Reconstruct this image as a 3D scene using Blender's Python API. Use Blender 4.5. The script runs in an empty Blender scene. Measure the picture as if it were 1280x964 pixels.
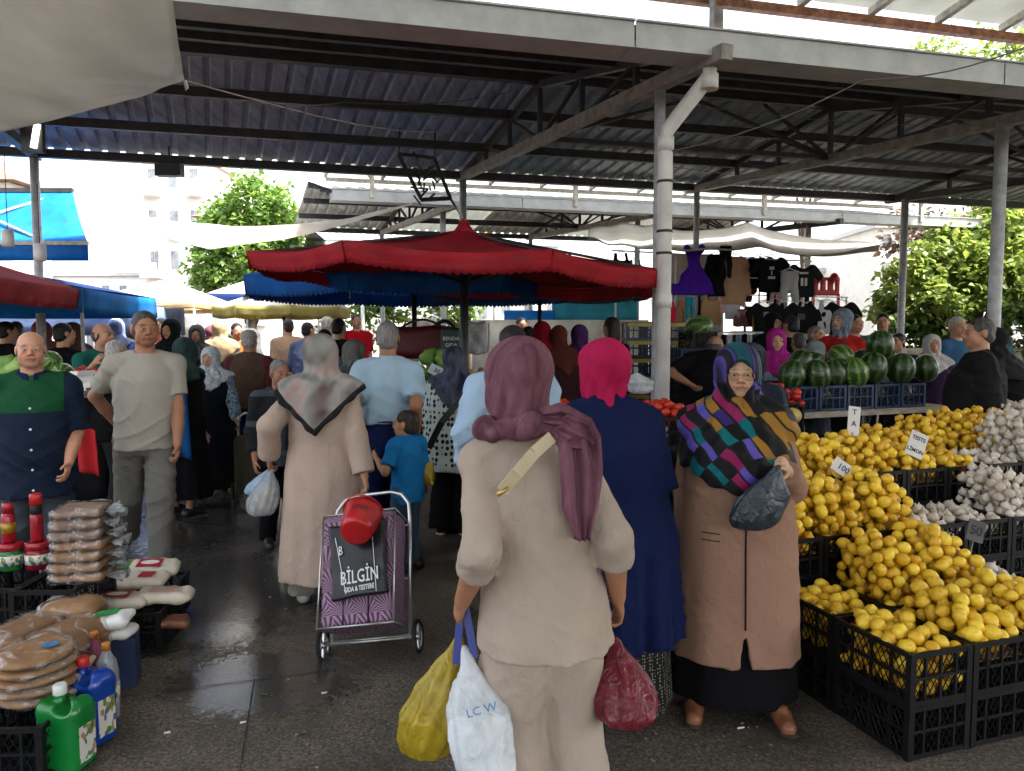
import bpy, bmesh, math, random
import numpy as np
from mathutils import Vector, Matrix
SC = bpy.context.scene
COL = SC.collection
R = math.radians
rng = random.Random(7)
# ------------------------------------------------------------------ camera
FPX, HOR, CAMZ = 925.0, 420.0, 1.60
PITCH = math.atan((482 - HOR) / FPX)
cam = bpy.data.cameras.new('camera'); cam.sensor_width = 36; cam.lens = 36 * FPX / 1280
cam.clip_end = 2000; cam.clip_start = .05
camo = bpy.data.objects.new('camera', cam); COL.objects.link(camo)
camo.location = (0, 0, CAMZ); camo.rotation_euler = (math.pi / 2 - PITCH, 0, 0)
SC.camera = camo
# ------------------------------------------------------------------ sky, sun, exposure
SUN_EL, SUN_AZ = R(58), R(112)          # azimuth measured clockwise from +Y
w = bpy.data.worlds.new('World'); SC.world = w; w.use_nodes = True
nt = w.node_tree; nt.nodes.clear()
sky = nt.nodes.new('ShaderNodeTexSky'); sky.sky_type = 'NISHITA'; sky.sun_disc = False
sky.sun_elevation = SUN_EL; sky.sun_rotation = SUN_AZ; sky.dust_density = 4.0; sky.air_density = 1.0; sky.ozone_density = 1.0
hs = nt.nodes.new('ShaderNodeHueSaturation'); hs.inputs['Saturation'].default_value = 0.32
bg = nt.nodes.new('ShaderNodeBackground'); bg.inputs['Strength'].default_value = 0.15
wo = nt.nodes.new('ShaderNodeOutputWorld')
nt.links.new(sky.outputs[0], hs.inputs['Color']); nt.links.new(hs.outputs[0], bg.inputs['Color']); nt.links.new(bg.outputs[0], wo.inputs['Surface'])
sl = bpy.data.lights.new('sun', 'SUN'); sl.energy = 3.2; sl.angle = R(4); sl.color = (1, .96, .9)
so = bpy.data.objects.new('sun', sl); COL.objects.link(so)
so.rotation_euler = Vector((math.sin(SUN_AZ) * math.cos(SUN_EL), math.cos(SUN_AZ) * math.cos(SUN_EL), math.sin(SUN_EL))).to_track_quat('Z', 'Y').to_euler()
vs = SC.view_settings
vs.view_transform = 'Standard'; vs.look = 'None'; vs.gamma = 1; vs.use_curve_mapping = False
vs.exposure = 2.35
SC.render.engine = 'CYCLES'
SC.cycles.max_bounces = 6; SC.cycles.diffuse_bounces = 3; SC.cycles.glossy_bounces = 3; SC.cycles.transparent_max_bounces = 10; SC.cycles.transmission_bounces = 4
SC.cycles.use_adaptive_sampling = True; SC.cycles.adaptive_threshold = .03
SC.cycles.use_denoising = True; SC.cycles.sample_clamp_indirect = 6; SC.cycles.caustics_reflective = False; SC.cycles.caustics_refractive = False

# ------------------------------------------------------------------ pixels to places
_cp, _sp = math.cos(PITCH), math.sin(PITCH)
def ray(x, y):
    a = (x - 640) / FPX; b = (482 - y) / FPX
    return Vector((a, _cp + b * _sp, -_sp + b * _cp))
def at(x, y, Y):
    d = ray(x, y); t = Y / d.y
    return Vector((d.x * t, Y, CAMZ + d.z * t))
def gnd(x, y, z=0.0):
    d = ray(x, y); t = (z - CAMZ) / d.z
    return Vector((d.x * t, d.y * t, z))
def atz(x, y, z):
    return gnd(x, y, z)
def px(x, Y):   # world x of image column x at depth Y
    return (x - 640) / FPX * Y * 1.0
# market grid
UA = R(14); VA = R(22)
U = Vector((math.cos(UA), math.sin(UA), 0)); V = Vector((-math.sin(VA), math.cos(VA), 0))

# ------------------------------------------------------------------ objects
def _root(name, loc=(0, 0, 0), rz=0):
    o = bpy.data.objects.new(name, None); COL.objects.link(o)
    o.location = loc; o.rotation_euler = (0, 0, rz); o.empty_display_size = .1
    return o
def tag(o, label, cat, group=None, kind=None):
    if label: o['label'] = label
    if cat: o['category'] = cat
    if group: o['group'] = group
    if kind: o['kind'] = kind
    return o
def thing(name, label, cat, loc=(0, 0, 0), rz=0, group=None):
    return tag(_root(name, loc, rz), label, cat, group)
def mobj(name, mesh, mat=None, parent=None, loc=None, rot=None):
    o = bpy.data.objects.new(name, mesh); COL.objects.link(o)
    if mat is not None and not mesh.materials:
        for m in (mat if isinstance(mat, (list, tuple)) else [mat]): mesh.materials.append(m)
    if parent is not None: o.parent = parent
    if loc is not None: o.location = loc
    if rot is not None: o.rotation_euler = rot
    return o
def copy_tree(o, parent=None):
    c = o.copy(); COL.objects.link(c); c.parent = parent
    for ch in o.children: copy_tree(ch, c)
    return c
def struct(o):
    o['kind'] = 'structure'; return o

class MB:
    """collects faces, then links them as one mesh object"""
    def __init__(s): s.v = []; s.f = []; s.mi = []; s.m = 0; s.sm = []
    def add(s, vs, fs, smooth=False):
        o = len(s.v); s.v += [tuple(p) for p in vs]
        for f in fs: s.f.append(tuple(i + o for i in f)); s.mi.append(s.m); s.sm.append(smooth)
        return s
    def box(s, c, d, rot=None, taper=1.0):
        x, y, z = d[0] / 2, d[1] / 2, d[2] / 2
        vs = [Vector((sx * x * (taper if sz > 0 else 1), sy * y * (taper if sz > 0 else 1), sz * z)) for sz in (-1, 1) for sy in (-1, 1) for sx in (-1, 1)]
        if rot is not None: vs = [rot @ p for p in vs]
        vs = [p + Vector(c) for p in vs]
        return s.add(vs, [(0, 2, 3, 1), (4, 5, 7, 6), (0, 1, 5, 4), (2, 6, 7, 3), (0, 4, 6, 2), (1, 3, 7, 5)])
    def beam(s, a, b, wd, ht, up=(0, 0, 1)):
        a = Vector(a); b = Vector(b); d = (b - a).normalized(); sd = d.cross(Vector(up)).normalized(); u = sd.cross(d)
        vs = []
        for p in (a, b):
            for q in ((-1, -1), (1, -1), (1, 1), (-1, 1)): vs.append(p + sd * q[0] * wd / 2 + u * q[1] * ht / 2)
        return s.add(vs, [(3, 2, 1, 0), (4, 5, 6, 7), (0, 1, 5, 4), (1, 2, 6, 5), (2, 3, 7, 6), (3, 0, 4, 7)])
    def tube(s, pts, r, n=8, cap=True, smooth=True):
        pts = [Vector(p) for p in pts]; rs = r if isinstance(r, (list, tuple)) else [r] * len(pts)
        rings = []; ref = None
        for i, p in enumerate(pts):
            t = (pts[min(i + 1, len(pts) - 1)] - pts[max(i - 1, 0)]).normalized()
            if ref is None: ref = Vector((1, 0, 0)) if abs(t.x) < .8 else Vector((0, 1, 0))
            a = (ref - t * ref.dot(t)).normalized(); b = t.cross(a); ref = a
            rings.append([p + (a * math.cos(k * 2 * math.pi / n) + b * math.sin(k * 2 * math.pi / n)) * rs[i] for k in range(n)])
        vs = [p for r_ in rings for p in r_]; fs = []
        for i in range(len(pts) - 1):
            for k in range(n): fs.append((i * n + k, i * n + (k + 1) % n, (i + 1) * n + (k + 1) % n, (i + 1) * n + k))
        s.add(vs, fs, smooth)
        if cap:
            o = len(s.v) - len(vs)
            s.f.append(tuple(o + k for k in reversed(range(n)))); s.mi.append(s.m); s.sm.append(False)
            s.f.append(tuple(o + (len(pts) - 1) * n + k for k in range(n))); s.mi.append(s.m); s.sm.append(False)
        return s
    def lathe(s, prof, n=24, c=(0, 0, 0), sx=1, sy=1, smooth=True, power=2.0):
        vs = []
        for r, z in prof:
            for k in range(n):
                a = k * 2 * math.pi / n; ca, sa = math.cos(a), math.sin(a)
                if power != 2.0:
                    q = (abs(ca) ** power + abs(sa) ** power) ** (-1 / power); ca *= q; sa *= q
                vs.append((c[0] + r * sx * ca, c[1] + r * sy * sa, c[2] + z))
        fs = []
        for i in range(len(prof) - 1):
            for k in range(n): fs.append((i * n + k, i * n + (k + 1) % n, (i + 1) * n + (k + 1) % n, (i + 1) * n + k))
        s.add(vs, fs, smooth); o = len(s.v) - len(vs)
        s.f.append(tuple(o + k for k in reversed(range(n)))); s.mi.append(s.m); s.sm.append(False)
        s.f.append(tuple(o + (len(prof) - 1) * n + k for k in range(n))); s.mi.append(s.m); s.sm.append(False)
        return s
    def grid(s, P, nu, nv, smooth=True, thick=0):
        vs = [P(i / nu, j / nv) for j in range(nv + 1) for i in range(nu + 1)]
        fs = [(j * (nu + 1) + i, j * (nu + 1) + i + 1, (j + 1) * (nu + 1) + i + 1, (j + 1) * (nu + 1) + i) for j in range(nv) for i in range(nu)]
        if thick:
            W = nu + 1; N = len(vs); A = [Vector(p) for p in vs]
            vs2 = []
            for j in range(nv + 1):
                for i in range(nu + 1):
                    du = A[j * W + min(i + 1, nu)] - A[j * W + max(i - 1, 0)]; dv = A[min(j + 1, nv) * W + i] - A[max(j - 1, 0) * W + i]
                    n_ = du.cross(dv); n_ = n_.normalized() if n_.length > 1e-9 else Vector((0, 0, 1))
                    vs2.append(A[j * W + i] - n_ * thick)
            fs += [tuple(q + N for q in reversed(f)) for f in fs]
            rim = [i for i in range(W)] + [j * W + nu for j in range(1, nv + 1)] + [nv * W + i for i in range(nu - 1, -1, -1)] + [j * W for j in range(nv - 1, 0, -1)]
            fs += [(rim[q], rim[q] + N, rim[(q + 1) % len(rim)] + N, rim[(q + 1) % len(rim)]) for q in range(len(rim))]
            vs = A + vs2
        return s.add(vs, fs, smooth)
    def mesh(s, name):
        me = bpy.data.meshes.new(name); me.from_pydata(s.v, [], s.f)
        me.polygons.foreach_set('material_index', s.mi); me.polygons.foreach_set('use_smooth', s.sm); me.update()
        return me
    def build(s, name, mat, parent=None, loc=None, rot=None):
        return mobj(name, s.mesh(name), mat, parent, loc, rot)

# ------------------------------------------------------------------ materials
MATS = {}
def _c(c):
    if isinstance(c, str):
        c = c.lstrip('#'); v = [int(c[i:i + 2], 16) / 255 for i in (0, 2, 4)]
        return tuple((q / 12.92 if q <= .04045 else ((q + .055) / 1.055) ** 2.4) for q in v) + (1,)
    return tuple(c[:3]) + (1,)
class N:
    """small node helper"""
    def __init__(s, name):
        s.m = bpy.data.materials.new(name); s.m.use_nodes = True; s.t = s.m.node_tree; s.b = s.t.nodes['Principled BSDF']; s.out = s.t.nodes['Material Output']
    def n(s, t, **k):
        o = s.t.nodes.new('ShaderNode' + t)
        for a, b in k.items():
            if hasattr(o, a) and not a[0].isupper(): setattr(o, a, b)
            else: o.inputs[a.replace('_', ' ')].default_value = b
        return o
    def l(s, a, b): s.t.links.new(a, b); return s
    def co(s, scale=None, kind='Object', loc=None, rot=None):
        tc = s.n('TexCoord'); q = tc.outputs[kind]
        if scale is not None or loc is not None or rot is not None:
            mp = s.n('Mapping'); s.l(q, mp.inputs[0]); q = mp.outputs[0]
            if scale is not None: mp.inputs['Scale'].default_value = scale if isinstance(scale, (tuple, list)) else (scale,) * 3
            if loc is not None: mp.inputs['Location'].default_value = loc
            if rot is not None: mp.inputs['Rotation'].default_value = rot
        return q
    def noise(s, vec, scale=5, detail=4, rough=.55, dist=0):
        o = s.n('TexNoise'); o.inputs['Scale'].default_value = scale; o.inputs['Detail'].default_value = detail; o.inputs['Roughness'].default_value = rough; o.inputs['Distortion'].default_value = dist
        s.l(vec, o.inputs['Vector']); return o.outputs['Fac']
    def ramp(s, fac, stops, interp='LINEAR'):
        o = s.n('ValToRGB'); o.color_ramp.interpolation = interp; e = o.color_ramp.elements
        while len(e) < len(stops): e.new(.5)
        for q, (p, c) in zip(e, stops): q.position = p; q.color = _c(c) if not isinstance(c, (int, float)) else (c, c, c, 1)
        s.l(fac, o.inputs[0]); return o.outputs[0]
    def mix(s, fac, a, b, mode='MIX'):
        o = s.n('Mix', data_type='RGBA', blend_type=mode)
        for i, q in ((0, fac), (6, a), (7, b)):
            if hasattr(q, 'is_linked'): s.l(q, o.inputs[i])
            else: o.inputs[i].default_value = q if i == 0 else _c(q)
        return o.outputs[2]
    def math(s, op, a, b=0.0):
        o = s.n('Math', operation=op)
        for i, q in ((0, a), (1, b)):
            if hasattr(q, 'is_linked'): s.l(q, o.inputs[i])
            else: o.inputs[i].default_value = q
        return o.outputs[0]
    def sep(s, v):
        o = s.n('SeparateXYZ'); s.l(v, o.inputs[0]); return o.outputs
    def bump(s, h, strength=.3, dist=.01):
        o = s.n('Bump'); o.inputs['Strength'].default_value = strength; o.inputs['Distance'].default_value = dist
        s.l(h, o.inputs['Height']); s.l(o.outputs[0], s.b.inputs['Normal']); return s
    def base(s, q):
        if hasattr(q, 'is_linked'): s.l(q, s.b.inputs['Base Color'])
        else: s.b.inputs['Base Color'].default_value = _c(q)
        return s
    def set(s, **k):
        for a, b in k.items():
            i = s.b.inputs[a.replace('_', ' ')]
            if hasattr(b, 'is_linked'): s.l(b, i)
            else: i.default_value = b
        return s
def mat(name, c, rough=.6, var=.18, scale=6, bump=0, bscale=60, metal=0, spec=.4, stretch=None, c2=None, coat=0, trans=0):
    """colour with uneven tone, optional fine relief"""
    key = (name, str(c))
    if key in MATS: return MATS[key]
    n = N(name); v = n.co(stretch)
    f = n.noise(v, scale, 5, .6)
    col = _c(c); dk = c2 if c2 is not None else tuple(q * (1 - var * 1.3) for q in col[:3]); lt = tuple(min(1, q * (1 + var)) for q in col[:3])
    n.base(n.ramp(f, [(.3, dk), (.7, lt)])).set(Roughness=rough, Metallic=metal, Specular_IOR_Level=spec, Coat_Weight=coat, Transmission_Weight=trans)
    if bump: n.bump(n.noise(v, bscale, 3, .6), bump, .004)
    MATS[key] = n.m
    return n.m
def cloth(name, c, var=.08, rough=.85, fold=.32, weave=True):
    """woven cloth: soft tone variation, crumple relief and a fine weave"""
    key = ('cloth', name, str(c))
    if key in MATS: return MATS[key]
    n = N(name); v = n.co()
    a = n.noise(v, 5, 3, .5, .6); b = n.noise(n.co((16, 16, 10)), 1, 5, .6, 1.6); w_ = n.noise(v, 380, 1)
    col = _c(c)[:3]
    n.base(n.ramp(a, [(.3, tuple(q * (1 - var) for q in col)), (.7, tuple(min(1, q * (1 + var * .7)) for q in col))]))
    h = n.math('ADD', n.math('MULTIPLY', b, 1.0), n.math('MULTIPLY', w_, .10))
    n.bump(h, fold, .02).set(Roughness=rough, Specular_IOR_Level=.12)
    MATS[key] = n.m
    return n.m
def plastic_film(name, c, alpha=.55, rough=.25, crumple=.8, scale=14):
    """thin see-through plastic: part clear, part tinted and shiny"""
    key = ('film', name)
    if key in MATS: return MATS[key]
    n = N(name); v = n.co()
    h = n.noise(v, scale, 4, .6, 1.2)
    n.base(n.ramp(h, [(.3, tuple(q * .8 for q in _c(c)[:3])), (.7, c)])).set(Roughness=rough, Specular_IOR_Level=.6)
    n.bump(h, crumple, .02)
    glare = n.ramp(h, [(.50, 0.0), (.66, .6)]) if name == 'clear_wrap' else None  # glare on the clear wrap painted as patches of denser film
    tr = n.n('BsdfTransparent'); tr.inputs[0].default_value = tuple(.25 + .75 * q for q in _c(c)[:3]) + (1,)
    mx = n.n('MixShader'); n.l(n.math('ADD', n.math('MULTIPLY', h if glare is None else glare, .25 if glare is None else .7), alpha - (.12 if glare is None else 0)), mx.inputs[0])
    n.l(tr.outputs[0], mx.inputs[1]); n.l(n.b.outputs[0], mx.inputs[2]); n.l(mx.outputs[0], n.out.inputs[0])
    MATS[key] = n.m
    return n.m

# ------------------------------------------------------------------ signed-distance sculpting (numpy)
class Field:
    def __init__(s, lo, hi, h):
        s.lo = np.array(lo, np.float32) - 2 * h; s.h = h
        n = np.ceil((np.array(hi) + 2 * h - s.lo) / h).astype(int) + 1
        s.D = np.full(n, 1.0, np.float32); s.n = n
        s.ax = [s.lo[i] + h * np.arange(n[i], dtype=np.float32) for i in range(3)]
    def sl(s, lo, hi, pad):
        r = []
        for i in range(3):
            a = max(0, int((lo[i] - pad - s.lo[i]) / s.h)); b = min(s.n[i], int((hi[i] + pad - s.lo[i]) / s.h) + 2)
            if b <= a: return None
            r.append(slice(a, b))
        return tuple(r)
    def P(s, r):
        return s.ax[0][r[0]][:, None, None], s.ax[1][r[1]][None, :, None], s.ax[2][r[2]][None, None, :]
    def op(s, prim, k=.01, mode='add'):
        fn, lo, hi = prim
        r = s.sl(lo, hi, k + 2.5 * s.h)
        if r is None: return s
        d = fn(*s.P(r)).astype(np.float32); o = s.D[r]
        if mode == 'sub': d = -d
        if mode == 'add':
            hh = np.maximum(k - np.abs(o - d), 0) / k
            s.D[r] = np.minimum(o, d) - hh * hh * k * .25
        else:
            hh = np.maximum(k - np.abs(o - d), 0) / k
            s.D[r] = np.maximum(o, d) + hh * hh * k * .25
        return s
    def add(s, prim, k=.01): return s.op(prim, k, 'add')
    def sub(s, prim, k=.006): return s.op(prim, k, 'sub')
    def disp(s, fn):
        X, Y, Z = s.ax[0][:, None, None], s.ax[1][None, :, None], s.ax[2][None, None, :]
        m = np.abs(s.D) < .06
        i = np.nonzero(m)
        s.D[i] += fn(s.ax[0][i[0]], s.ax[1][i[1]], s.ax[2][i[2]]).astype(np.float32)
        return s
    def mesh(s, name, smooth=1, coarse=None, cf=3.0):
        D = s.D; S = D < 0
        A = S.astype(np.uint8)
        c = A[:-1, :-1, :-1] + A[1:, :-1, :-1] + A[:-1, 1:, :-1] + A[:-1, :-1, 1:] + A[1:, 1:, :-1] + A[1:, :-1, 1:] + A[:-1, 1:, 1:] + A[1:, 1:, 1:]
        act = (c > 0) & (c < 8)
        I, J, K = np.nonzero(act); n = len(I)
        vid = np.full(act.shape, -1, np.int32); vid[I, J, K] = np.arange(n, dtype=np.int32)
        pos = np.zeros((n, 3), np.float32); cnt = np.zeros(n, np.float32)
        co = [(a, b, g) for a in (0, 1) for b in (0, 1) for g in (0, 1)]
        val = {q: D[I + q[0], J + q[1], K + q[2]] for q in co}
        for q in co:
            for ax in range(3):
                if q[ax]: continue
                e = list(q); e[ax] = 1; e = tuple(e)
                da, db = val[q], val[e]; cr = (da < 0) != (db < 0)
                t = np.where(cr, da / np.where(da == db, 1, da - db), 0)
                p = np.array(q, np.float32)[None].repeat(n, 0); p[:, ax] += t
                pos += p * cr[:, None]; cnt += cr
        V_ = (pos / np.maximum(cnt, 1)[:, None] + np.stack([I, J, K], 1)) * s.h + s.lo
        Q = []
        for ax in range(3):
            a0 = [slice(None)] * 3; a1 = [slice(None)] * 3; a0[ax] = slice(0, -1); a1[ax] = slice(1, None)
            ch = S[tuple(a0)] != S[tuple(a1)]
            i = np.stack(np.nonzero(ch), 1)
            b_, c_ = [(1, 2), (2, 0), (0, 1)][ax]
            ok = (i[:, b_] > 0) & (i[:, c_] > 0) & (i[:, b_] < D.shape[b_] - 1) & (i[:, c_] < D.shape[c_] - 1)
            i = i[ok]
            ins = S[i[:, 0], i[:, 1], i[:, 2]]
            def cell(ob, oc):
                j = i.copy(); j[:, b_] += ob; j[:, c_] += oc
                return vid[j[:, 0], j[:, 1], j[:, 2]]
            q = np.stack([cell(-1, -1), cell(0, -1), cell(0, 0), cell(-1, 0)], 1)
            q[~ins] = q[~ins][:, ::-1]
            Q.append(q)
        Q = np.concatenate(Q)
        Q = Q[(Q >= 0).all(1)]
        for _ in range(smooth):      # light Laplacian pass takes the grid out of the surface
            acc = np.zeros((n, 3), np.float64); m = np.zeros(n)
            for a, b in ((0, 1), (1, 2), (2, 3), (3, 0)):
                for ch in range(3):
                    acc[:, ch] += np.bincount(Q[:, a], V_[Q[:, b], ch], n) + np.bincount(Q[:, b], V_[Q[:, a], ch], n)
                m += np.bincount(Q[:, a], minlength=n) + np.bincount(Q[:, b], minlength=n)
            V_ = V_ * .45 + acc / np.maximum(m, 1)[:, None] * .55
        if coarse is not None:      # merge vertices where the surface is covered, the mesh stays one piece
            m = coarse(V_); key = np.full((n, 3), -1, np.int64); key[m] = np.floor((V_[m] - s.lo) / (s.h * cf)).astype(np.int64)
            kk = np.where(m, (key[:, 0] * 4096 + key[:, 1]) * 4096 + key[:, 2], -1 - np.arange(n))
            _, inv = np.unique(kk, return_inverse=True); inv = inv.ravel(); n2 = int(inv.max()) + 1; cnt2 = np.bincount(inv, minlength=n2)
            V_ = np.stack([np.bincount(inv, V_[:, c_], n2) / cnt2 for c_ in range(3)], 1).astype(np.float32); n = n2; Q = inv[Q]
            faces = []
            T = np.concatenate([Q[:, [0, 1, 2]], Q[:, [0, 2, 3]]]); whole = (Q[:, 0] != Q[:, 1]) & (Q[:, 1] != Q[:, 2]) & (Q[:, 2] != Q[:, 3]) & (Q[:, 3] != Q[:, 0]) & (Q[:, 0] != Q[:, 2]) & (Q[:, 1] != Q[:, 3])
            Tq = np.concatenate([Q[~whole][:, [0, 1, 2]], Q[~whole][:, [0, 2, 3]]]); Tq = Tq[(Tq[:, 0] != Tq[:, 1]) & (Tq[:, 1] != Tq[:, 2]) & (Tq[:, 2] != Tq[:, 0])]; Qw = Q[whole]
            for A_ in (Tq, Qw):
                if len(A_): _, ui = np.unique(np.sort(A_, 1), axis=0, return_index=True); faces.append(A_[ui])
            me = bpy.data.meshes.new(name); me.vertices.add(n); me.vertices.foreach_set('co', V_.ravel())
            L = np.concatenate([f.ravel() for f in faces]).astype(np.int32); st = np.concatenate([np.arange(len(faces[0])) * 3, len(faces[0]) * 3 + np.arange(len(faces[1])) * 4]).astype(np.int32) if len(faces) == 2 else np.arange(len(faces[0]), dtype=np.int32) * faces[0].shape[1]
            me.loops.add(len(L)); me.loops.foreach_set('vertex_index', L); me.polygons.add(len(st)); me.polygons.foreach_set('loop_start', st); me.polygons.foreach_set('use_smooth', np.ones(len(st), bool)); me.update(calc_edges=True); me.validate()
            s.V = V_
            return me
        me = bpy.data.meshes.new(name)
        me.vertices.add(n); me.vertices.foreach_set('co', V_.astype(np.float32).ravel())
        nq = len(Q); me.loops.add(nq * 4); me.loops.foreach_set('vertex_index', Q.astype(np.int32).ravel())
        me.polygons.add(nq); me.polygons.foreach_set('loop_start', np.arange(0, nq * 4, 4, dtype=np.int32))
        me.polygons.foreach_set('use_smooth', np.ones(nq, bool))
        me.update(calc_edges=True)
        s.V = V_
        return me
def _a(p): return np.array(p, np.float32)
def rcone(a, b, ra, rb=None, flat=None):
    """tapered capsule; flat=(unit axis, factor) squashes it along that axis"""
    rb = ra if rb is None else rb
    a = _a(a); b = _a(b); ba = b - a; L = float(ba @ ba) + 1e-12; rm = max(ra, rb)
    def fn(X, Y, Z):
        px_, py_, pz_ = X - a[0], Y - a[1], Z - a[2]
        h = np.clip((px_ * ba[0] + py_ * ba[1] + pz_ * ba[2]) / L, 0, 1)
        qx, qy, qz = px_ - ba[0] * h, py_ - ba[1] * h, pz_ - ba[2] * h
        if flat is not None:
            ax, f = flat; e = (qx * ax[0] + qy * ax[1] + qz * ax[2]) * (1 / f - 1)
            qx, qy, qz = qx + e * ax[0], qy + e * ax[1], qz + e * ax[2]
            return (np.sqrt(qx * qx + qy * qy + qz * qz) - (ra + (rb - ra) * h)) * min(1, f)
        return np.sqrt(qx * qx + qy * qy + qz * qz) - (ra + (rb - ra) * h)
    return fn, np.minimum(a, b) - rm, np.maximum(a, b) + rm
def ell(c, r, M=None):
    c = _a(c); r = _a(r); rm = float(max(r)); m = None if M is None else np.array(M.to_3x3().transposed(), np.float32)
    def fn(X, Y, Z):
        x, y, z = X - c[0], Y - c[1], Z - c[2]
        if m is not None:
            x, y, z = m[0, 0] * x + m[0, 1] * y + m[0, 2] * z, m[1, 0] * x + m[1, 1] * y + m[1, 2] * z, m[2, 0] * x + m[2, 1] * y + m[2, 2] * z
        k0 = np.sqrt((x / r[0]) ** 2 + (y / r[1]) ** 2 + (z / r[2]) ** 2)
        k1 = np.sqrt((x / r[0] ** 2) ** 2 + (y / r[1] ** 2) ** 2 + (z / r[2] ** 2) ** 2)
        return k0 * (k0 - 1) / np.maximum(k1, 1e-6)
    return fn, c - rm, c + rm
def rbox(c, d, r=.005, M=None):
    c = _a(c); d = _a(d) / 2 - r; rm = float(np.linalg.norm(d)) + r; m = None if M is None else np.array(M.to_3x3().transposed(), np.float32)
    def fn(X, Y, Z):
        x, y, z = X - c[0], Y - c[1], Z - c[2]
        if m is not None:
            x, y, z = m[0, 0] * x + m[0, 1] * y + m[0, 2] * z, m[1, 0] * x + m[1, 1] * y + m[1, 2] * z, m[2, 0] * x + m[2, 1] * y + m[2, 2] * z
        qx, qy, qz = np.abs(x) - d[0], np.abs(y) - d[1], np.abs(z) - d[2]
        return np.sqrt(np.maximum(qx, 0) ** 2 + np.maximum(qy, 0) ** 2 + np.maximum(qz, 0) ** 2) + np.minimum(np.maximum(np.maximum(qx, qy), qz), 0) - r
    return fn, c - rm, c + rm
def loft(zs, rx, ry, cx=None, cy=None, fold=None, power=2.0):
    """stack of ellipses along z; fold(ang, z) scales the radius"""
    zs = _a(zs); rx = _a(rx); ry = _a(ry); cx = np.zeros_like(zs) if cx is None else _a(cx); cy = np.zeros_like(zs) if cy is None else _a(cy)
    def fn(X, Y, Z):
        z = np.clip(Z, zs[0], zs[-1])
        a, b, ox, oy = (np.interp(z, zs, q) for q in (rx, ry, cx, cy))
        x, y = X - ox, Y - oy
        q = np.sqrt((x / a) ** 2 + (y / b) ** 2) if power == 2.0 else ((np.abs(x) / a) ** power + (np.abs(y) / b) ** power) ** (1 / power)
        if fold is not None: q = q / (1 + fold(np.arctan2(y / b, x / a), z))
        d = (q - 1) * np.minimum(a, b)
        return np.maximum(d, np.maximum(Z - zs[-1], zs[0] - Z))
    m = max(rx.max(), ry.max()) * 1.15
    return fn, (cx.min() - m, cy.min() - m, zs[0]), (cx.max() + m, cy.max() + m, zs[-1])
def wrinkle(amp, f=26, seed=0, vert=.35):
    """soft ridged folds that only push outwards"""
    s_ = seed * 1.7
    def fn(x, y, z):
        a = np.sin(f * (.50 * x + .28 * y + .62 * z) + 2.3 * np.sin(f * .30 * z + f * .22 * x + s_) + s_)
        b = np.sin(f * (-.52 * x + .30 * y + .60 * z) * .85 + 2.1 * np.sin(f * .26 * y - f * .24 * z + 2 * s_) + 3 * s_)
        c_ = np.sin(f * 2.1 * (.4 * x - .5 * y + .35 * z) + 2 * np.sin(f * .5 * x + f * .4 * z + s_))
        m = .5 + .5 * np.sin(f * .19 * z + f * .13 * x + s_) * np.sin(f * .16 * x - f * .11 * y + 2 * s_)
        return -amp * ((1 - np.abs(a)) ** 2 * m * 1.5 + (1 - np.abs(b)) ** 2 * (1 - m) * 1.5 + .35 * (1 - np.abs(c_)) ** 2)
    return fn
# ------------------------------------------------------------------ people
def skin_mat(name, c):
    key = ('skin', name)
    if key in MATS: return MATS[key]
    n = N(name); at_ = n.n('Attribute'); at_.attribute_name = 'Col'
    f = n.noise(n.co(), 90, 3)
    n.base(n.mix(.25, at_.outputs['Color'], n.ramp(f, [(.35, tuple(q * .75 for q in _c(c)[:3])), (.65, tuple(min(1, q * 1.15) for q in _c(c)[:3]))]), 'MIX'))
    n.set(Roughness=.5, Specular_IOR_Level=.35).bump(f, .15, .002)
    n.b.inputs['Subsurface Weight'].default_value = 0
    MATS[key] = n.m
    return n.m
def ik(S, T, l1, l2, pole):
    S = Vector(S); T = Vector(T); d = T - S; L = d.length
    if L > (l1 + l2) * .995: T = S + d * ((l1 + l2) * .995 / L); d = T - S; L = d.length
    a = (l1 * l1 - l2 * l2 + L * L) / (2 * L); hgt = math.sqrt(max(l1 * l1 - a * a, 0)); n = d / L
    p = Vector(pole); p = p - n * p.dot(n)
    p = p.normalized() if p.length > 1e-6 else Vector((0, 1, 0))
    return S + n * a + p * hgt, T
def capcone(a, b, ra, rb):
    fn, lo, hi = rcone(a, b, ra, rb); a = _a(a); b = _a(b); d = (b - a) / max(1e-6, float(np.linalg.norm(b - a)))
    return (lambda X, Y, Z: np.maximum(fn(X, Y, Z), (X - b[0]) * d[0] + (Y - b[1]) * d[1] + (Z - b[2]) * d[2])), lo, hi
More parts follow.
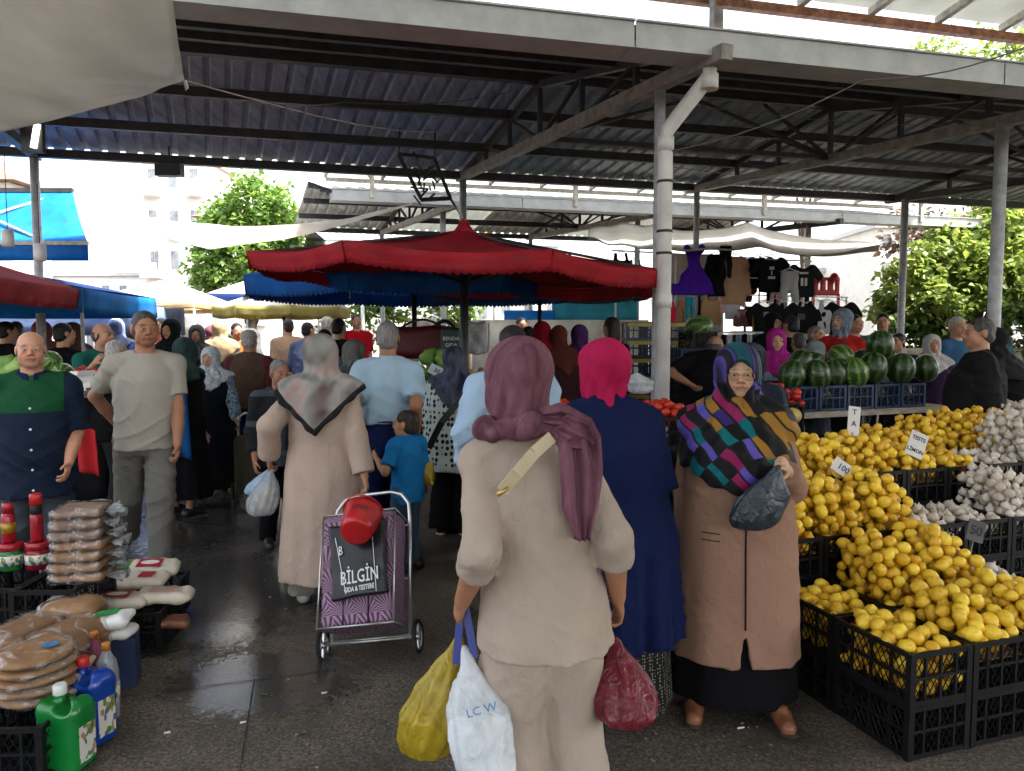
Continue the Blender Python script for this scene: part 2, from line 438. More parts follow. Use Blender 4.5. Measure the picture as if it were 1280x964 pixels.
class Person:
    def __init__(s, label, X, Y, rot=0, H=1.65, build=1.0, belly=0.0, h=.009, lean=0.0, side=0.0, yaw=0, pitch=0, hands=None, poles=None,
                 feet=None, female=False, skin='#b98a6c', grip=(.5, .5), group=None, z0=0.0, headz=0.0, thumb=(0, 0), child=False):
        s.o = thing('person', label, 'person', (X, Y, z0), R(rot), group)
        s.X, s.Y, s.rot, s.H, s.b, s.belly, s.h, s.fem = X, Y, R(rot), H, build, belly, h, female
        s.z0 = z0; s.lean, s.side, s.skinc = lean, side, _c(skin)[:3]; s.grip = grip
        s.skin = skin_mat('skin_' + str(skin).strip('#'), skin)
        s.zh = .52 * H
        sw = (.090 if female else .100) * H * (.7 + .3 * build)
        s.S = {}
        for k, sg in (('L', 1), ('R', -1)):
            ox, oy = s.off(.79 * H); s.S[k] = Vector((sg * sw + ox, oy, (.786 if female else .792) * H))
        s.neck = Vector((*s.off(.845 * H), .845 * H))
        hs = .128 * H / .22 if not child else .165 * H / .22
        s.hs = hs
        ox, oy = s.off(.93 * H)
        s.hc = Vector((ox, oy - .012, H - .112 * hs + headz))
        s.M = Matrix.Rotation(R(yaw), 3, 'Z') @ Matrix.Rotation(R(pitch), 3, 'X')
        l1, l2 = .172 * H, .152 * H
        hands = hands or {}; poles = poles or {}
        s.E = {}; s.W = {}
        for k, sg in (('L', 1), ('R', -1)):
            t = hands.get(k)
            if t is None: t = s.S[k] + Vector((sg * .05, -.05, -.31 * H))
            s.E[k], s.W[k] = ik(s.S[k], t, l1, l2, poles.get(k, (sg * .2, 1, -.1)))
        feet = feet or {}
        s.hip = {}; s.kn = {}; s.an = {}
        for k, sg in (('L', 1), ('R', -1)):
            s.hip[k] = Vector((sg * .052 * H * (.6 + .4 * build), 0, .505 * H))
            f = feet.get(k, (sg * .065 * H, 0, 0)); f = Vector((f[0], f[1], (f[2] if len(f) > 2 else 0) + .045 * H))
            s.kn[k], s.an[k] = ik(s.hip[k], f, .237 * H, .232 * H, (sg * .05, -1, 0))
    def off(s, z):
        t = max(0, z - s.zh)
        return s.side * t, -s.lean * t - s.lean * .25 * t * t
    def toloc(s, p):
        d = Vector(p) - Vector((s.X, s.Y, s.z0)); c, q = math.cos(-s.rot), math.sin(-s.rot)
        return Vector((d.x * c - d.y * q, d.x * q + d.y * c, d.z))
    def hl(s, p): return s.hc + s.M @ (Vector(p) * s.hs)
    def prof(s, add=0.0):
        """torso profile in metres"""
        H = s.H; b = s.b
        z = np.array([.45, .50, .55, .61, .68, .74, .785, .815, .84]) * H
        if s.fem:
            rx = np.array([.098, .108, .102, .092, .092, .094, .080, .056, .034]); ry = np.array([.074, .084, .076, .068, .076, .080, .062, .044, .034])
        else:
            rx = np.array([.088, .096, .094, .092, .097, .104, .090, .062, .036]); ry = np.array([.068, .072, .070, .068, .070, .072, .060, .046, .036])
        wgt = np.array([1, 1, 1, 1, .9, .7, .4, .2, 0])
        rx = rx * H * (1 + (b - 1) * wgt) + add
        by = np.array([.2, .5, .9, 1, .8, .4, .1, 0, 0]) * s.belly
        ry = ry * H * (1 + (b - 1) * wgt) + by * .5 + add
        o = [s.off(q) for q in z]; cx = np.array([q[0] for q in o]); cy = np.array([q[1] for q in o]) - by * .5
        return z, rx, ry, cx, cy
    def bounds(s, pts, pad):
        a = np.array([tuple(p) for p in pts]); return a.min(0) - pad, a.max(0) + pad
    def hand(s, F, k):
        sg = 1 if k == 'L' else -1; q = .105 * s.H / .18 * (1.0 if not s.fem else .95)
        w_ = s.W[k]; d = (w_ - s.E[k]).normalized()
        g = s.grip[0 if k == 'L' else 1]
        inward = Vector((-sg, 0, 0)); pn = (inward - d * inward.dot(d))
        if pn.length < .3: pn = Vector((0, 0, -1)) - d * (-d.z)
        pn = pn.normalized(); ac = d.cross(pn).normalized()
        if ac.y > 0: ac = -ac            # thumb side faces forward
        c = w_ + d * .048 * q
        Mt = Matrix((ac, d, pn)).transposed()
        F.add(ell(w_ + d * .045 * q, (.038 * q, .052 * q, .017 * q), Mt), .012)
        for i, (o, L) in enumerate(((.027, .068), (.009, .076), (-.009, .072), (-.026, .056))):
            p = w_ + d * (.085 - abs(o) * .3) * q + ac * o * q; ang = .15 + g * .25
            r_ = .0088 * q
            for j, f in enumerate((.45, .32, .25)):
                dr = d * math.cos(ang) + pn * math.sin(ang) + ac * o * 1.2 * (1 - g)
                p2 = p + dr.normalized() * L * f * q
                F.add(rcone(p, p2, r_, r_ * .9), .003); p = p2; r_ *= .9; ang += .15 + g * (.95 + .08 * i)
        p = w_ + d * .025 * q + ac * .028 * q
        a1 = (d * .75 + ac * .65 + pn * .25).normalized(); a2 = (d * .95 + ac * .2 + pn * (.2 + .5 * g)).normalized()
        p2 = p + a1 * .042 * q; F.add(rcone(p, p2, .0125 * q, .0105 * q), .008); F.add(rcone(p2, p2 + a2 * .034 * q, .0103 * q, .008 * q), .004)
        s.HP = getattr(s, 'HP', {}); s.HP[k] = w_ + d * .075 * q + pn * .02 * q
    def body(s, lips='#8f4f45', stubble=None, brow='#2b211c', face=True, hands=True, legs=True, wide=1.0, age=0.0, eyes=True):
        H = s.H; h = s.h
        pts = [s.hl((0, 0, .12)), s.hl((0, -.13, 0)), s.hl((0, .12, 0)), s.hl((.09, 0, 0)), s.hl((-.09, 0, 0))]
        for k in 'LR': pts += [s.S[k], s.E[k], s.W[k], s.W[k] + (s.W[k] - s.E[k]).normalized() * .17, s.hip[k], s.kn[k], s.an[k], s.an[k] + Vector((0, -.2, -.06))]
        z, rx, ry, cx, cy = s.prof()
        pts += [(cx.max() + rx.max(), cy.min() - ry.max(), z[0]), (cx.min() - rx.max(), cy.max() + ry.max(), z[-1])]
        lo, hi = s.bounds(pts, .05)
        F = Field(lo, hi, h)
        F.add(loft(z, rx, ry, cx, cy), .02)
        sb = .6 + .4 * s.b
        for k, sg in (('L', 1), ('R', -1)):
            sh, e, w_ = s.S[k], s.E[k], s.W[k]
            F.add(rcone(s.neck + Vector((0, 0, -.012)), sh, .034 * H / 1.7, .028 * H), .025)
            F.add(rcone(sh, e, .028 * H * sb, .024 * H * sb), .02); F.add(rcone(e, e.lerp(w_, .4), .0245 * H * sb, .0235 * H * sb), .015); F.add(rcone(e.lerp(w_, .4), w_, .0235 * H * sb, .0155 * H), .015)
            if hands: s.hand(F, k)
            if legs:
                F.add(rcone(s.hip[k], s.kn[k], .05 * H * sb, .032 * H * sb), .03); F.add(rcone(s.kn[k], s.an[k], .031 * H * sb, .02 * H), .02)
                F.add(rcone(s.an[k] - Vector((0, 0, .014 * H)), s.an[k] + Vector((sg * .012, -.085 * H, -.028 * H)), .018 * H, .012 * H), .02)
        F.add(rcone(s.neck - Vector((0, 0, .03)), s.hl((0, .012, -.07)), .036 * H * (.7 + .3 * s.b), .034 * H * (.7 + .3 * s.b)), .02)
        q = s.hs
        def he(c, r, kk=.012, sub=False):
            (F.sub if sub else F.add)(ell(s.hl(c), [v * q for v in r], s.M), kk)
        def hc_(a, b, ra, rb, kk=.008): F.add(rcone(s.hl(a), s.hl(b), ra * q, rb * q), kk)
        he((0, .018, .030), (.075, .095, .082)); he((0, -.032, -.030), (.062 * wide, .062, .080), .02)
        he((0, -.058, -.088), (.034 * wide, .032, .026), .025)
        if face:
            for sg in (-1, 1):
                he((sg * .038 * wide, -.060, -.034), (.024, .022, .026), .02)
                he((sg * .079, .014, -.008), (.009, .020, .033), .008)
                he((sg * .050 * wide, -.022, -.072), (.014, .028, .022), .02)
            hc_((-.042, -.080, .020), (.042, -.080, .020), .013, .013, .014)
            for sg in (-1, 1):
                he((sg * .031, -.103, -.001), (.019, .016, .0115), .010, True)
                he((sg * .031, -.0835, -.002), (.0155, .013, .0105), .003)
                hc_((sg * .016, -.094, .0075), (sg * .046, -.088, .0065), .0055, .005, .004)
                if age: hc_((sg * .018, -.094, -.014), (sg * .046, -.084, -.013), .006, .005, .006)
            hc_((0, -.089, .014), (0, -.113, -.026), .0085, .0125, .010)
            for sg in (-1, 1): he((sg * .0115, -.101, -.030), (.0085, .010, .0075), .006)
            he((0, -.0945, -.0555), (.024, .011, .0055), .005); he((0, -.0925, -.0665), (.021, .011, .0065), .005)
            he((0, -.105, -.0605), (.023, .010, .0017), .003, True)
            if age:
                for sg in (-1, 1): hc_((sg * .022, -.093, -.036), (sg * .036, -.078, -.068), .006, .007, .009)
        def covered(v):
            f = v[:, 2] > s.neck.z - .05
            for k in 'LR':
                a, b = np.array(s.E[k]), np.array(s.W[k] + (s.W[k] - s.E[k]) * .6); d = b - a; t = np.clip(((v - a) @ d) / (d @ d), 0, 1); f |= (np.linalg.norm(v - a - t[:, None] * d, axis=1) < .11) & (t > .35)
            return ~f
        me = F.mesh('body', 1, covered, 2.6)
        Vv = F.V; L = ((Vv - np.array(s.hc)) @ np.array(s.M)) / q
        x, y, zz = L[:, 0], L[:, 1], L[:, 2]
        base = np.array(s.skinc); col = np.tile(base, (len(Vv), 1))
        def blend(m, c, a): col[:] = col * (1 - (m * a)[:, None]) + np.array(_c(c)[:3]) * (m * a)[:, None]
        hd = zz > -.13
        def g(cx_, cz_, rx_, rz_): return np.exp(-(((np.abs(x) if cx_ else x) - cx_) / rx_) ** 2 - ((zz - cz_) / rz_) ** 2) * (y < -.03)
        red = base * np.array([1.08, .78, .72])
        col += (red - base) * (np.clip(g(.04, -.03, .022, .02) + g(0, -.022, .016, .02), 0, 1) * .7)[:, None]
        if stubble: blend(np.clip((-.042 - zz) / .02, 0, 1) * np.clip((zz + .125) / .02, 0, 1) * (y < .0), stubble, .28)
        blend(np.clip(g(0, -.061, .022, .0085) * 1.6, 0, 1), lips, .85); blend(np.clip(g(0, -.0608, .021, .0028) * 1.5, 0, 1), '#3a1c18', .8)
        blend(np.clip(g(.031, -.002, .021, .013) * 1.2, 0, 1), tuple(base * .42), .62)  # lash line and eye socket shade painted into the skin colour
        if brow: blend(np.clip(g(.033, .0235, .019, .0055) * 1.5, 0, 1), brow, .95)
        ca = me.color_attributes.new('Col', 'FLOAT_COLOR', 'POINT')
        ca.data.foreach_set('color', np.concatenate([np.clip(col, 0, 1), np.ones((len(col), 1))], 1).astype(np.float32).ravel())
        s.bo = mobj('body', me, s.skin, s.o)
        if face and eyes:
            for sg in (-1, 1):
                e = mobj('eye', eye_mesh(), None, s.o); e.location = s.hl((sg * .031, -.0848, -.0025)); e.scale = (q * 1.15, q, q * .72)
                e.rotation_euler = s.M.to_euler()
        return s
    def garment(s, name, m, F, dispf=None, smooth=1, wrm=.0):
        if dispf is not None: F.disp(lambda x, y, z: dispf(x, y, z) - (.8 * wrm))
        return mobj(name, F.mesh(name, smooth), m, s.o)
    def top(s, m, name='shirt', hem=.47, sleeve=1.0, loose=.012, flare=0.0, fold=0.0, nf=9, slr=1.35, neck=.05, neckd=0.0, cuff=1.0, wr=.003, hh=None, seed=1, bell=0.0, cutfn=None, arms='LR', hemfront=0.0, cape=0.0):
        H = s.H; hh = hh or s.h * 1.25
        z, rx, ry, cx, cy = s.prof(loose)
        hz = hem * H
        keep = z > max(hz, .50 * H) + .01
        if hz < .50 * H:
            hr = np.interp(.50 * H, z, rx); hry = np.interp(.50 * H, z, ry); ax = np.interp(.5 * H, z, cx); ay = np.interp(.5 * H, z, cy)
            k = (.50 * H - hz); 
            z2 = np.array([hz, .5 * H]); rx2 = np.array([hr + flare * k, hr]); ry2 = np.array([hry + flare * k, hry]); cx2 = np.array([ax, ax]); cy2 = np.array([ay, ay])
        else:
            z2 = np.array([hz]); rx2 = np.interp(z2, z, rx); ry2 = np.interp(z2, z, ry); cx2 = np.interp(z2, z, cx); cy2 = np.interp(z2, z, cy)
        if cape:
            rx = np.maximum(rx, np.where(z < .79 * H, .105 * H * s.b + cape * .5, 0)); 
        Z = np.concatenate([z2, z[keep]]); RX = np.concatenate([rx2, rx[keep]]); RY = np.concatenate([ry2, ry[keep]]); CX = np.concatenate([cx2, cx[keep]]); CY = np.concatenate([cy2, cy[keep]])
        pts = [(CX.min() - RX.max() * 1.1, CY.min() - RY.max() * 1.1, hz), (CX.max() + RX.max() * 1.1, CY.max() + RY.max() * 1.1, H * .88)]
        ends = {}
        for k in arms:
            e, w_, sh = s.E[k], s.W[k], s.S[k]
            ends[k] = sh.lerp(e, min(1, sleeve * 2)) if sleeve <= .5 else e.lerp(w_, sleeve * 2 - 1)
            pts += [sh, e if sleeve > .5 else ends[k], ends[k]]
        lo, hi = s.bounds(pts, .09)
        lo[2] = hz - .01
        F = Field(lo, hi, hh)
        ff = None
        if fold:
            zt = .62 * H
            ff = lambda a, zz: fold * np.clip((zt - zz) / (zt - hz + 1e-6), 0, 1) * (np.sin(nf * a + seed) + .5 * np.sin((nf * 2 + 1) * a + 2 * seed)) * .6
        F.add(loft(Z, RX, RY, CX, CY, ff), .01)
        sb = (.6 + .4 * s.b) * (1 + (slr - 1) * .42)
        for k in arms:
            sh, e, w_ = s.S[k], s.E[k], s.W[k]
            F.add(rcone(s.neck + Vector((0, .005, -.022)), sh, .034 * H / 1.7 + loose, .028 * H * (.5 + .5 * slr) + loose * .6), .02)
            r0, r1, r2 = .029 * H * sb + loose * .3, .027 * H * sb + loose * .3, .021 * H * sb * cuff + loose * .3 + bell
            if sleeve <= .5: F.add(capcone(sh, ends[k], r0, r0 + (r1 - r0) * sleeve * 2 + bell), .02)
            else: F.add(rcone(sh, e, r0, r1), .02); F.add(capcone(e, ends[k], r1, r2), .02)
        nk = s.neck + Vector((0, -.02, .025 - neckd))
        if neck: F.sub(ell(nk, (neck * 1.15, neck, .055 + neckd)), .008)
        if cutfn: 
            X, Y, Zz = F.ax[0][:, None, None], F.ax[1][None, :, None], F.ax[2][None, None, :]
            F.D = np.maximum(F.D, cutfn(X, Y, Zz).astype(np.float32))
        s.top_ends = ends
        return s.garment(name, m, F, wrinkle(wr * 2.2, 30, seed) if wr else None)
    def pants(s, m, name='trousers', loose=.018, hem=.035, top=.60, wr=.004, wide=0.0, hh=None, seed=3):
        H = s.H; hh = hh or s.h * 1.6; z, rx, ry, cx, cy = s.prof(.004)
        k = z <= top * H; Z = np.append(z[k], top * H); 
        I = lambda a: np.interp(Z, z, a)
        pts = [(-rx.max() - .05, -.25, hem * H), (rx.max() + .05, .25, top * H)]
        for q in 'LR': pts += [s.kn[q], s.an[q]]
        lo, hi = s.bounds(pts, .08); lo[2] = hem * H - .02
        F = Field(lo, hi, hh); F.add(loft(Z, I(rx), I(ry), I(cx), I(cy)), .02); sb = .6 + .4 * s.b
        for q in 'LR':
            a = s.an[q].copy(); d = (s.an[q] - s.kn[q]).normalized(); a = a + d * (.045 * H - hem * H)
            F.add(rcone(s.hip[q], s.kn[q], .052 * H * sb + loose * .5, .036 * H * sb + loose), .025); F.add(capcone(s.kn[q], a, .035 * H * sb + loose, .027 * H * sb + loose + wide), .02)
        return s.garment(name, m, F, wrinkle(wr * 1.8, 38, seed, .6))
    def skirt(s, m, hem=.06, top=.62, flare=.12, fold=.06, nf=9, name='skirt', hh=None, add=.012):
        H = s.H; hh = hh or s.h * 1.7; z, rx, ry, cx, cy = s.prof(add)
        Z = np.array([hem, .30, .5, .55, top]) * H; hx, hy = np.interp(.5 * H, z, rx), np.interp(.5 * H, z, ry)
        RX = np.array([hx + flare * .5 * H * .9, hx + flare * .2 * H, hx, np.interp(.55 * H, z, rx), np.interp(top * H, z, rx)]); RY = np.array([hy + flare * .5 * H, hy + flare * .2 * H, hy, np.interp(.55 * H, z, ry), np.interp(top * H, z, ry)])
        CX = np.interp(Z, z, cx); CY = np.interp(Z, z, cy)
        ff = lambda a, zz: fold * np.clip((.55 * H - zz) / (.5 * H), 0, 1) * np.sin(nf * a + 1.3 * np.sin(2 * a))
        m_ = max(RX.max(), RY.max()) * 1.12
        F = Field((CX.min() - m_, CY.min() - m_, Z[0]), (CX.max() + m_, CY.max() + m_, Z[-1]), hh); F.add(loft(Z, RX, RY, CX, CY, ff), .01)
        return s.garment(name, m, F, None)
    def shoes(s, m, kind='shoe', sole=None):
        H = s.H
        for k, sg in (('L', 1), ('R', -1)):
            a = s.an[k]; g0 = Vector((a.x, a.y, max(0, a.z - .045 * H)))
            F = Field(g0 - Vector((.07, .22, .005)), g0 + Vector((.07, .08, .12)), max(.0075, s.h))
            d = Vector((sg * .12, -1, 0)).normalized()
            F.add(rcone(g0 + Vector((0, .035, .04)), g0 + d * .15 * H / 1.65 + Vector((0, 0, .030)), .038, .034), .01)
            F.add(rcone(g0 + Vector((0, .02, .05)), g0 + d * .06 + Vector((0, 0, .05)), .038, .036), .02)
            F.sub((lambda X, Y, Z, z0=g0.z: Z - z0 - .006 + 0 * X + 0 * Y, g0 - Vector((.09, .25, .03)), g0 + Vector((.09, .1, .0))), .004)
            if kind == 'slipper': F.sub(ell(g0 + Vector((0, .05, .085)), (.06, .1, .055)), .006)
            sh = mobj('shoe', F.mesh('shoe'), m, s.o)
            if sole:
                F = Field(g0 - Vector((.07, .24, .0)), g0 + Vector((.07, .09, .03)), .008)
                F.add(rcone(g0 + Vector((0, .035, .012)), g0 + d * .155 * H / 1.65 + Vector((0, 0, .012)), .045, .04, (Vector((0, 0, 1)), .3)), .01)
                so_ = mobj('sole', F.mesh('sole'), sole, sh)
        return s
    def hair(s, m, kind='short', h=None):
        q = s.hs; h = h or max(.0045, s.h * .7)
        F = Field(s.hc - Vector((.15, .17, .30 if kind == 'long' else .16)) * q, s.hc + Vector((.15, .17, .14)) * q, h)
        he = lambda c, r, kk=.01, sub=False: (F.sub if sub else F.add)(ell(s.hl(c), [v * q for v in r], s.M), kk)
        if kind == 'short':
            he((0, .020, .033), (.0778, .0978, .0848)); he((0, .05, -.03), (.070, .063, .06), .02)
            he((0, -.080, -.040), (.067, .088, .108), .012, True); he((0, -.085, -.075), (.12, .085, .06), .01, True); he((0, -.02, -.125), (.11, .12, .055), .01, True)
            for sg in (-1, 1): he((sg * .082, .012, -.014), (.02, .024, .034), .006, True)
        elif kind == 'bald':      # hair only round the sides and back
            he((0, .026, .006), (.080, .098, .055)); he((0, .05, -.03), (.070, .064, .05), .02)
            he((0, -.09, -.02), (.12, .085, .14), .012, True); he((0, -.03, -.13), (.12, .12, .06), .01, True); he((0, -.01, .085), (.09, .10, .062), .01, True)
            for sg in (-1, 1): he((sg * .082, .008, -.014), (.02, .026, .036), .006, True)
        elif kind == 'long':
            he((0, .022, .034), (.084, .103, .088)); he((0, .065, -.09), (.078, .055, .15), .03); he((0, -.075, -.045), (.072, .10, .098), .012, True)
        f = 60 / q
        F.disp(lambda x, y, z: .0022 * q * np.sin(f * 2.2 * x + 6 * np.sin(20 * z)) * np.sin(f * 1.7 * y + 5 * np.sin(18 * z + 1)))
        return mobj('hair', F.mesh('hair'), m, s.o)
    def scarf(s, m, zb=.74, slope=.0, back=None, front=None, width=1.0, open_=(.062, .092), tuck=False, hh=None, seed=0, name='headscarf', fold=.006, extra=None, peak=0.0, thick=.012, over=.036):
        """headscarf: wraps the head and neck and falls on the shoulders; zb lower edge (fraction), slope makes it V-shaped"""
        H = s.H; q = s.hs; hh = hh or max(.0058, s.h * .95)
        zlow = min(zb, back or zb, front or zb) * H
        ox, oy = s.off(.8 * H)
        wx = (.155 * width * H if not tuck else .09 * H); fold_ = fold
        wx = max(wx, s.S['L'].x - ox + .09) if not tuck else wx
        F = Field((min(ox - wx, s.hc.x - .14) - .03, min(oy - .26, s.hc.y - .17), zlow - .02), (max(ox + wx, s.hc.x + .14) + .03, max(oy + .26, s.hc.y + .17), s.hc.z + .15), hh)
        if extra: F = Field(F.lo - np.array([.16, .12, .16]), F.ax[0][-1:].tolist() and np.array([F.ax[0][-1] + .16, F.ax[1][-1] + .14, F.ax[2][-1]]), hh)
        he = lambda c, r, kk=.015, sub=False: (F.sub if sub else F.add)(ell(s.hl(c), [v * q for v in r], s.M), kk)
        t = thick / q
        he((0, .020, .030), (.080 + t, .100 + t, .086 + t)); he((0, .0, -.035), (.072 + t, .082 + t, .085 + t), .03)
        if peak: he((0, -.045, .065), (.055 + t, .05 + peak, .03 + t), .03)
        F.add(rcone(s.hl((0, .005, -.06)), s.neck + Vector((0, 0, -.015)), .072 * q + .012, .062 * H / 1.6 + .012), .03)
        if not tuck:
            z, rx, ry, cx, cy = s.prof(over)
            F.add(loft(z[2:], rx[2:] * np.where(z[2:] < .78 * H, width, 1), ry[2:], cx[2:], cy[2:]), .02)
            for k in 'LR':
                F.add(rcone(s.neck + Vector((0, .0, -.018)), s.S[k], .034 * H / 1.7 + over, .028 * H + over * .9), .03)
                if width > 1: F.add(rcone(s.S[k], s.S[k].lerp(s.E[k], .55), .030 * H + over, .028 * H + over), .03)
        else:
            F.add(rcone(s.neck, s.neck - Vector((0, 0, .05)), .07 * H / 1.6, .085 * H / 1.6), .03)
        if extra: extra(F)
        # face opening
        he((0, -.115, -.016), (open_[0], .085, open_[1]), .008, True)
        X, Y, Z = F.ax[0][:, None, None], F.ax[1][None, :, None], F.ax[2][None, None, :]
        if not extra or not getattr(extra, 'nocut', False):
            bz = np.where(Y - oy > 0.0, (back or zb) * H, (front or zb) * H)
            cut = (bz + slope * np.abs(X - ox) - Z) * .8
            F.D = np.maximum(F.D, cut.astype(np.float32))
        hx, hy, hz = s.hc; sd = seed
        def dsp(x, y, z):
            a = np.arctan2(y - hy, x - hx); r_ = np.clip((hz + .02 - z) / .12, 0, 1)
            return fold * r_ * np.sin(7 * a + 26 * (z - hz) + 2 * np.sin(9 * z + sd) + sd) + fold * .6 * r_ * np.sin(13 * a - 40 * (z - hz) + sd * 2) + .0012 * np.sin(60 * z + 20 * x + 3 * np.sin(25 * y))
        return s.garment(name, m, F, dsp, wrm=fold)
_EYE = []
def eye_mesh():
    if not _EYE:
        b = MB(); n = 12; m = 12; r = .0128
        vs = [(r * math.sin(i * math.pi / m) * math.cos(k * 2 * math.pi / n), -r * math.cos(i * math.pi / m), r * math.sin(i * math.pi / m) * math.sin(k * 2 * math.pi / n)) for i in range(m + 1) for k in range(n)]
        for i in range(m):
            b.m = 1 if i < 2 else 0
            b.add([], [])
            for k in range(n):
                b.f.append((i * n + k, i * n + (k + 1) % n, (i + 1) * n + (k + 1) % n, (i + 1) * n + k)); b.mi.append(b.m); b.sm.append(True)
        b.v = vs
        me = b.mesh('eye'); me.materials.append(mat('eye_white', (.55, .5, .46), .25, .02)); me.materials.append(mat('iris', (.03, .018, .012), .15, .02)); _EYE.append(me)
    return _EYE[0]
# ------------------------------------------------------------------ ground
def ground_material():
    n = N('wet_asphalt'); v = n.co()
    fine = n.noise(v, 260, 3, .7); mid = n.noise(v, 9, 6, .65); big = n.noise(v, .9, 4, .55, .4)
    agg = n.n('TexVoronoi'); agg.inputs['Scale'].default_value = 75; n.l(v, agg.inputs['Vector'])
    stone = n.ramp(agg.outputs['Color'], [(.2, (.018, .016, .014)), (.55, (.045, .040, .035)), (.9, (.10, .09, .08))])
    tone = n.mix(.5, stone, n.ramp(n.noise(v, 70, 5, .75), [(.38, (.006, .005, .004)), (.50, (.05, .045, .04)), (.62, (.19, .17, .15))]))
    tone = n.mix(1.0, tone, n.ramp(big, [(.35, (1.1, 1.0, .88)), (.65, (2.5, 2.3, 2.0))]), 'MULTIPLY')
    # dried spots and light chips
    chip = n.ramp(n.noise(v, 55, 2, .5), [(.70, 0.0), (.735, 1.0)])
    tone = n.mix(n.math('MULTIPLY', chip, .35), tone, (.30, .28, .25))
    # wet patches: where they lie is a shape of its own, broken up by noise
    s_ = n.sep(v)
    def blob(cx, cy, rx, ry, ang=0.0):
        ca, sa = math.cos(ang), math.sin(ang)
        dx = n.math('SUBTRACT', s_[0], cx); dy = n.math('SUBTRACT', s_[1], cy)
        a = n.math('ADD', n.math('MULTIPLY', dx, ca / rx), n.math('MULTIPLY', dy, sa / rx)); b = n.math('ADD', n.math('MULTIPLY', dx, -sa / ry), n.math('MULTIPLY', dy, ca / ry))
        q = n.math('ADD', n.math('MULTIPLY', a, a), n.math('MULTIPLY', b, b))
        return n.math('SUBTRACT', 1.0, q)
    g1 = gnd(270, 790); g2 = gnd(290, 740); g3 = gnd(285, 620); g4 = gnd(360, 850)
    m = n.math('MAXIMUM', blob(g1.x, g1.y, .30, .24, .3), blob(g2.x, g2.y, .75, 1.0))
    m = n.math('MAXIMUM', m, blob(g3.x, g3.y, .9, 2.3, .2)); m = n.math('MAXIMUM', m, blob(g4.x - .1, g4.y, .5, .35))
    wetn = n.noise(v, 22, 7, .8, .3)
    wet = n.math('MULTIPLY_ADD', n.math('MAXIMUM', m, -.6), .34)
    wet.node.inputs[2].default_value = 0.0
    wetf = n.ramp(n.math('ADD', wet, wetn), [(.50, 0.0), (.60, 1.0)])
    damp = n.ramp(n.math('ADD', n.noise(v, 2.2, 5, .6), n.math('MULTIPLY', mid, .3)), [(.55, 0.0), (.85, 1.0)])
    pud = blob(g1.x, g1.y, .26, .20, .25)
    pudf = n.ramp(n.math('ADD', pud, n.math('MULTIPLY', wetn, .9)), [(.75, 0.0), (1.0, 1.0)])
    tone = n.mix(n.math('MULTIPLY', damp, .5), tone, (.012, .011, .010))
    tone = n.mix(n.math('MULTIPLY', wetf, .7), tone, (.012, .012, .012))
    # joints of the old concrete slabs
    rough = n.math('SUBTRACT', n.math('SUBTRACT', .78, n.math('MULTIPLY', damp, .30)), n.math('MULTIPLY', n.math('MAXIMUM', wetf, pudf), .52))
    n.base(tone).set(Roughness=n.math('MAXIMUM', rough, .08), Specular_IOR_Level=.5)
    hgt = n.math('ADD', n.math('MULTIPLY', fine, .35), n.math('MULTIPLY', n.noise(v, 30, 4, .7), .65))
    b = n.n('Bump'); b.inputs['Distance'].default_value = .012
    n.l(hgt, b.inputs['Height']); n.l(n.math('SUBTRACT', .9, n.math('MULTIPLY', pudf, .55)), b.inputs['Strength']); n.l(b.outputs[0], n.b.inputs['Normal'])
    n.set(Coat_Weight=n.math('MAXIMUM', n.math('MULTIPLY', wetf, .75), pudf), Coat_Roughness=.05, Coat_IOR=1.4)
    cb = n.n('Bump'); cb.inputs['Strength'].default_value = .11; cb.inputs['Distance'].default_value = .010; n.l(n.noise(v, 34, 4, .65), cb.inputs['Height']); n.l(cb.outputs[0], n.b.inputs['Coat Normal'])
    return n.m
gb = MB()
gb.grid(lambda i, j: ((i - .5) * 900, -60 + j * 900, 0.0), 40, 40, False)
struct(gb.build('ground', ground_material()))
# recessed slab joints as thin dark sealing strips
M_tar = mat('tar_seal', (.008, .008, .008), .5, .3, 30)
def ground_strip(p, q, wd):
    b = MB(); p = Vector(p); q = Vector(q); d = (q - p).normalized(); sd = Vector((-d.y, d.x, 0)) * wd / 2; k = 14
    for i in range(k):
        a = p.lerp(q, i / k); c = p.lerp(q, (i + 1) / k); o1 = sd * (1 + .5 * math.sin(i * 2.3)); o2 = sd * (1 + .5 * math.sin((i + 1) * 2.3)); z = Vector((0, 0, .004))
        b.add([a - o1 + z, a + o1 + z, c + o2 + z, c - o2 + z], [(0, 1, 2, 3)])
    o = b.build('ground_joint', M_tar); struct(o)
ground_strip(gnd(150, 872), gnd(420, 838), .006); ground_strip(gnd(318, 850), gnd(300, 964), .005); ground_strip(gnd(300, 660), gnd(120, 640), .02)

# ------------------------------------------------------------------ canopies
O0 = Vector((1.36, 5.25, 0))
def PC(a, b, z): return O0 + U * a + V * b + Vector((0, 0, z))
def corr_mat(name, c, streak=.35, spec=.4):
    n = N(name); v = n.co()
    st = n.noise(n.co((14, .5, 14)), 1, 5, .65); big = n.noise(v, 1.3, 4, .6); sp = n.noise(v, 40, 3)
    col = _c(c)[:3]
    a = n.ramp(st, [(.3, tuple(q * (1 - streak) for q in col)), (.7, tuple(q * (1 + streak) for q in col))])
    a = n.mix(n.ramp(big, [(.5, 0.0), (.75, .6)]), a, (.15, .16, .17)); a = n.mix(n.ramp(sp, [(.62, 0.0), (.72, .5)]), a, (.09, .06, .045))
    n.base(a).set(Roughness=.5, Specular_IOR_Level=spec)
    return n.m
M_blue_sheet = corr_mat('blue_grey_roof_sheet', (.33, .38, .44)); M_grey_sheet = corr_mat('grey_roof_sheet', (.48, .48, .47))
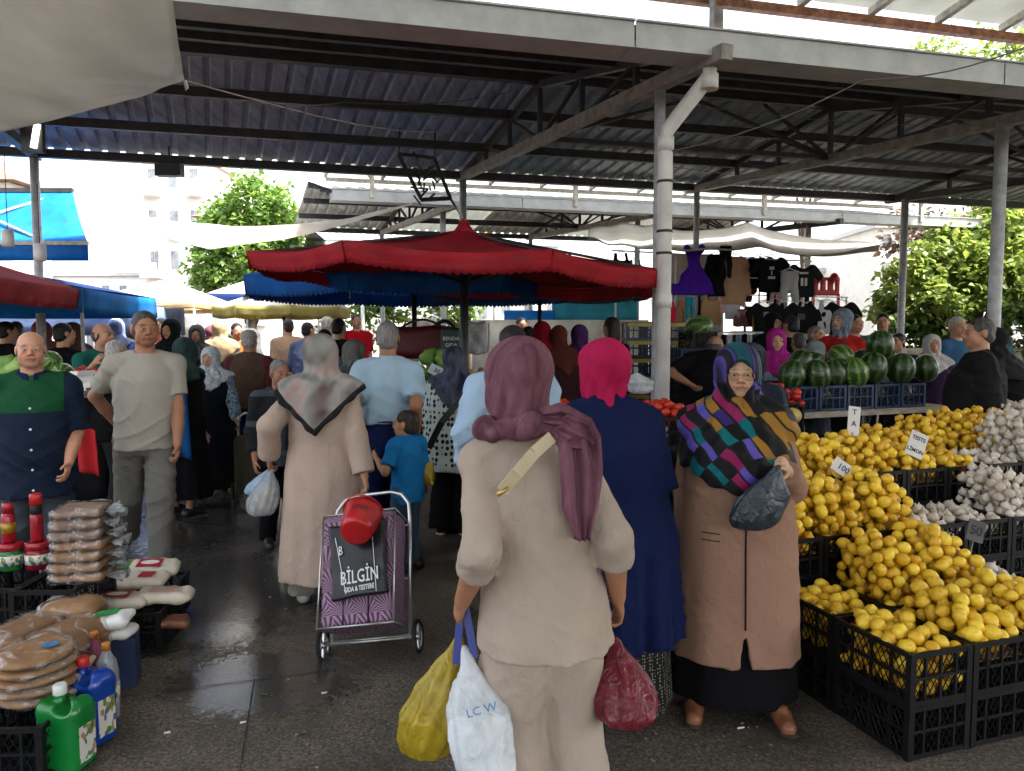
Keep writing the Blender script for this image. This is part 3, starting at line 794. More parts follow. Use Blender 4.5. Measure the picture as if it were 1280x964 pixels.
M_dark_steel = mat('dark_painted_steel', (.035, .033, .034), .55, .35, 9, .2); M_galv = mat('galvanised_gutter', (.40, .41, .40), .5, .14, 5, .2, 90, .2)
M_beam = mat('weathered_steel_beam', (.25, .23, .205), .6, .35, 10, .3); M_rust = mat('rusty_steel', (.23, .10, .05), .8, .5, 16, .5); M_pole = mat('grey_pole_paint', (.42, .43, .43), .5, .22, 12, .2)
M_white_pipe = mat('white_pipe', (.60, .59, .56), .42, .14, 5, .1, 40)
def rib_sheet(wd, length_vec, depth=.03, pitch=.2, thick=.002):
    """trapezoid-ribbed metal sheet, wd along U, ribs along length_vec"""
    b = MB(); xs = []; k = int(round(wd / pitch))
    for i in range(k): xs += [(i * pitch, 0), (i * pitch + pitch * .58, 0), (i * pitch + pitch * .68, depth), (i * pitch + pitch * .90, depth)]
    xs.append((k * pitch + .012, 0))
    A = [U * x + Vector((0, 0, z)) for x, z in xs]
    L = Vector(length_vec); n_ = len(A)
    vs = A + [p + L for p in A] + [p + Vector((0, 0, thick)) for p in A] + [p + L + Vector((0, 0, thick)) for p in A]
    fs = [(i + 1, i, n_ + i, n_ + i + 1) for i in range(n_ - 1)] + [(2 * n_ + i, 2 * n_ + i + 1, 3 * n_ + i + 1, 3 * n_ + i) for i in range(n_ - 1)]
    return b.add(vs, fs).mesh('roof_sheet')
def canopy(label, b0, dz, a0, a1, trusses, sheet_mat, near_posts, far_posts, gut=None, light_sheets=()):
    t = thing('market_canopy', label, 'canopy', PC(0, b0, 0))
    t_inv = -PC(0, b0, 0)
    P = lambda a, b, z: PC(a, b0 + b, z + dz) + t_inv
    zg, zr, ze = 3.66, 4.34, 3.86; br, bf = 2.85, 5.55
    near = rib_sheet(1.0, P(0, br, zr) - P(0, -.05, zg)); far = rib_sheet(1.0, P(0, bf, ze) - P(0, br, zr))
    near.materials.append(sheet_mat); far.materials.append(sheet_mat)
    k = int(a1 - a0)
    for i in range(k):
        mobj('roof_sheet', near, None, t, P(a0 + i, -.05, zg)); q = mobj('roof_sheet', far, None, t, P(a0 + i, br, zr))
        if i in light_sheets:
            q.data = far.copy(); q.data.materials.clear(); q.data.materials.append(M_trans)
    # box gutter in lengths
    L = 3.0; i = a0; ge = gut or a1
    while i < ge:
        e = min(i + L, ge); g = MB()
        g.beam(P(i, -.10, 3.58), P(e - .012, -.10, 3.58), .006, .17); g.beam(P(i, .03, 3.50), P(e - .012, .03, 3.50), .25, .006); g.beam(P(i, .155, 3.57), P(e - .012, .155, 3.57), .006, .15); g.beam(P(i, -.11, 3.665), P(e - .012, -.11, 3.665), .03, .012)
        g.build('gutter', M_galv, t); i = e
    for bb, zz, wd in ((.55, 3.735, .06), (1.25, 3.905, .06), (2.0, 4.09, .06), (2.85, 4.265, .10), (3.65, 4.11, .07), (4.55, 3.95, .07), (5.45, 3.79, .09)):
        g = MB(); g.beam(P(a0, bb, zz), P(a1, bb, zz), wd, .10); g.build('purlin', M_dark_steel, t)
    for ti, a in enumerate(trusses):
        cz = lambda b: 3.50 + .05 * b
        g = MB(); g.beam(P(a, -.2, cz(-.2)), P(a, 5.6, cz(5.6)), .09, .10); g.build('bottom_chord', M_beam if ti in (0, 1) else M_dark_steel, t)
        g = MB(); g.beam(P(a, -.0, zg - .06), P(a, br, zr - .13), .06, .07); g.build('rafter', M_dark_steel, t)
        g = MB(); g.beam(P(a, br, zr - .13), P(a, bf - .05, ze - .08), .06, .07); g.build('rafter', M_dark_steel, t)
        ztop = lambda b: (zg - .06 + (zr - zg - .07) * b / br) if b < br else (zr - .13 + (ze - zr + .05) * (b - br) / (bf - br))
        prev = None
        for b in (.95, 1.9, 2.85, 3.7, 4.5):
            g = MB(); g.beam(P(a, b, cz(b)), P(a, b, ztop(b)), .045, .045, U); g.build('strut', M_dark_steel, t)
        for b1, b2 in ((.95, 1.9), (1.9, 2.85), (3.7, 2.85), (4.5, 3.7)):
            g = MB(); g.beam(P(a, b1, ztop(b1)), P(a, b2, cz(b2)), .035, .035, U); g.build('strut', M_dark_steel, t)
    # cross bracing between trusses
    for a, a2 in zip(trusses[:-1], trusses[1:]):
        for bb in (2.85,):
            m_ = (a + a2) / 2
            for q, q2 in ((a, m_), (a2, m_)):
                g = MB(); g.beam(P(q, bb, 3.66), P(q2, bb, 4.2), .035, .035); g.build('brace', M_dark_steel, t)
                g = MB(); g.beam(P(q, bb, 3.66), P(q + (q2 - q) * .5, bb, 4.2), .03, .03); g.build('brace', M_dark_steel, t)
            g = MB(); g.beam(P(a, bb, 3.66), P(a2, bb, 3.66), .04, .05); g.build('brace', M_dark_steel, t)
    for a, b, r in near_posts + far_posts:
        top = P(a, b, 3.50 + .05 * b); g = MB(); g.tube([(top.x, top.y, -.02), (top.x, top.y, top.z - .02)], r, 12)
        g.tube([(top.x, top.y, 0), (top.x, top.y, .012)], r * 2.2, 12); g.build('post', M_pole, t)
    return t
def trans_mat(name, c, tr=.5):
    n = N(name); v = n.co(); f = n.noise(v, 3, 5, .6)
    c1 = n.ramp(f, [(.3, tuple(q * .82 for q in _c(c)[:3])), (.7, c)])
    d = n.n('BsdfDiffuse'); tl = n.n('BsdfTranslucent'); n.l(c1, d.inputs[0]); n.l(c1, tl.inputs[0])
    mx = n.n('MixShader'); mx.inputs[0].default_value = tr; n.l(d.outputs[0], mx.inputs[1]); n.l(tl.outputs[0], mx.inputs[2]); n.l(mx.outputs[0], n.out.inputs[0])
    return n.m
M_trans = trans_mat('translucent_roof_panel', (.66, .67, .63), .36)
c1 = canopy('long corrugated blue grey market roof on steel trusses with grey gutter over the aisle', 0, 0, -6.6, 12.4, [0, 3.5, 7.0, 10.5, -5.2][:4], M_blue_sheet,
       [(0, .60, .042), (3.5, .82, .055), (7.0, .7, .055), (10.5, .7, .055)], [(0, 5.42, .05), (3.5, 5.4, .045), (7.0, 5.25, .055), (10.5, 5.3, .05), (-5.2, 5.4, .05)])
# left end frame of the first canopy
g = MB(); inv = -PC(0, 0, 0); g.beam(PC(-5.2, -.2, 3.49) + inv, PC(-5.2, 5.6, 3.78) + inv, .09, .10); g.build('bottom_chord', M_dark_steel, c1)
c0 = canopy('unseen corrugated market roof added over the camera to dim the foreground', -9.6, .05, -7.6, 9.4, [-5.2, -1.7, 1.8, 5.3], M_grey_sheet, [(-5.2, .6, .05), (1.8, .6, .05), (5.3, .6, .05)], [(5.3, 5.4, .05)])  # added out of view to keep sky light off the foreground
c2 = canopy('corrugated grey market roof standing behind the long blue grey one', 7.15, .17, -1.5, 8.5, [.4, 3.9, 7.4], M_grey_sheet,
       [(.4, .6, .05), (3.9, .6, .05), (7.4, .6, .05), (10.9, .1, .05)], [(.4, 5.4, .05), (3.9, 5.4, .05), (7.4, 5.4, .05)], gut=11.1, light_sheets=(2, 3, 6, 7))
c3 = canopy('third corrugated market roof far behind with its own gutter', 14.4, .3, -.6, 5.4, [.4, 3.9], M_grey_sheet, [(.4, .6, .05), (3.9, .6, .05)], [(.4, 5.4, .05), (3.9, 5.4, .05)])
# white rain pipe with its elbow, strapped to the near post
dp = thing('rain_pipe', 'white rain pipe with elbow strapped to the slim post below the gutter', 'pipe', PC(0, .0, 0))
i0 = -PC(0, 0, 0); base = at(828, 480, 5.52); bx, by = base.x, base.y
g = MB(); top = PC(.02, .02, 3.50); g.tube([Vector((top.x, top.y, 3.56)) + i0, Vector((top.x, top.y, 3.40)) + i0, Vector((bx + .01, by, 3.10)) + i0, Vector((bx, by, 2.98)) + i0, Vector((bx, by, .05)) + i0], .054, 16); g.build('pipe', M_white_pipe, dp)
for z in (3.36, 3.0, 1.86):
    g = MB(); q = Vector((bx, by, z)) if z < 3.2 else Vector((top.x, top.y, z)); g.tube([q + i0 - Vector((0, 0, .05)), q + i0 + Vector((0, 0, .05))], .062, 16); g.build('socket', M_white_pipe, dp)
for z in (2.72, 2.36, 2.2):
    g = MB(); g.tube([Vector((bx, by, z)) + i0, Vector((bx, by, z + .018)) + i0], .060, 14); g.build('strap', M_dark_steel, dp)
# translucent skylight strips
def skylight(label, b0, z0, b1, z1, a0, a1, step, frame, posts):
    t = thing('skylight_roof', label, 'roof', PC(a0, b0, z0)); inv = -PC(a0, b0, z0)
    P = lambda a, b, z: PC(a, b, z) + inv
    k = int((a1 - a0) / step)
    for i in range(k):
        a = a0 + i * step; g = MB()
        n_ = Vector((0, 0, .006)); A, B, C, D = P(a, b0, z0), P(a + step - .006, b0, z0), P(a + step - .006, b1, z1), P(a, b1, z1)
        g.add([A, B, C, D, A + n_, B + n_, C + n_, D + n_], [(3, 2, 1, 0), (4, 5, 6, 7), (0, 1, 5, 4), (2, 3, 7, 6), (1, 2, 6, 5), (3, 0, 4, 7)]); g.build('roof_panel', M_trans, t)
        g = MB(); dn = Vector((0, 0, -.035)); g.beam(A + dn, D + dn, .05, .05); g.build('rafter', M_cream, t)
    for b, z in ((b0, z0), ((b0 + b1) / 2, (z0 + z1) / 2), (b1, z1)):
        g = MB(); g.beam(P(a0, b, z - .09), P(a1, b, z - .09), .06, .06); g.build('purlin', frame, t)
    for a in posts:
        g = MB(); g.beam(P(a, .0, 3.55), P(a, .0, 4.0), .07, .07, U); g.build('post', M_beam, t)
        g = MB(); g.beam(P(a, .0, 3.86), P(a, -.35, 4.12), .05, .05, U); g.build('brace', frame, t)
    return t
M_cream = mat('cream_painted_steel', (.50, .46, .38), .6, .3, 20, .2)
skylight('translucent white skylight roof with rusty frame above the gutter', .12, 4.04, -5.4, 5.3, -4.6, 10.2, .6, M_rust, (0.05, 3.5))
s2 = skylight('pale translucent skylight strip between the two big roofs', 7.75, 4.20, 5.75, 4.42, -1.5, 9.4, .9, M_cream, ())
for a in (-.9, 2.4, 5.9, 9.2):
    inv = -PC(-1.5, 7.75, 4.20); g = MB(); g.beam(PC(a, 7.05, 3.72) + inv, PC(a, 7.05, 4.22) + inv, .07, .07, U); g.beam(PC(a, 7.05, 4.0) + inv, PC(a - .25, 6.8, 4.22) + inv, .04, .04, U); g.build('post', M_cream, s2)

# ------------------------------------------------------------------ tarpaulins, parasols, tents
def sheet(name, label, cat, P, nu, nv, m, thick=.004, base=None, group=None):
    b = MB(); b.grid(P, nu, nv, True, thick); o = b.build(name, m); tag(o, label, cat, group); return o
M_tarp = mat('grey_canvas', (.50, .48, .44), .85, .10, 4, .25, 300, c2=(.42, .39, .35)); M_tarp2 = trans_mat('pale_tarpaulin', (.62, .58, .52), .3)
def tarp_near(i, j):
    A = at(231, 101, 3.3); B = at(205, -90, 2.1); C = at(-90, 178, 4.2); D = at(-120, -160, 2.4)
    p = A.lerp(B, i).lerp(C.lerp(D, i), j)
    r = math.hypot(i, j); th = math.atan2(j, i)
    p.z += -.22 * i * (1 - i) * (1 - j) - .30 * j * (1 - j) * .6 + .018 * math.sin(17 * th) * math.exp(-2.2 * r) * min(1, r * 6)
    return p
M_tarp_near = trans_mat('grey_canvas_awning', (.84, .82, .78), .50)
tn = sheet('awning_sheet', 'grey canvas awning stretched to a tied corner beside the big roof', 'awning', tarp_near, 48, 40, M_tarp_near)
c_ = at(231, 101, 3.3)
b = MB(); b.tube([c_, c_ + Vector((.008, 0, -.03)), c_ + Vector((.0, 0, -.045)), c_ + Vector((-.012, 0, -.03)), c_], .009, 6)
o = b.build('corner_knot', M_tarp, tn); 
b = MB(); e = PC(-.6, 2.8, 3.72); b.tube([c_.lerp(e, q / 8) - Vector((0, 0, .12 * math.sin(math.pi * q / 8))) for q in range(9)], .004, 5); o = b.build('rope', mat('rope', (.25, .2, .15)), tn)
def tarp_sag(i, j):
    topx = [(155, 267), (215, 276), (290, 283), (370, 281), (440, 272), (515, 254)]; lowx = [(156, 268), (205, 297), (262, 311), (345, 298), (430, 278), (514, 256)]
    def lp(L, t): k = min(int(t * 5), 4); f = t * 5 - k; return L[k][0] + (L[k + 1][0] - L[k][0]) * f, L[k][1] + (L[k + 1][1] - L[k][1]) * f
    a = at(*lp(topx, i), 10.6 + .6 * i); c = at(*lp(lowx, i), 11.0 + .8 * math.sin(math.pi * i) + .4 * i)
    p = a.lerp(c, j); p.z -= .10 * math.sin(math.pi * j) * math.sin(math.pi * i) - .006 * math.sin(23 * i + 3 * j)
    return p
sheet('shade_sail', 'grey shade sheet sagging from a point beside the red parasol', 'sail', tarp_sag, 40, 14, trans_mat('pale_grey_sail', (.86, .82, .75), .62))
b = MB(); b.tube([at(515, 254, 11.2), at(540, 250, 10.9), PC(0, 5.5, 3.62)], .006, 5); tag(b.build('rope', mat('rope', (.25, .2, .15))), 'thin rope tying the sagging shade sheet to the roof post', 'rope')
def tarp_cloth(i, j):
    xs = [(735, 286), (775, 279), (815, 282), (870, 290), (935, 279), (985, 294), (1095, 305)]; lo = [(735, 296), (770, 306), (820, 312), (880, 314), (950, 310), (1010, 321), (1100, 307)]
    def lp(L, t): k = min(int(t * 6), 5); f = t * 6 - k; return L[k][0] + (L[k + 1][0] - L[k][0]) * f, L[k][1] + (L[k + 1][1] - L[k][1]) * f
    a = at(*lp(xs, i), 12.6 + .2 * i); c = at(*lp(lo, i), 10.3 + .2 * i); p = c.lerp(a, j); p.z -= .10 * math.sin(math.pi * j) * (1 + .4 * math.sin(9 * i)) - .015 * math.sin(40 * i)
    return p
aw2 = sheet('awning_sheet', 'pale peaked canvas awning above the hanging clothes', 'awning', tarp_cloth, 60, 14, M_tarp2)
for i0_ in (.36, .67):
    b = MB(); b.grid(lambda i, j, i0_=i0_: tarp_cloth(i0_ + .012 * i + .05 * j, j) - Vector((0, .004, .008)), 2, 14); b.build('stripe', mat('orange_stripe', (.55, .25, .15)), aw2)

def parasol(label, cx, cy, zr, za, rad, nside, rot, m, mv, val=.17, pole=.03, scal=.055, ry=None, cap=True, pole_m=None, sag=.06, tilt=0.0, pz=0, vm=None, group=None):
    t = thing('parasol', label, 'parasol', (cx, cy, 0), R(rot), group)
    ry = ry or rad
    cor = [Vector((rad * math.cos(2 * math.pi * (k + .5) / nside) / 1.0, ry * math.sin(2 * math.pi * (k + .5) / nside), zr - tilt * rad * math.cos(2 * math.pi * (k + .5) / nside))) for k in range(nside)]
    apex = Vector((0, 0, za)); b = MB()
    for k in range(nside):
        A, B = cor[k], cor[(k + 1) % nside]
        def P(i, j, A=A, B=B):
            e = A.lerp(B, i); e = e - Vector((0, 0, sag * .5 * math.sin(math.pi * i))); p = apex.lerp(e, j); p.z -= sag * math.sin(math.pi * j) * (.5 + .5 * math.sin(math.pi * i)) ; return p
        b.grid(P, 10, 8, True, .003)
    b.build('canopy_cloth', m, t)
    for k in range(nside):
        A, B = cor[k], cor[(k + 1) % nside]; b = MB(); L = (B - A).length; nsc = max(3, int(L / scal)) 
        nr = Vector(((A + B).x, (A + B).y, 0)).normalized()
        def P(i, j, A=A, B=B, nr=nr, nsc=nsc):
            e = A.lerp(B, i); e.z -= sag * .5 * math.sin(math.pi * i)
            d = val * j * (1 - .10 * (1 - abs(math.sin(math.pi * nsc * i)) ** .6) * (1 if j > .9 else 0))
            return e + Vector((0, 0, -d)) + nr * (.012 + .012 * math.sin(9 * i * L / .5 + k) * j - .03 * j)
        b.grid(P, nsc * 4, 3, True, .003); b.build('valance', vm or m, t)
    for k in range(nside):
        b = MB(); b.tube([apex - Vector((0, 0, .03)), cor[k] - Vector((0, 0, .02))], .012, 6); b.build('rib', mv, t)
        b = MB(); b.tube([Vector((0, 0, zr - .12)), apex.lerp(cor[k], .55) - Vector((0, 0, .035))], .010, 6); b.build('strut', mv, t)
    b = MB(); b.tube([(0, 0, pz), (0, 0, za - .01)], pole, 12); b.build('pole', pole_m or mv, t)
    if cap:
        b = MB(); b.lathe([(.10, -.03), (.07, .01), (.05, .04), (.045, .07), (.02, .08)], 12, (0, 0, za - .01)); b.build('cap', m, t)
    b = MB(); b.lathe([(.25, 0), (.25, .05), (.06, .10)], 16, (0, 0, pz)); b.build('foot', mat('concrete_foot', (.25, .25, .24), .9), t)
    return t
M_black_metal = mat('black_metal', (.02, .02, .022), .45, .2)
def fabric(name, c, tr=.15):
    n = N(name); v = n.co(); f = n.noise(v, 2.5, 5, .6); g_ = n.noise(v, 9, 3, .5, 1)
    col = _c(c)[:3]; st_ = n.noise(n.co((1.2, 1.2, 7)), 1, 5, .7); c1 = n.mix(n.ramp(st_, [(.52, 0.0), (.75, .35)]), n.ramp(f, [(.28, tuple(q * .62 for q in col)), (.72, tuple(min(1, q * 1.2) for q in col))]), (.16, .13, .11))
    n.base(c1).set(Roughness=.8, Specular_IOR_Level=.25); n.bump(g_, .35, .02)
    tl = n.n('BsdfTranslucent'); n.l(c1, tl.inputs[0]); mx = n.n('MixShader'); mx.inputs[0].default_value = tr
    n.l(n.b.outputs[0], mx.inputs[1]); n.l(tl.outputs[0], mx.inputs[2]); n.l(mx.outputs[0], n.out.inputs[0])
    return n.m
M_redcloth = fabric('red_canvas', (.42, .018, .03), .3); M_redcloth2 = fabric('bright_red_canvas', (.50, .05, .06), .3); M_bluecloth = fabric('blue_canvas', (.01, .12, .45), .25); M_navycloth = fabric('navy_canvas', (.012, .035, .15), .25)
M_skyblue = fabric('sky_blue_canvas', (.01, .22, .62), .35); M_teal = fabric('teal_canvas', (.02, .32, .32), .3); M_turq = fabric('turquoise_sheet', (.05, .36, .48), .3); M_whitecloth = fabric('white_canvas', (.75, .73, .66), .4); M_yellowcloth = fabric('yellow_canvas', (.62, .56, .20), .5); M_blackcloth = fabric('black_canvas', (.02, .02, .022), .1); M_slate = fabric('slate_blue_canvas', (.10, .17, .22), .2)
parasol('big wine red parasol with scalloped edge and red cap over the aisle', -.405, 6.30, 2.17, 2.50, 1.72, 8, 0, M_redcloth, M_black_metal, .135, .034, tilt=.045, sag=.09)
parasol('blue parasol with scalloped edge tucked behind the wine red one', -1.15, 8.75, 2.24, 2.62, 1.95, 8, 12, M_bluecloth, M_black_metal, .22, .03, cap=False, ry=1.7)
parasol('teal parasol with grey valance behind the wine red parasol', .35, 9.4, 2.25, 2.55, 1.45, 8, 5, M_teal, M_black_metal, .18, .025, cap=False, vm=M_slate)
parasol('bright red parasol beside the left roof post under the blue awning', -5.72, 7.4, 2.12, 2.50, 1.42, 4, 8, M_redcloth2, M_black_metal, .22, .025, cap=False, sag=.03)
yp = parasol('yellow and white parasol with black middle beyond the crowd', -4.3, 14.0, 2.14, 2.62, 1.25, 8, 0, M_whitecloth, M_black_metal, .20, .025, cap=False, vm=M_yellowcloth)
b = MB(); b.lathe([(.78, -.30), (.4, -.15), (.05, .015)], 8, (0, 0, 2.625)); b.build('black_top', M_blackcloth, yp)
def gazebo(label, cx, cy, wx, wy, zr, za, rz, m, mv, val=.25, legs=True, group=None):
    t = thing('market_tent', label, 'tent', (cx, cy, 0), R(rz), group); ap = Vector((0, 0, za))
    cor = [Vector((sx * wx / 2, sy * wy / 2, zr)) for sx, sy in ((-1, -1), (1, -1), (1, 1), (-1, 1))]
    b = MB()
    for k in range(4):
        A, B = cor[k], cor[(k + 1) % 4]
        b.grid(lambda i, j, A=A, B=B: ap.lerp(A.lerp(B, i), j) - Vector((0, 0, .10 * math.sin(math.pi * j) * math.sin(math.pi * i))), 8, 6, True, .003)
    b.build('roof_cloth', m, t)
    for k in range(4):
        A, B = cor[k], cor[(k + 1) % 4]; b = MB()
        nr = Vector(((A + B).x, (A + B).y, 0)).normalized()
        b.grid(lambda i, j, A=A, B=B, nr=nr: A.lerp(B, i) - Vector((0, 0, val * j + .02 * math.sin(math.pi * i))) + nr * (.01 + .012 * math.sin(14 * i) * j), 16, 3, True, .003); b.build('valance', mv, t)
        if legs: b = MB(); b.tube([(A.x * .985, A.y * .985, 0), (A.x * .985, A.y * .985, zr)], .022, 8); b.build('leg', M_pole, t)
    return t
gazebo('navy market tent with bright blue valance at the left of the aisle', -6.45, 9.3, 3.0, 2.4, 2.14, 2.45, 8, M_navycloth, M_skyblue, .28)
gazebo('small pale blue tent standing behind the navy tent', -7.3, 12.6, 2.4, 2.4, 2.12, 2.40, 0, fabric('faded_blue_cloth', (.35, .45, .66), .4), fabric('pale_blue', (.25, .35, .6), .4), .5)
gazebo('white peaked tent with tan edge over the far crowd', -6.6, 14.2, 2.1, 2.4, 2.18, 2.68, 0, M_whitecloth, fabric('tan_edge', (.6, .45, .25), .4), .10)
gazebo('white tent with blue sign board beside the far tree', -5.3, 17.0, 2.4, 2.4, 2.5, 3.1, 0, M_whitecloth, M_navycloth, .25)
# blue roll-out awning on the left
aw = thing('rollout_awning', 'bright blue roll-out awning with metal arms at the left', 'awning', at(0, 325, 10.0))
inv = -at(0, 325, 10.0)
A, B, C, D = at(-160, 240, 10.4), at(91, 240, 10.4), at(110, 304, 9.4), at(-190, 304, 9.4)
b = MB(); b.grid(lambda i, j: A.lerp(B, i).lerp(D.lerp(C, i), j) + inv - Vector((0, 0, .06 * math.sin(math.pi * j))), 12, 8, True, .004); b.build('cloth', M_skyblue, aw)
b = MB(); b.grid(lambda i, j: D.lerp(C, i) + inv - Vector((0, 0, .22 * j)), 24, 3, True, .004); b.build('valance', M_skyblue, aw)
b = MB(); b.beam(A + inv + Vector((0, 0, .02)), B + inv + Vector((0, 0, .02)), .06, .06); b.build('roller', M_dark_steel, aw)
b = MB(); b.beam(D + inv, C + inv, .04, .05); b.build('front_bar', M_cream, aw)
for x in (-60, 55):
    b = MB(); e = at(x, 249, 10.3) + inv; m_ = at(x - 70, 270, 9.9) + inv; f = at(x, 302, 9.45) + inv; b.tube([e, m_, f], .02, 6); b.build('arm', M_cream, aw)
b = MB(); q = at(-130, 240, 10.45); b.tube([Vector((q.x, q.y, 0)) + inv, q + inv], .04, 8); q = at(52, 240, 10.45); b.build('post', M_pole, aw)
# turquoise sheet wall and white partition behind
def panel(name, label, cat, x0, y0, x1, y1, Y0, Y1, m, wav=.02, nu=16):
    A, B, C, D = at(x0, y0, Y0), at(x1, y0, Y1), at(x1, y1, Y1), at(x0, y1, Y0)
    return sheet(name, label, cat, lambda i, j: A.lerp(B, i).lerp(D.lerp(C, i), j) + Vector((0, wav * math.sin(21 * i + 2 * j), 0)), nu, 4, m, .01)
panel('tarpaulin', 'turquoise tarpaulin hung above the white partition', 'tarpaulin', 690, 370, 797, 400, 12.7, 13.2, M_turq)
panel('tarpaulin', 'sky blue tarpaulin strip hanging at the far end of the white partition', 'tarpaulin', 630, 388, 694, 402, 12.6, 12.7, M_skyblue)
def to_ground_panel(name, label, cat, x0, x1, ytop, Y0, Y1, m, wav=.015, nu=20, thick=.02):
    A, B = at(x0, ytop, Y0), at(x1, ytop, Y1); C, D = Vector((B.x, B.y, 0)), Vector((A.x, A.y, 0))
    return sheet(name, label, cat, lambda i, j: A.lerp(B, i).lerp(D.lerp(C, i), j) + Vector((0, wav * math.sin(25 * i + 2 * j), 0)), nu, 5, m, thick)
to_ground_panel('partition', 'long white canvas partition behind the middle stalls', 'partition', 590, 810, 400, 12.2, 12.9, M_whitecloth)
# ------------------------------------------------------------------ writing
def text_mesh(txt, size, depth=.001, bold=0.0, shear=0.0, align='CENTER'):
    cu = bpy.data.curves.new('writing', 'FONT'); cu.body = txt; cu.size = size; cu.extrude = depth; cu.offset = bold; cu.shear = shear; cu.align_x = align; cu.align_y = 'CENTER'; cu.resolution_u = 2
    o = bpy.data.objects.new('writing', cu); COL.objects.link(o)
    me = bpy.data.meshes.new_from_object(o.evaluated_get(bpy.context.evaluated_depsgraph_get()))
    bpy.data.objects.remove(o); bpy.data.curves.remove(cu); me.name = 'writing'
    return me
# ------------------------------------------------------------------ trees
def leaf_mat(name, c, tr=.45):
    n = N(name); geo = n.n('NewGeometry'); f = n.noise(n.co(), 1.1, 3)
    rp = n.n('ObjectInfo'); at_ = n.n('Attribute'); at_.attribute_name = 'Tone'
    col = _c(c)[:3]
    c1 = n.ramp(at_.outputs['Fac'], [(0.0, tuple(q * .5 for q in col)), (.5, col), (1.0, (min(1, col[0] * 1.9), min(1, col[1] * 1.5), col[2] * 1.2))])
    d = n.n('BsdfDiffuse'); t = n.n('BsdfTranslucent'); g_ = n.n('BsdfGlossy'); g_.inputs['Roughness'].default_value = .4; g_.inputs[0].default_value = (.5, .5, .5, 1)
    n.l(c1, d.inputs[0]); n.l(c1, t.inputs[0]); mx = n.n('MixShader'); mx.inputs[0].default_value = tr; n.l(d.outputs[0], mx.inputs[1]); n.l(t.outputs[0], mx.inputs[2])
    m2 = n.n('MixShader'); m2.inputs[0].default_value = .06; n.l(mx.outputs[0], m2.inputs[1]); n.l(g_.outputs[0], m2.inputs[2]); n.l(m2.outputs[0], n.out.inputs[0])
    return n.m
M_bark = mat('bark', (.10, .075, .055), .9, .4, 12, .8, 40)
def leaves(name, parent, pts, size, m, seed, droop=.5):
    """many bent leaf blades around the given points"""
    rs = np.random.RandomState(seed); P = np.array(pts); n = len(P)
    d = rs.normal(size=(n, 3)); d[:, 2] = d[:, 2] * .5 - droop * .4; d /= np.linalg.norm(d, axis=1)[:, None]
    up = np.tile([0, 0, 1.0], (n, 1)) + rs.normal(size=(n, 3)) * .6; s_ = np.cross(d, up); s_ /= np.linalg.norm(s_, axis=1)[:, None] + 1e-9; nn = np.cross(s_, d)
    L = size * rs.uniform(.6, 1.35, n)[:, None]; W = L * .36
    v = np.stack([P, P + d * L * .45 + s_ * W + nn * L * .06, P + d * L - nn * L * .18, P + d * L * .45 - s_ * W + nn * L * .06], 1).reshape(-1, 3)
    f = np.arange(n * 4).reshape(n, 4)
    me = bpy.data.meshes.new(name); me.vertices.add(n * 4); me.vertices.foreach_set('co', v.astype(np.float32).ravel())
    q = np.concatenate([f[:, [0, 1, 2]], f[:, [0, 2, 3]]]); me.loops.add(q.size); me.loops.foreach_set('vertex_index', q.astype(np.int32).ravel()); me.polygons.add(len(q)); me.polygons.foreach_set('loop_start', np.arange(0, q.size, 3, dtype=np.int32)); me.update(calc_edges=True)
    tone = np.clip(rs.normal(.45, .25, n), 0, 1).repeat(4).astype(np.float32); at_ = me.attributes.new('Tone', 'FLOAT', 'POINT'); at_.data.foreach_set('value', tone)
    return mobj(name, me, m, parent)
def tree(label, x, y, h, crown, rc, nl, size, m, seed, trunk_r=.12, group=None):
    """crown: list of (dx, dy, z, r) clumps"""
    t = thing('tree', label, 'tree', (x, y, 0), 0, group); rs = random.Random(seed); b = MB()
    b.tube([(0, 0, 0), (.05, .0, h * .25), (.02, .05, h * .5), (0, 0, h * .72)], [trunk_r, trunk_r * .8, trunk_r * .6, trunk_r * .35], 8)
    pts = []
    tot = sum(c[3] ** 2 for c in crown)
    for dx, dy, z, r in crown:
        b.tube([(.02, .02, h * .35), (dx * .5, dy * .5, (h * .4 + z) / 2), (dx, dy, z)], [trunk_r * .45, trunk_r * .3, trunk_r * .1], 6)
        k = int(nl * r * r / tot); sub = [(rs.gauss(0, 1), rs.gauss(0, 1), rs.gauss(0, .8)) for _ in range(max(4, k // 45))]
        for i in range(k):
            s_ = rs.choice(sub); l = math.sqrt(sum(q * q for q in s_)) + 1e-6; f = r * rs.uniform(.55, 1.0) / l
            pts.append((dx + s_[0] * f + rs.gauss(0, r * .16), dy + s_[1] * f + rs.gauss(0, r * .16), z + s_[2] * f + rs.gauss(0, r * .14)))
    b.build('trunk', M_bark, t); leaves('crown', t, pts, size, m, seed)
    return t
M_leaf1 = leaf_mat('broad_green_leaves', (.17, .30, .06)); M_leaf2 = leaf_mat('yellow_green_leaves', (.24, .33, .07)); M_leaf3 = leaf_mat('dark_hedge_leaves', (.09, .16, .04), .35); M_leaf4 = leaf_mat('dry_brown_leaves', (.16, .12, .09), .3)
def crown_px(base, specs):
    return [((at(x, y, Y) - Vector(base)).x, (at(x, y, Y) - Vector(base)).y, at(x, y, Y).z, r) for x, y, Y, r in specs]
B1 = Vector((px(315, 21), 21, 0))
tree('round bright green broadleaf tree behind the sagging shade sheet', B1.x, B1.y, 5.0, crown_px(B1, [(318, 262, 21, .95), (290, 275, 21, .75), (350, 268, 21.4, .8), (300, 320, 20.6, .95), (262, 338, 21, .7), (330, 345, 21, .9), (275, 300, 21.5, .7), (372, 300, 22, .7)]), 1, 9500, .17, M_leaf1, 3, .16)
B2 = Vector((px(585, 24), 24, 0))
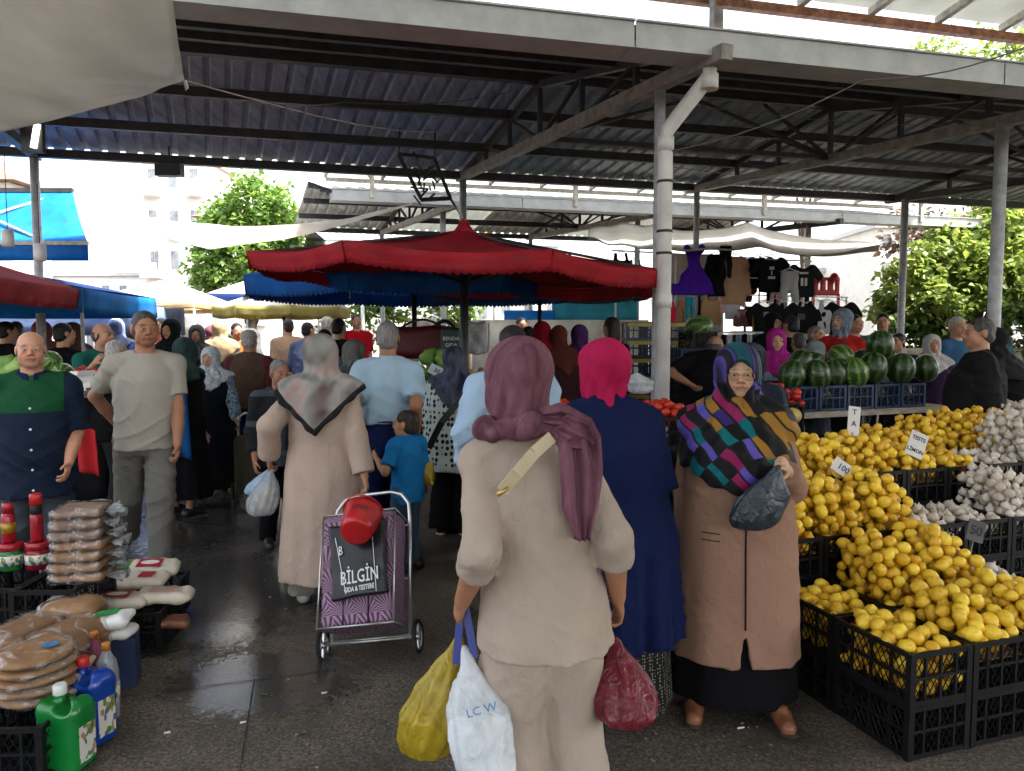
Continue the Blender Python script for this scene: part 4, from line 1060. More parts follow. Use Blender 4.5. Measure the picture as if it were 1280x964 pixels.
tree('green tree seen between the far roof posts behind the blue parasol', B2.x, B2.y, 4.5, crown_px(B2, [(450, 300, 24, .9), (470, 330, 24, 1.0), (580, 305, 24, 1.0), (540, 330, 24, .9), (430, 390, 24, 1.0), (560, 390, 24, 1.1), (480, 395, 23, .9)]), 1, 5500, .17, M_leaf1, 5, .14)
B3 = Vector((px(1215, 14.5), 14.5, 0))
tree('leafy green tree with long leaves above the concrete wall', B3.x, B3.y, 3.8, crown_px(B3, [(1200, 330, 14.2, .75), (1150, 350, 14, .62), (1250, 300, 14.6, .8), (1180, 310, 14.6, .62), (1230, 355, 14, .7), (1275, 350, 14, .7), (1125, 385, 13.8, .5), (1165, 390, 13.6, .55), (1290, 270, 15, .7)]), 1, 12000, .15, M_leaf2, 7, .13)
B4 = Vector((px(1250, 21), 21, 0))
tree('tall yellow green tree rising above the gutter at the right', B4.x, B4.y, 9.0, crown_px(B4, [(1180, 85, 21, 1.0), (1250, 80, 21, 1.1), (1140, 95, 21, .6), (1290, 150, 21, 1.4), (1260, 230, 21, 1.2), (1300, 320, 20, 1.3)]), 1, 6500, .16, M_leaf2, 9, .2)
tree('small yellow green treetop showing just above the gutter', px(1000, 26), 26, 10.6, [(0, 0, at(1000, 70, 26).z - .3, .55), (-.7, 0, at(985, 85, 26).z, .6), (.6, 0, at(1015, 90, 26).z, .6)], 1, 800, .2, M_leaf2, 10, .14)
B5 = Vector((px(1150, 17), 17, 0))
tree('dry reddish brown bare-leaved tree between the roof and the green tree', B5.x, B5.y, 5, crown_px(B5, [(1160, 285, 17, .9), (1130, 300, 17, .7), (1195, 275, 17, .8)]), 1, 900, .16, M_leaf4, 11, .1)
rs = random.Random(5)
hedge_pts = []
for i in range(3600):
    x = rs.uniform(1098, 1330); Y = rs.uniform(13.1, 13.9); z0, z1 = .75, 1.95 + .25 * math.sin(x * .05) + .12 * math.sin(x * .17)
    q = at(x, 420, Y); hedge_pts.append((q.x, Y, rs.uniform(z0, z1) if rs.random() < .7 else z1 - rs.random() * .2))
hg = thing('hedge', 'dense dark green hedge growing over the concrete wall', 'hedge', (px(1200, 13.5), 13.5, 0)); hp = [(a - px(1200, 13.5), b_ - 13.5, c) for a, b_, c in hedge_pts]
leaves('foliage', hg, hp, .15, M_leaf3, 4)
b = MB()
for i in range(14): b.tube([(-1.4 + i * .42, .1 * math.sin(i), 0), (-1.4 + i * .42, .1 * math.sin(i * 2), 1.5)], .018, 5)
b.build('stem', M_bark, hg)
# concrete wall with sprayed letters
M_conc = mat('weathered_concrete', (.34, .31, .24), .9, .25, 5, .5, 60)
A = at(1040, 470, 12.6); B = at(1330, 470, 13.6); hw = at(1130, 432, 12.8).z
wl = thing('concrete_wall', 'low weathered concrete wall with sprayed letters under the hedge', 'wall', (A.x, A.y, 0)); d_ = (Vector((B.x, B.y, 0)) - Vector((A.x, A.y, 0)))
hw = 1.32
for i in range(4):
    b = MB(); p, q = d_ * (i / 4), d_ * ((i + 1) / 4) - d_.normalized() * .015
    b.beam(p + Vector((0, 0, hw / 2)), q + Vector((0, 0, hw / 2)), .2, hw); b.build('panel', M_conc, wl)
b = MB(); b.beam(Vector((0, 0, hw + .035)), d_ + Vector((0, 0, hw + .035)), .26, .06); b.build('coping', M_conc, wl)
ang = math.atan2(d_.y, d_.x)
o = mobj('writing', text_mesh('VB', .62, .002, .004, .15), mat('grey_spray', (.13, .13, .12), .9), wl); o.rotation_euler = (math.pi / 2, 0, ang); q = d_ * .27; n_ = Vector((math.sin(ang), -math.cos(ang), 0)); o.location = q + n_ * .104 + Vector((0, 0, .86))
# ------------------------------------------------------------------ far buildings
M_fac = [mat('cream_render', (.74, .71, .65), .9, .1, 2), mat('white_render', (.82, .81, .79), .9, .08, 2), mat('grey_render', (.5, .5, .5), .9, .1, 2)]
M_glass = mat('dark_window_glass', (.22, .24, .26), .12, .2); M_frame = mat('white_frame', (.7, .7, .68), .6, .05); M_tile = mat('brown_roof_tile', (.25, .14, .10), .85, .3, 20, .6, 30)
def building(label, x0, x1, Y, h, m, floors, cols, dep=8, balc=True, roof=True, group=None):
    xa, xb = px(x0, Y), px(x1, Y); w_ = xb - xa
    t = thing('apartment_building', label, 'building', ((xa + xb) / 2, Y, 0), 0, group)
    b = MB(); b.box((0, dep / 2, h / 2), (w_, dep, h)); b.build('wall', m, t)
    fw = w_ / cols; fh = h / floors
    wm = MB(); wm.box((0, 0, 0), (fw * .42, .05, fh * .5)); wm = wm.mesh('window'); wm.materials.append(M_frame)
    gm = MB()
    for s_ in (-1, 1): gm.box((s_ * fw * .1, -.04, 0), (fw * .17, .03, fh * .44))
    gm = gm.mesh('pane'); gm.materials.append(M_glass)
    bm_ = MB(); bm_.box((0, -.45, -fh * .42), (fw * .8, .9, .14)); bm_.box((0, -.88, -fh * .25), (fw * .8, .05, fh * .3)); bm_ = bm_.mesh('balcony'); bm_.materials.append(m)
    for f in range(floors):
        for c in range(cols):
            p = (-w_ / 2 + (c + .5) * fw, -.03, (f + .55) * fh)
            o = mobj('window', wm, None, t, p); mobj('pane', gm, None, o)
            if balc and (c + f) % 2 == 0 and f > 0: mobj('balcony', bm_, None, t, (p[0], -.02, p[2]))
    if roof:
        b = MB(); b.add([(-w_ / 2 - .4, -.4, h + .02), (w_ / 2 + .4, -.4, h + .02), (w_ / 2 + .4, dep + .4, h + .02), (-w_ / 2 - .4, dep + .4, h + .02), (-w_ / 4, dep / 2, h + 1.4), (w_ / 4, dep / 2, h + 1.4)], [(0, 1, 5, 4), (1, 2, 5), (2, 3, 4, 5), (3, 0, 4), (3, 2, 1, 0)]); b.build('roof', M_tile, t)
    else:
        b = MB(); b.box((0, dep / 2, h + .1), (w_ + .5, dep + .5, .22)); b.build('roof', M_fac[2], t)
    return t
building('cream house with brown tiled roof edge above the blue awning', -260, 22, 24, at(20, 212, 24).z - .4, M_fac[0], 3, 5, 2.0)
building('white apartment block with balconies left of the round tree', 185, 262, 44, at(230, 200, 44).z, M_fac[1], 5, 3, 8, True, False)
building('pale apartment block with brown roof half hidden by the round tree', 255, 420, 40, at(280, 248, 40).z - 1, M_fac[1], 4, 4, 9)
building('low white block far behind the white tents', 60, 190, 48, at(150, 345, 48).z, M_fac[1], 2, 6, 8, False, False)
building('long pale block beyond the blue parasol and partition', 420, 760, 46, at(500, 330, 46).z, M_fac[0], 3, 12, 9)
building('grey apartment block behind the hanging clothes', 740, 1080, 42, at(900, 340, 42).z, M_fac[1], 3, 10, 9, True, False)
building('pale tower block beside the dry brown tree', 1092, 1180, 36, at(1120, 285, 36).z, M_fac[0], 5, 4, 8, False, False)
building('white block behind the leafy tree at the right', 1185, 1560, 40, at(1200, 330, 40).z, M_fac[1], 3, 8, 8)
# white van beyond the crowd
M_vanw = mat('white_car_paint', (.75, .75, .74), .25, .03, 2, coat=.5); M_rub = mat('black_rubber', (.015, .015, .015), .8, .2)
vn = thing('parked_van', 'white van parked beyond the crowd under the white tent', 'van', (px(268, 16), 15.4, 0), R(4))
F = Field((-1.15, -.9, .3), (1.15, .9, 1.95), .035); F.add(rbox((0, 0, .85), (2.2, 1.7, .8), .15), .02); F.add(rbox((.12, 0, 1.40), (1.85, 1.5, .75), .2), .15)
mobj('body', F.mesh('body'), M_vanw, vn)
for x, z, w_, h_ in ((-.42, 1.42, .62, .36), (.42, 1.42, .8, .36)):
    b = MB(); b.box((x, -.775, z), (w_, .02, h_)); b.build('window', M_glass, vn)
for x in (-.68, .72):
    for y in (-.72, .72):
        b = MB(); b.tube([(x, y - .09, .31), (x, y + .09, .31)], .31, 16); o = b.build('wheel', M_rub, vn); b = MB(); b.tube([(x, y - .1, .31), (x, y + .1, .31)], .18, 12); b.build('rim', M_galv, o)
# ------------------------------------------------------------------ crates
SA = R(18); SU = Vector((math.cos(SA), math.sin(SA), 0)); SV = Vector((-math.sin(SA), math.cos(SA), 0))
M_crate = mat('black_crate_plastic', (.006, .006, .007), .5, .3, 20, .1, spec=.25); M_bluecrate = mat('blue_crate_plastic', (.008, .024, .075), .4, .2, 10); M_yelcrate = mat('yellow_crate_trim', (.42, .30, .04), .5, .2)
def crate_meshes(wx, wy, hz, m, key, nl=9):
    fr = MB()
    for sx in (-1, 1):
        for sy in (-1, 1): fr.box((sx * (wx / 2 - .012), sy * (wy / 2 - .012), hz / 2), (.026, .026, hz))
    for z, t in ((hz - .010, .02), (.012, .02), (hz * .52, .012)):
        for sy in (-1, 1): fr.box((0, sy * (wy / 2 - .007), z), (wx - .05, .012, t))
        for sx in (-1, 1): fr.box((sx * (wx / 2 - .007), 0, z), (.012, wy - .05, t))
    for k in range(1, 4):
        for sy in (-1, 1): fr.box((-wx / 2 + k * wx / 4, sy * (wy / 2 - .006), hz / 2), (.010, .010, hz - .04))
        for sx in (-1, 1): fr.box((sx * (wx / 2 - .006), -wy / 2 + k * wy / 4, hz / 2), (.010, .010, hz - .04))
    fl = MB(); fl.box((0, 0, .006), (wx - .03, wy - .03, .010))
    la = []
    for ax, L, o in ((0, wx - .05, wy / 2 - .009), (1, wy - .05, wx / 2 - .009)):
        for sg in (-1, 1):
            b = MB(); n = int(L / .030)
            for i in range(-3, n + 1):
                for dr in (-1, 1):
                    x0 = -L / 2 + i * .030 if dr > 0 else L / 2 - i * .030; x1 = x0 + dr * (hz - .04) * .62; z0, z1 = .02, hz - .02
                    def cl(xa, za, xb, zb):
                        if abs(xb - xa) < 1e-9: return None
                        ts = sorted([(-L / 2 - xa) / (xb - xa), (L / 2 - xa) / (xb - xa)]); a = max(0, ts[0]); c = min(1, ts[1])
                        return None if c - a < .08 else (xa + (xb - xa) * a, za + (zb - za) * a, xa + (xb - xa) * c, za + (zb - za) * c)
                    q = cl(x0, z0, x1, z1)
                    if q is None: continue
                    yy = sg * (o + dr * .0012); p1 = (q[0], yy, q[1]) if ax == 0 else (yy, q[0], q[1]); p2 = (q[2], yy, q[3]) if ax == 0 else (yy, q[2], q[3])
                    b.beam(p1, p2, .0022, .0042, (0, 1, 0) if ax == 0 else (1, 0, 0))
            la.append(b.mesh('side_lattice'))
    ms = [('frame', fr.mesh('frame')), ('floor', fl.mesh('floor'))] + [('side_lattice', q) for q in la]
    for _, q in ms: q.materials.append(m)
    return ms
CM = {'black': crate_meshes(.30, .40, .207, M_crate, 'k'), 'blue': crate_meshes(.30, .38, .22, M_bluecrate, 'b')}
def crate(label, p, rz, kind='black', group=None, full=True):
    t = thing('crate', label, 'crate', p, rz, group)
    for i, (n_, me) in enumerate(CM[kind]):
        if full or i < 3: mobj(n_, me, None, t)
    return t
# ------------------------------------------------------------------ fruit
def surf(me, name, m):
    me.materials.append(m); return me
def ball_mesh(name, r, prof, m, nseg=12, lobes=0, amp=0):
    b = MB(); vs = []; n = len(prof)
    for rr, z in prof:
        for k in range(nseg):
            a = 2 * math.pi * k / nseg; q = rr * (1 + amp * math.cos(lobes * a)) * r; vs.append((q * math.cos(a), q * math.sin(a), z * r))
    fs = [(i * nseg + k, i * nseg + (k + 1) % nseg, (i + 1) * nseg + (k + 1) % nseg, (i + 1) * nseg + k) for i in range(n - 1) for k in range(nseg)]
    fs += [tuple(reversed(range(nseg))), tuple((n - 1) * nseg + k for k in range(nseg))]
    b.add(vs, fs, True); me = b.mesh(name); me.materials.append(m); return me
def fruit_mat(name, c1, c2, rough=.38, bump=.25, bs=120, rnd=True):
    n = N(name); v = n.co(); oi = n.n('ObjectInfo')
    f = n.noise(v, 9, 3); f2 = n.math('ADD', n.math('MULTIPLY', f, .5), n.math('MULTIPLY', oi.outputs['Random'], .6))
    n.base(n.mix(n.ramp(n.noise(v, 38, 2), [(.68, 0.0), (.78, .6)]), n.ramp(f2, [(.2, c1), (.8, c2)]), tuple(q * .45 for q in _c(c1)[:3]))).set(Roughness=rough, Specular_IOR_Level=.45); n.bump(n.noise(v, bs, 2), bump, .004)
    return n.m
M_lemon = fruit_mat('lemon_skin', (.68, .38, .018), (.92, .64, .05)); M_garlic = fruit_mat('garlic_skin', (.50, .42, .34), (.76, .69, .60), .6, .3, 60); M_tom = fruit_mat('tomato_skin', (.42, .012, .008), (.58, .04, .015), .18, .05)
LEM = [(.03, -1.22), (.16, -1.17), (.30, -1.08), (.62, -.85), (.88, -.48), (.98, -.05), (.92, .38), (.70, .76), (.38, 1.02), (.17, 1.13), (.10, 1.22), (.03, 1.25)]
GAR = [(.05, -.80), (.42, -.76), (.82, -.52), (1.0, -.1), (.88, .35), (.52, .68), (.26, .86), (.15, 1.05), (.17, 1.22), (.05, 1.25)]
SPH = [(math.sin(t) + .001, -math.cos(t)) for t in [math.pi * k / 9 for k in range(10)]]
TOM = [(.02, -.80), (.45, -.76), (.82, -.45), (1, .0), (.88, .45), (.55, .70), (.28, .74), (.05, .66)]
lem_me = ball_mesh('lemon', .0295, LEM, M_lemon, 11); gar_me = ball_mesh('garlic_bulb', .029, GAR, M_garlic, 14, 7, .05); tom_me = ball_mesh('tomato', .036, TOM, M_tom, 12, 5, .04)
PLACED = {}
def pack(key, x0, x1, y0, y1, zb, rim, hh, r, rs, tries=14, limit=160, squash=.93):
    """drop balls one by one to the lowest free spot under a heap outline (stall frame)"""
    L = PLACED.setdefault(key, []); out = []; miss = 0; cx, cy = (x0 + x1) / 2, (y0 + y1) / 2
    while miss < 30 and len(out) < limit:
        best = None; A = np.array(L) if L else np.zeros((0, 3))
        if len(A): A = A[(A[:, 0] > x0 - .1) & (A[:, 0] < x1 + .1) & (A[:, 1] > y0 - .1) & (A[:, 1] < y1 + .1)]
        for _ in range(tries):
            x = rs.uniform(x0 + r * .9, x1 - r * .9); y = rs.uniform(y0 + r * .9, y1 - r * .9); z = zb + r
            if len(A):
                d2 = (A[:, 0] - x) ** 2 + (A[:, 1] - y) ** 2; m = d2 < (2 * r * squash) ** 2
                if m.any(): z = max(z, float((A[m, 2] + np.sqrt((2 * r * squash) ** 2 - d2[m])).max()))
            ux, uy = abs(x - cx) / ((x1 - x0) / 2) * .7, max(0, cy - y) / ((y1 - y0) / 2)
            top = rim + hh * (1 - .75 * max(ux, uy) ** 2) - .01
            if z + r * .4 < top and (best is None or z < best[2]): best = (x, y, z)
        if best is None: miss += 1; continue
        L.append(best); out.append(best)
    return out
# lemon and garlic stall: stacks of crates stepping up from the aisle
SO = Vector((1.485, 2.675, 0))
def SP(x, y, z): return SO + SU * x + SV * y + Vector((0, 0, z))
rs = random.Random(11)
cells = {}   # (i, j): (stack, goods, heap, full)
for i in range(3): cells[(i, 0)] = (2, 'lemon', (.05, .13, .15)[i], i == 0)
cells[(0, 1)] = (2, 'lemon', .03, True); cells[(1, 1)] = (2, 'lemon', .27, False); cells[(2, 1)] = (2, 'lemon', .28, False); cells[(3, 1)] = (2, 'garlic', .06, False); cells[(3, 0)] = (2, 'garlic', .10, False)
for i, g_ in enumerate(('lemon', 'lemon', 'lemon', 'garlic', 'garlic', 'garlic')): cells[(i, 2)] = (3, g_, (.20, .27, .28, .04, .03, .24)[i], i == 3)
for i, g_ in ((1, 'lemon'), (2, 'lemon'), (3, 'lemon'), (4, 'lemon'), (5, 'lemon'), (6, 'garlic')): cells[(i, 3)] = (4 if i < 6 else 4, g_, (.0, .16, .20, .20, .14, .08, .05)[i], False)
for i, g_ in ((3, 'lemon'), (4, 'lemon'), (5, 'lemon'), (6, 'lemon'), (7, 'lemon'), (8, 'lemon'), (9, 'garlic')): cells[(i, 4)] = (4, g_, (0, 0, 0, .12, .14, .18, .24, .28, .28, .32)[i], False)
cells[(7, 3)] = (4, 'garlic', .30, False)
CW, CD, CH = .31, .41, .206
lem_pts, gar_pts = [], []
where = {0: 'in the front row of the lemon stall', 1: 'in the second row of the lemon stall', 2: 'in the third row of the lemon stall', 3: 'in the fourth row of the lemon stall', 4: 'in the back row of the lemon stall'}
for (i, j), (ns, g_, hh, full) in sorted(cells.items(), key=lambda q: (q[0][1], q[0][0])):
    for k in range(ns):
        if k < ns - 1 and j > 1 and i > 1 and k < ns - 2: pass
        lab = ('black plastic crate heaped with %ss %s' if k == ns - 1 else 'empty black plastic crate holding up the %ss %s') % (g_, where[j])
        c = crate(lab, SP((i + .5) * CW, (j + .5) * CD, k * CH + (.0 if True else 0)), SA, 'black', 'black crates of the lemon stall')
    rim = ns * CH
    zb = rim - CH + .012 if full else rim - .075
    if not full:
        b = MB(); b.box((0, 0, CH - .080), (.265, .365, .006)); b.build('liner', mat('brown_card', (.25, .16, .09), .9), c)
    pts = pack('s', i * CW + .012, (i + 1) * CW - .012 + (.0), j * CD + .014, (j + 1) * CD - .014, zb, rim, hh, .0292 if g_ == 'lemon' else .028, rs, limit=170)
    (lem_pts if g_ == 'lemon' else gar_pts).extend(pts)
def scatter(pts, me, name, label, cat, group, stuff_label, maxn=298, upright=False, rseed=3):
    rr = random.Random(rseed); W = []
    for x, y, z in pts:
        p = SP(x, y, z); W.append((p, p.y))
    # those on top and nearest first
    def occl(p):
        up = sum(1 for q, _ in W if abs(q.x - p.x) < .04 and abs(q.y - p.y) < .04 and q.z > p.z + .02); fr = sum(1 for q, _ in W if abs(q.x / q.y - p.x / p.y) < .012 and q.y < p.y and q.y > p.y - .12 and q.z > p.z - .03)
        return up + .5 * fr
    vis = sorted(W, key=lambda q: occl(q[0]) * 2.0 + q[1] * 1.0)
    rest = MB(); low = ball_mesh(name + '_low', {'lemon': .0295}.get(name, .029), [LEM, GAR][name != 'lemon'][1::3] + [(.05, 1.2)], me.materials[0], 7)
    for k, (p, _) in enumerate(vis):
        e = (rr.uniform(-.5, .5), rr.uniform(-.5, .5), rr.uniform(0, 6.3)) if upright else (rr.uniform(0, 6.3), rr.uniform(0, 6.3), rr.uniform(0, 6.3)); sc = rr.uniform(.84, 1.12)
        if k < maxn:
            o = mobj(name, me, None, None, p, e); o.scale = (sc,) * 3; tag(o, label, cat, group)
        else:
            M_ = Matrix.LocRotScale(p, Matrix.Rotation(e[2], 3, 'Z') @ Matrix.Rotation(e[0], 3, 'X'), (sc,) * 3)
            rest.add([M_ @ v.co for v in low.vertices], [tuple(q.vertices) for q in low.polygons], True)
    if rest.v:
        o = rest.build(name + '_pile', me.materials[0]); tag(o, stuff_label, cat, None, 'stuff')
scatter(lem_pts, lem_me, 'lemon', 'ripe yellow lemon on the heaps of the crate stall', 'lemon', 'lemons heaped on the crate stall', 'mass of yellow lemons filling the crates under the top ones')
scatter(gar_pts, gar_me, 'garlic_bulb', 'white garlic bulb heaped beside the lemons', 'garlic', 'garlic bulbs heaped beside the lemons', 'mass of white garlic filling the crates under the top bulbs', 290, True)
print('lemons', len(lem_pts), 'garlic', len(gar_pts))
# price cards
M_card = mat('white_card', (.72, .71, .68), .7, .05); M_ink = mat('black_marker', (.02, .02, .025), .7, .1); M_bluecard = mat('pale_blue_card', (.55, .65, .68), .7, .05)
def price_card(label, x, y, Y, w_, h_, tilt, lines, m=None, yaw=0, ink=None):
    p = at(x, y, Y); t = thing('price_card', label, 'price card', p); t.rotation_euler = (R(78), R(tilt), R(yaw))
    b = MB(); b.box((0, 0, 0), (w_, h_, .004)); b.build('card', m or M_card, t)
    for k, l in enumerate(lines):
        o = mobj('writing', text_mesh(l, min(h_ * .64 / max(1, len(lines)), w_ * .9 / (max(1, len(l)) * .62)), .0006, .0006), ink or M_ink, t); o.location = (0, h_ * (.5 - (k + .5) / len(lines)), .003)
    b = MB(); b.tube([(0, -h_ * .4, -.004), (0, -h_ * .5 - .12, -.004)], .003, 5); b.build('stick', M_beam, t)
    return t
price_card('tall narrow white price strip standing in the back lemons', 1067, 530, 4.60, .075, .22, 8, ['T', 'A', 'L'])
price_card('leaning white price card with black writing among the lemons', 1146, 556, 4.34, .11, .15, 24, ['TESTE', 'LİMON'])
price_card('small white price card tilted over the lemon heap', 1054, 586, 3.96, .13, .075, 35, ['100'], None, 0, mat('blue_ink', (.02, .06, .25)))
price_card('small dark price card stuck in the garlic crate', 1220, 664, 3.46, .085, .10, 18, ['50'], mat('grey_card', (.09, .09, .09), .7))

# ------------------------------------------------------------------ tables
M_plank = mat('worn_pale_plank', (.42, .37, .30), .85, .3, 4, .5, 40, stretch=(2, 14, 14))
def table(label, a, b_, depth, z, thick=.04, m=None, legs=M_dark_steel, cloth_m=None, drop=0, group=None):
    a = Vector((a[0], a[1], 0)); b_ = Vector((b_[0], b_[1], 0)); d = (b_ - a); L = d.length; t = thing('market_table', label, 'table', a, math.atan2(d.y, d.x), group)
    k = 4
    for i in range(k):
        q = MB(); q.box((L / 2, depth * (i + .5) / k, z - thick / 2), (L, depth / k - .006, thick)); q.build('plank', m or M_plank, t)
    for x in (.12, L - .12):
        for y in (.06, depth - .06):
            q = MB(); q.beam((x, y, z - thick - .004), (x + (.1 if x < L / 2 else -.1), y, 0), .03, .03, (0, 1, 0)); q.build('leg', legs, t)
    if cloth_m:
        q = MB(); q.grid(lambda i, j: (L * i, -.012 - .02 * math.sin(13 * i * L) * j, z - .005 - drop * j), int(14 * L), 5, True, .004); q.build('cloth', cloth_m, t)
    return t
# watermelon stall
WA, WB = at(985, 519, 6.25), at(1192, 505, 6.95)
table('pale plank table carrying the blue crates of watermelons', WA, WB, 1.0, at(1085, 512, 6.6).z, .05)
WZ = at(1085, 512, 6.6).z
wd = (Vector((WB.x, WB.y, 0)) - Vector((WA.x, WA.y, 0))); wn = wd.normalized(); wp = Vector((-wn.y, wn.x, 0)); wang = math.atan2(wn.y, wn.x)
def wmelon_mat(name, c1, c2, n_=9.0):
    n = N(name); v = n.co(); s_ = n.sep(v); a = n.math('ARCTAN2', s_[1], s_[0]); w_ = n.noise(n.co((9, 9, 9)), 1, 4, .6)
    q = n.math('SINE', n.math('ADD', n.math('MULTIPLY', a, n_), n.math('MULTIPLY', w_, 7.0)))
    n.base(n.ramp(n.math('ADD', n.math('MULTIPLY', q, .35), n.math('MULTIPLY', w_, .6)), [(.15, c1), (.45, tuple(x * 1.3 for x in c1)), (.62, c2)])).set(Roughness=.28, Specular_IOR_Level=.5)
    return n.m
M_wm = wmelon_mat('watermelon_rind', (.012, .035, .008), (.085, .14, .035)); M_wm2 = wmelon_mat('pale_watermelon_rind', (.03, .09, .012), (.22, .30, .07))
WM = ball_mesh('watermelon', 1, [(math.sin(t) + .0005, -math.cos(t) * 1.0) for t in [math.pi * k / 16 for k in range(17)]], M_wm, 28); WM2 = WM.copy(); WM2.materials.clear(); WM2.materials.append(M_wm2)
def melon(label, p, rx, rz, rot, me=WM, group=None):
    o = mobj('watermelon', me, None, None, p, rot); o.scale = (rx, rx, rz); tag(o, label, 'watermelon', group)
    return o
for i in range(5):
    c = crate('blue plastic crate of watermelons on the plank table', Vector((WA.x, WA.y, WZ + .002)) + wn * (.20 + i * .318) + wp * .22, wang, 'blue', 'blue watermelon crates on the plank table')
    melon('small watermelon lying inside a blue crate', Vector((WA.x, WA.y, WZ + .13)) + wn * (.20 + i * .318) + wp * .20, .105, .115, (1.3, 0, i), WM2 if i % 2 else WM, 'watermelons inside the blue crates')
    c = crate('blue plastic crate in the rear row of the plank table', Vector((WA.x, WA.y, WZ + .002)) + wn * (.20 + i * .318) + wp * .66, wang, 'blue', 'rear blue crates on the plank table')
for x, y, Y, r_, pale in ((990, 469, 6.45, .118, 0), (1021, 469, 6.5, .122, 0), (1043, 467, 6.62, .112, 0), (1069, 466, 6.62, .118, 1), (1091, 460, 6.72, .128, 0), (1126, 461, 6.80, .126, 0), (1157, 461, 6.95, .113, 0)):
    melon('striped green watermelon in the front row above the blue crates', at(x, y, Y), r_, r_ * 1.16, (rng.uniform(-.25, .25), rng.uniform(-.3, .3), rng.uniform(0, 6)), WM2 if pale else WM, 'front row watermelons above the blue crates')
for x, y, Y, r_, pale in ((1001, 452, 6.85, .11, 0), (1015, 455, 6.9, .11, 0), (1051, 447, 6.95, .12, 1), (1080, 452, 7.05, .115, 0), (1104, 452, 7.1, .12, 0), (1138, 458, 7.2, .12, 0)):
    melon('watermelon in the back row behind the front watermelons', at(x, y, Y), r_, r_ * 1.1, (1.0 + rng.uniform(-.3, .3), rng.uniform(-.3, .3), rng.uniform(0, 6)), WM2 if pale else WM, 'back row watermelons')
melon('tall watermelon standing on top of the watermelon heap', at(1100, 432, 6.95), .125, .148, (.15, -.25, .6))
melon('large watermelon above the black shirted man behind the white pipe', at(873, 411, 8.6), .15, .18, (1.2, .3, .5), WM2)
# stack of crates carrying it
for k in range(8): crate('black crate stacked behind the bending man', Vector((px(872, 8.6), 8.62, k * .206)), .2, 'black', 'black crates stacked behind the bending man')
for k in range(6): crate('black crate stacked beside the blue crate tower', Vector((px(845, 8.7), 8.5, k * .206)), .1, 'black', 'black crates stacked beside the blue tower')
tb = crate('dark blue crate lying on the black crate stack', Vector((px(858, 8.6), 8.55, 6 * .206)), .15, 'blue')
for c_, x in ((0, 795), (1, 819), (2, 842)):
    for k in range(8):
        c = crate('blue crate with yellow rim stacked in the tower behind the white pipe', Vector((px(x, 9.3), 9.3 + .03 * c_, k * .222)), .05, 'blue', 'blue crate tower behind the white pipe', False)
        if k > 2:
            b = MB(); b.box((0, -.194, .185), (.30, .012, .045)); b.build('rim', M_yelcrate, c)
# yellow melons and tomatoes at the near end of the watermelon stall
MEL = ball_mesh('yellow_melon', 1, SPH, fruit_mat('yellow_melon_skin', (.55, .38, .08), (.68, .52, .18), .4, .1, 30), 20)
mc = Vector((px(983, 5.75), 5.75, 0))
for k in range(4): crate('black crate stacked under the yellow melons', mc + Vector((0, .0, k * .206)), .25, 'black', 'black crates under the yellow melons')
for x, y, r_ in ((975, 524, .068), (990, 520, .072), (962, 530, .066)):
    o = mobj('yellow_melon', MEL, None, None, at(x, y, 5.72), (0, 0, 0)); o.scale = (r_, r_, r_ * .9); tag(o, 'round pale yellow melon on the crate by the plank table', 'melon', 'yellow melons')
def pile(key, me, name, label, cat, group, cx, cy, wx, wy, z, hh, r, rzz, limit, seed, base_crates=0, crate_label=None):
    pts = pack(key, -wx / 2, wx / 2, -wy / 2, wy / 2, z - .06, z, hh, r, random.Random(seed), limit=limit)
    ca, sa = math.cos(rzz), math.sin(rzz); rr = random.Random(seed)
    for x, y, zz in pts:
        o = mobj(name, me, None, None, (cx + x * ca - y * sa, cy + x * sa + y * ca, zz), (rr.uniform(-.7, .7), rr.uniform(-.7, .7), rr.uniform(0, 6))); tag(o, label, cat, group)
tz = at(965, 500, 6.1).z
for k in range(4): crate('black crate stacked under the tomatoes by the watermelons', Vector((px(968, 6.15), 6.15, tz - .215 - k * .206)), .3, 'black', 'black crates under the tomatoes by the watermelons')
pile('t1', tom_me, 'tomato', 'red tomato piled on the crate beside the watermelons', 'tomato', 'tomatoes beside the watermelons', px(968, 6.15), 6.15, .34, .42, tz, .14, .036, .3, 70, 5)
for n_, xp in enumerate((700, 745, 788, 826)):
    X_ = px(xp, 4.95 + n_ * .04); Y_ = 4.95 + n_ * .04
    for k in range(5): crate('black crate of the tomato stall behind the pink headscarf', Vector((X_, Y_, .03 + k * .206)), .1, 'black', 'black crates of the tomato stall')
    pile('t2%d' % n_, tom_me, 'tomato', 'shiny red tomato heaped on the stall behind the pink headscarf', 'tomato', 'tomatoes behind the pink headscarf', X_, Y_, .28, .38, 1.06, .11, .034, .1, 55, 20 + n_)
tbl = table('low plank table under the tomato crates', (px(680, 4.75), 4.72), (px(850, 4.85), 4.95), .6, .028, .026)

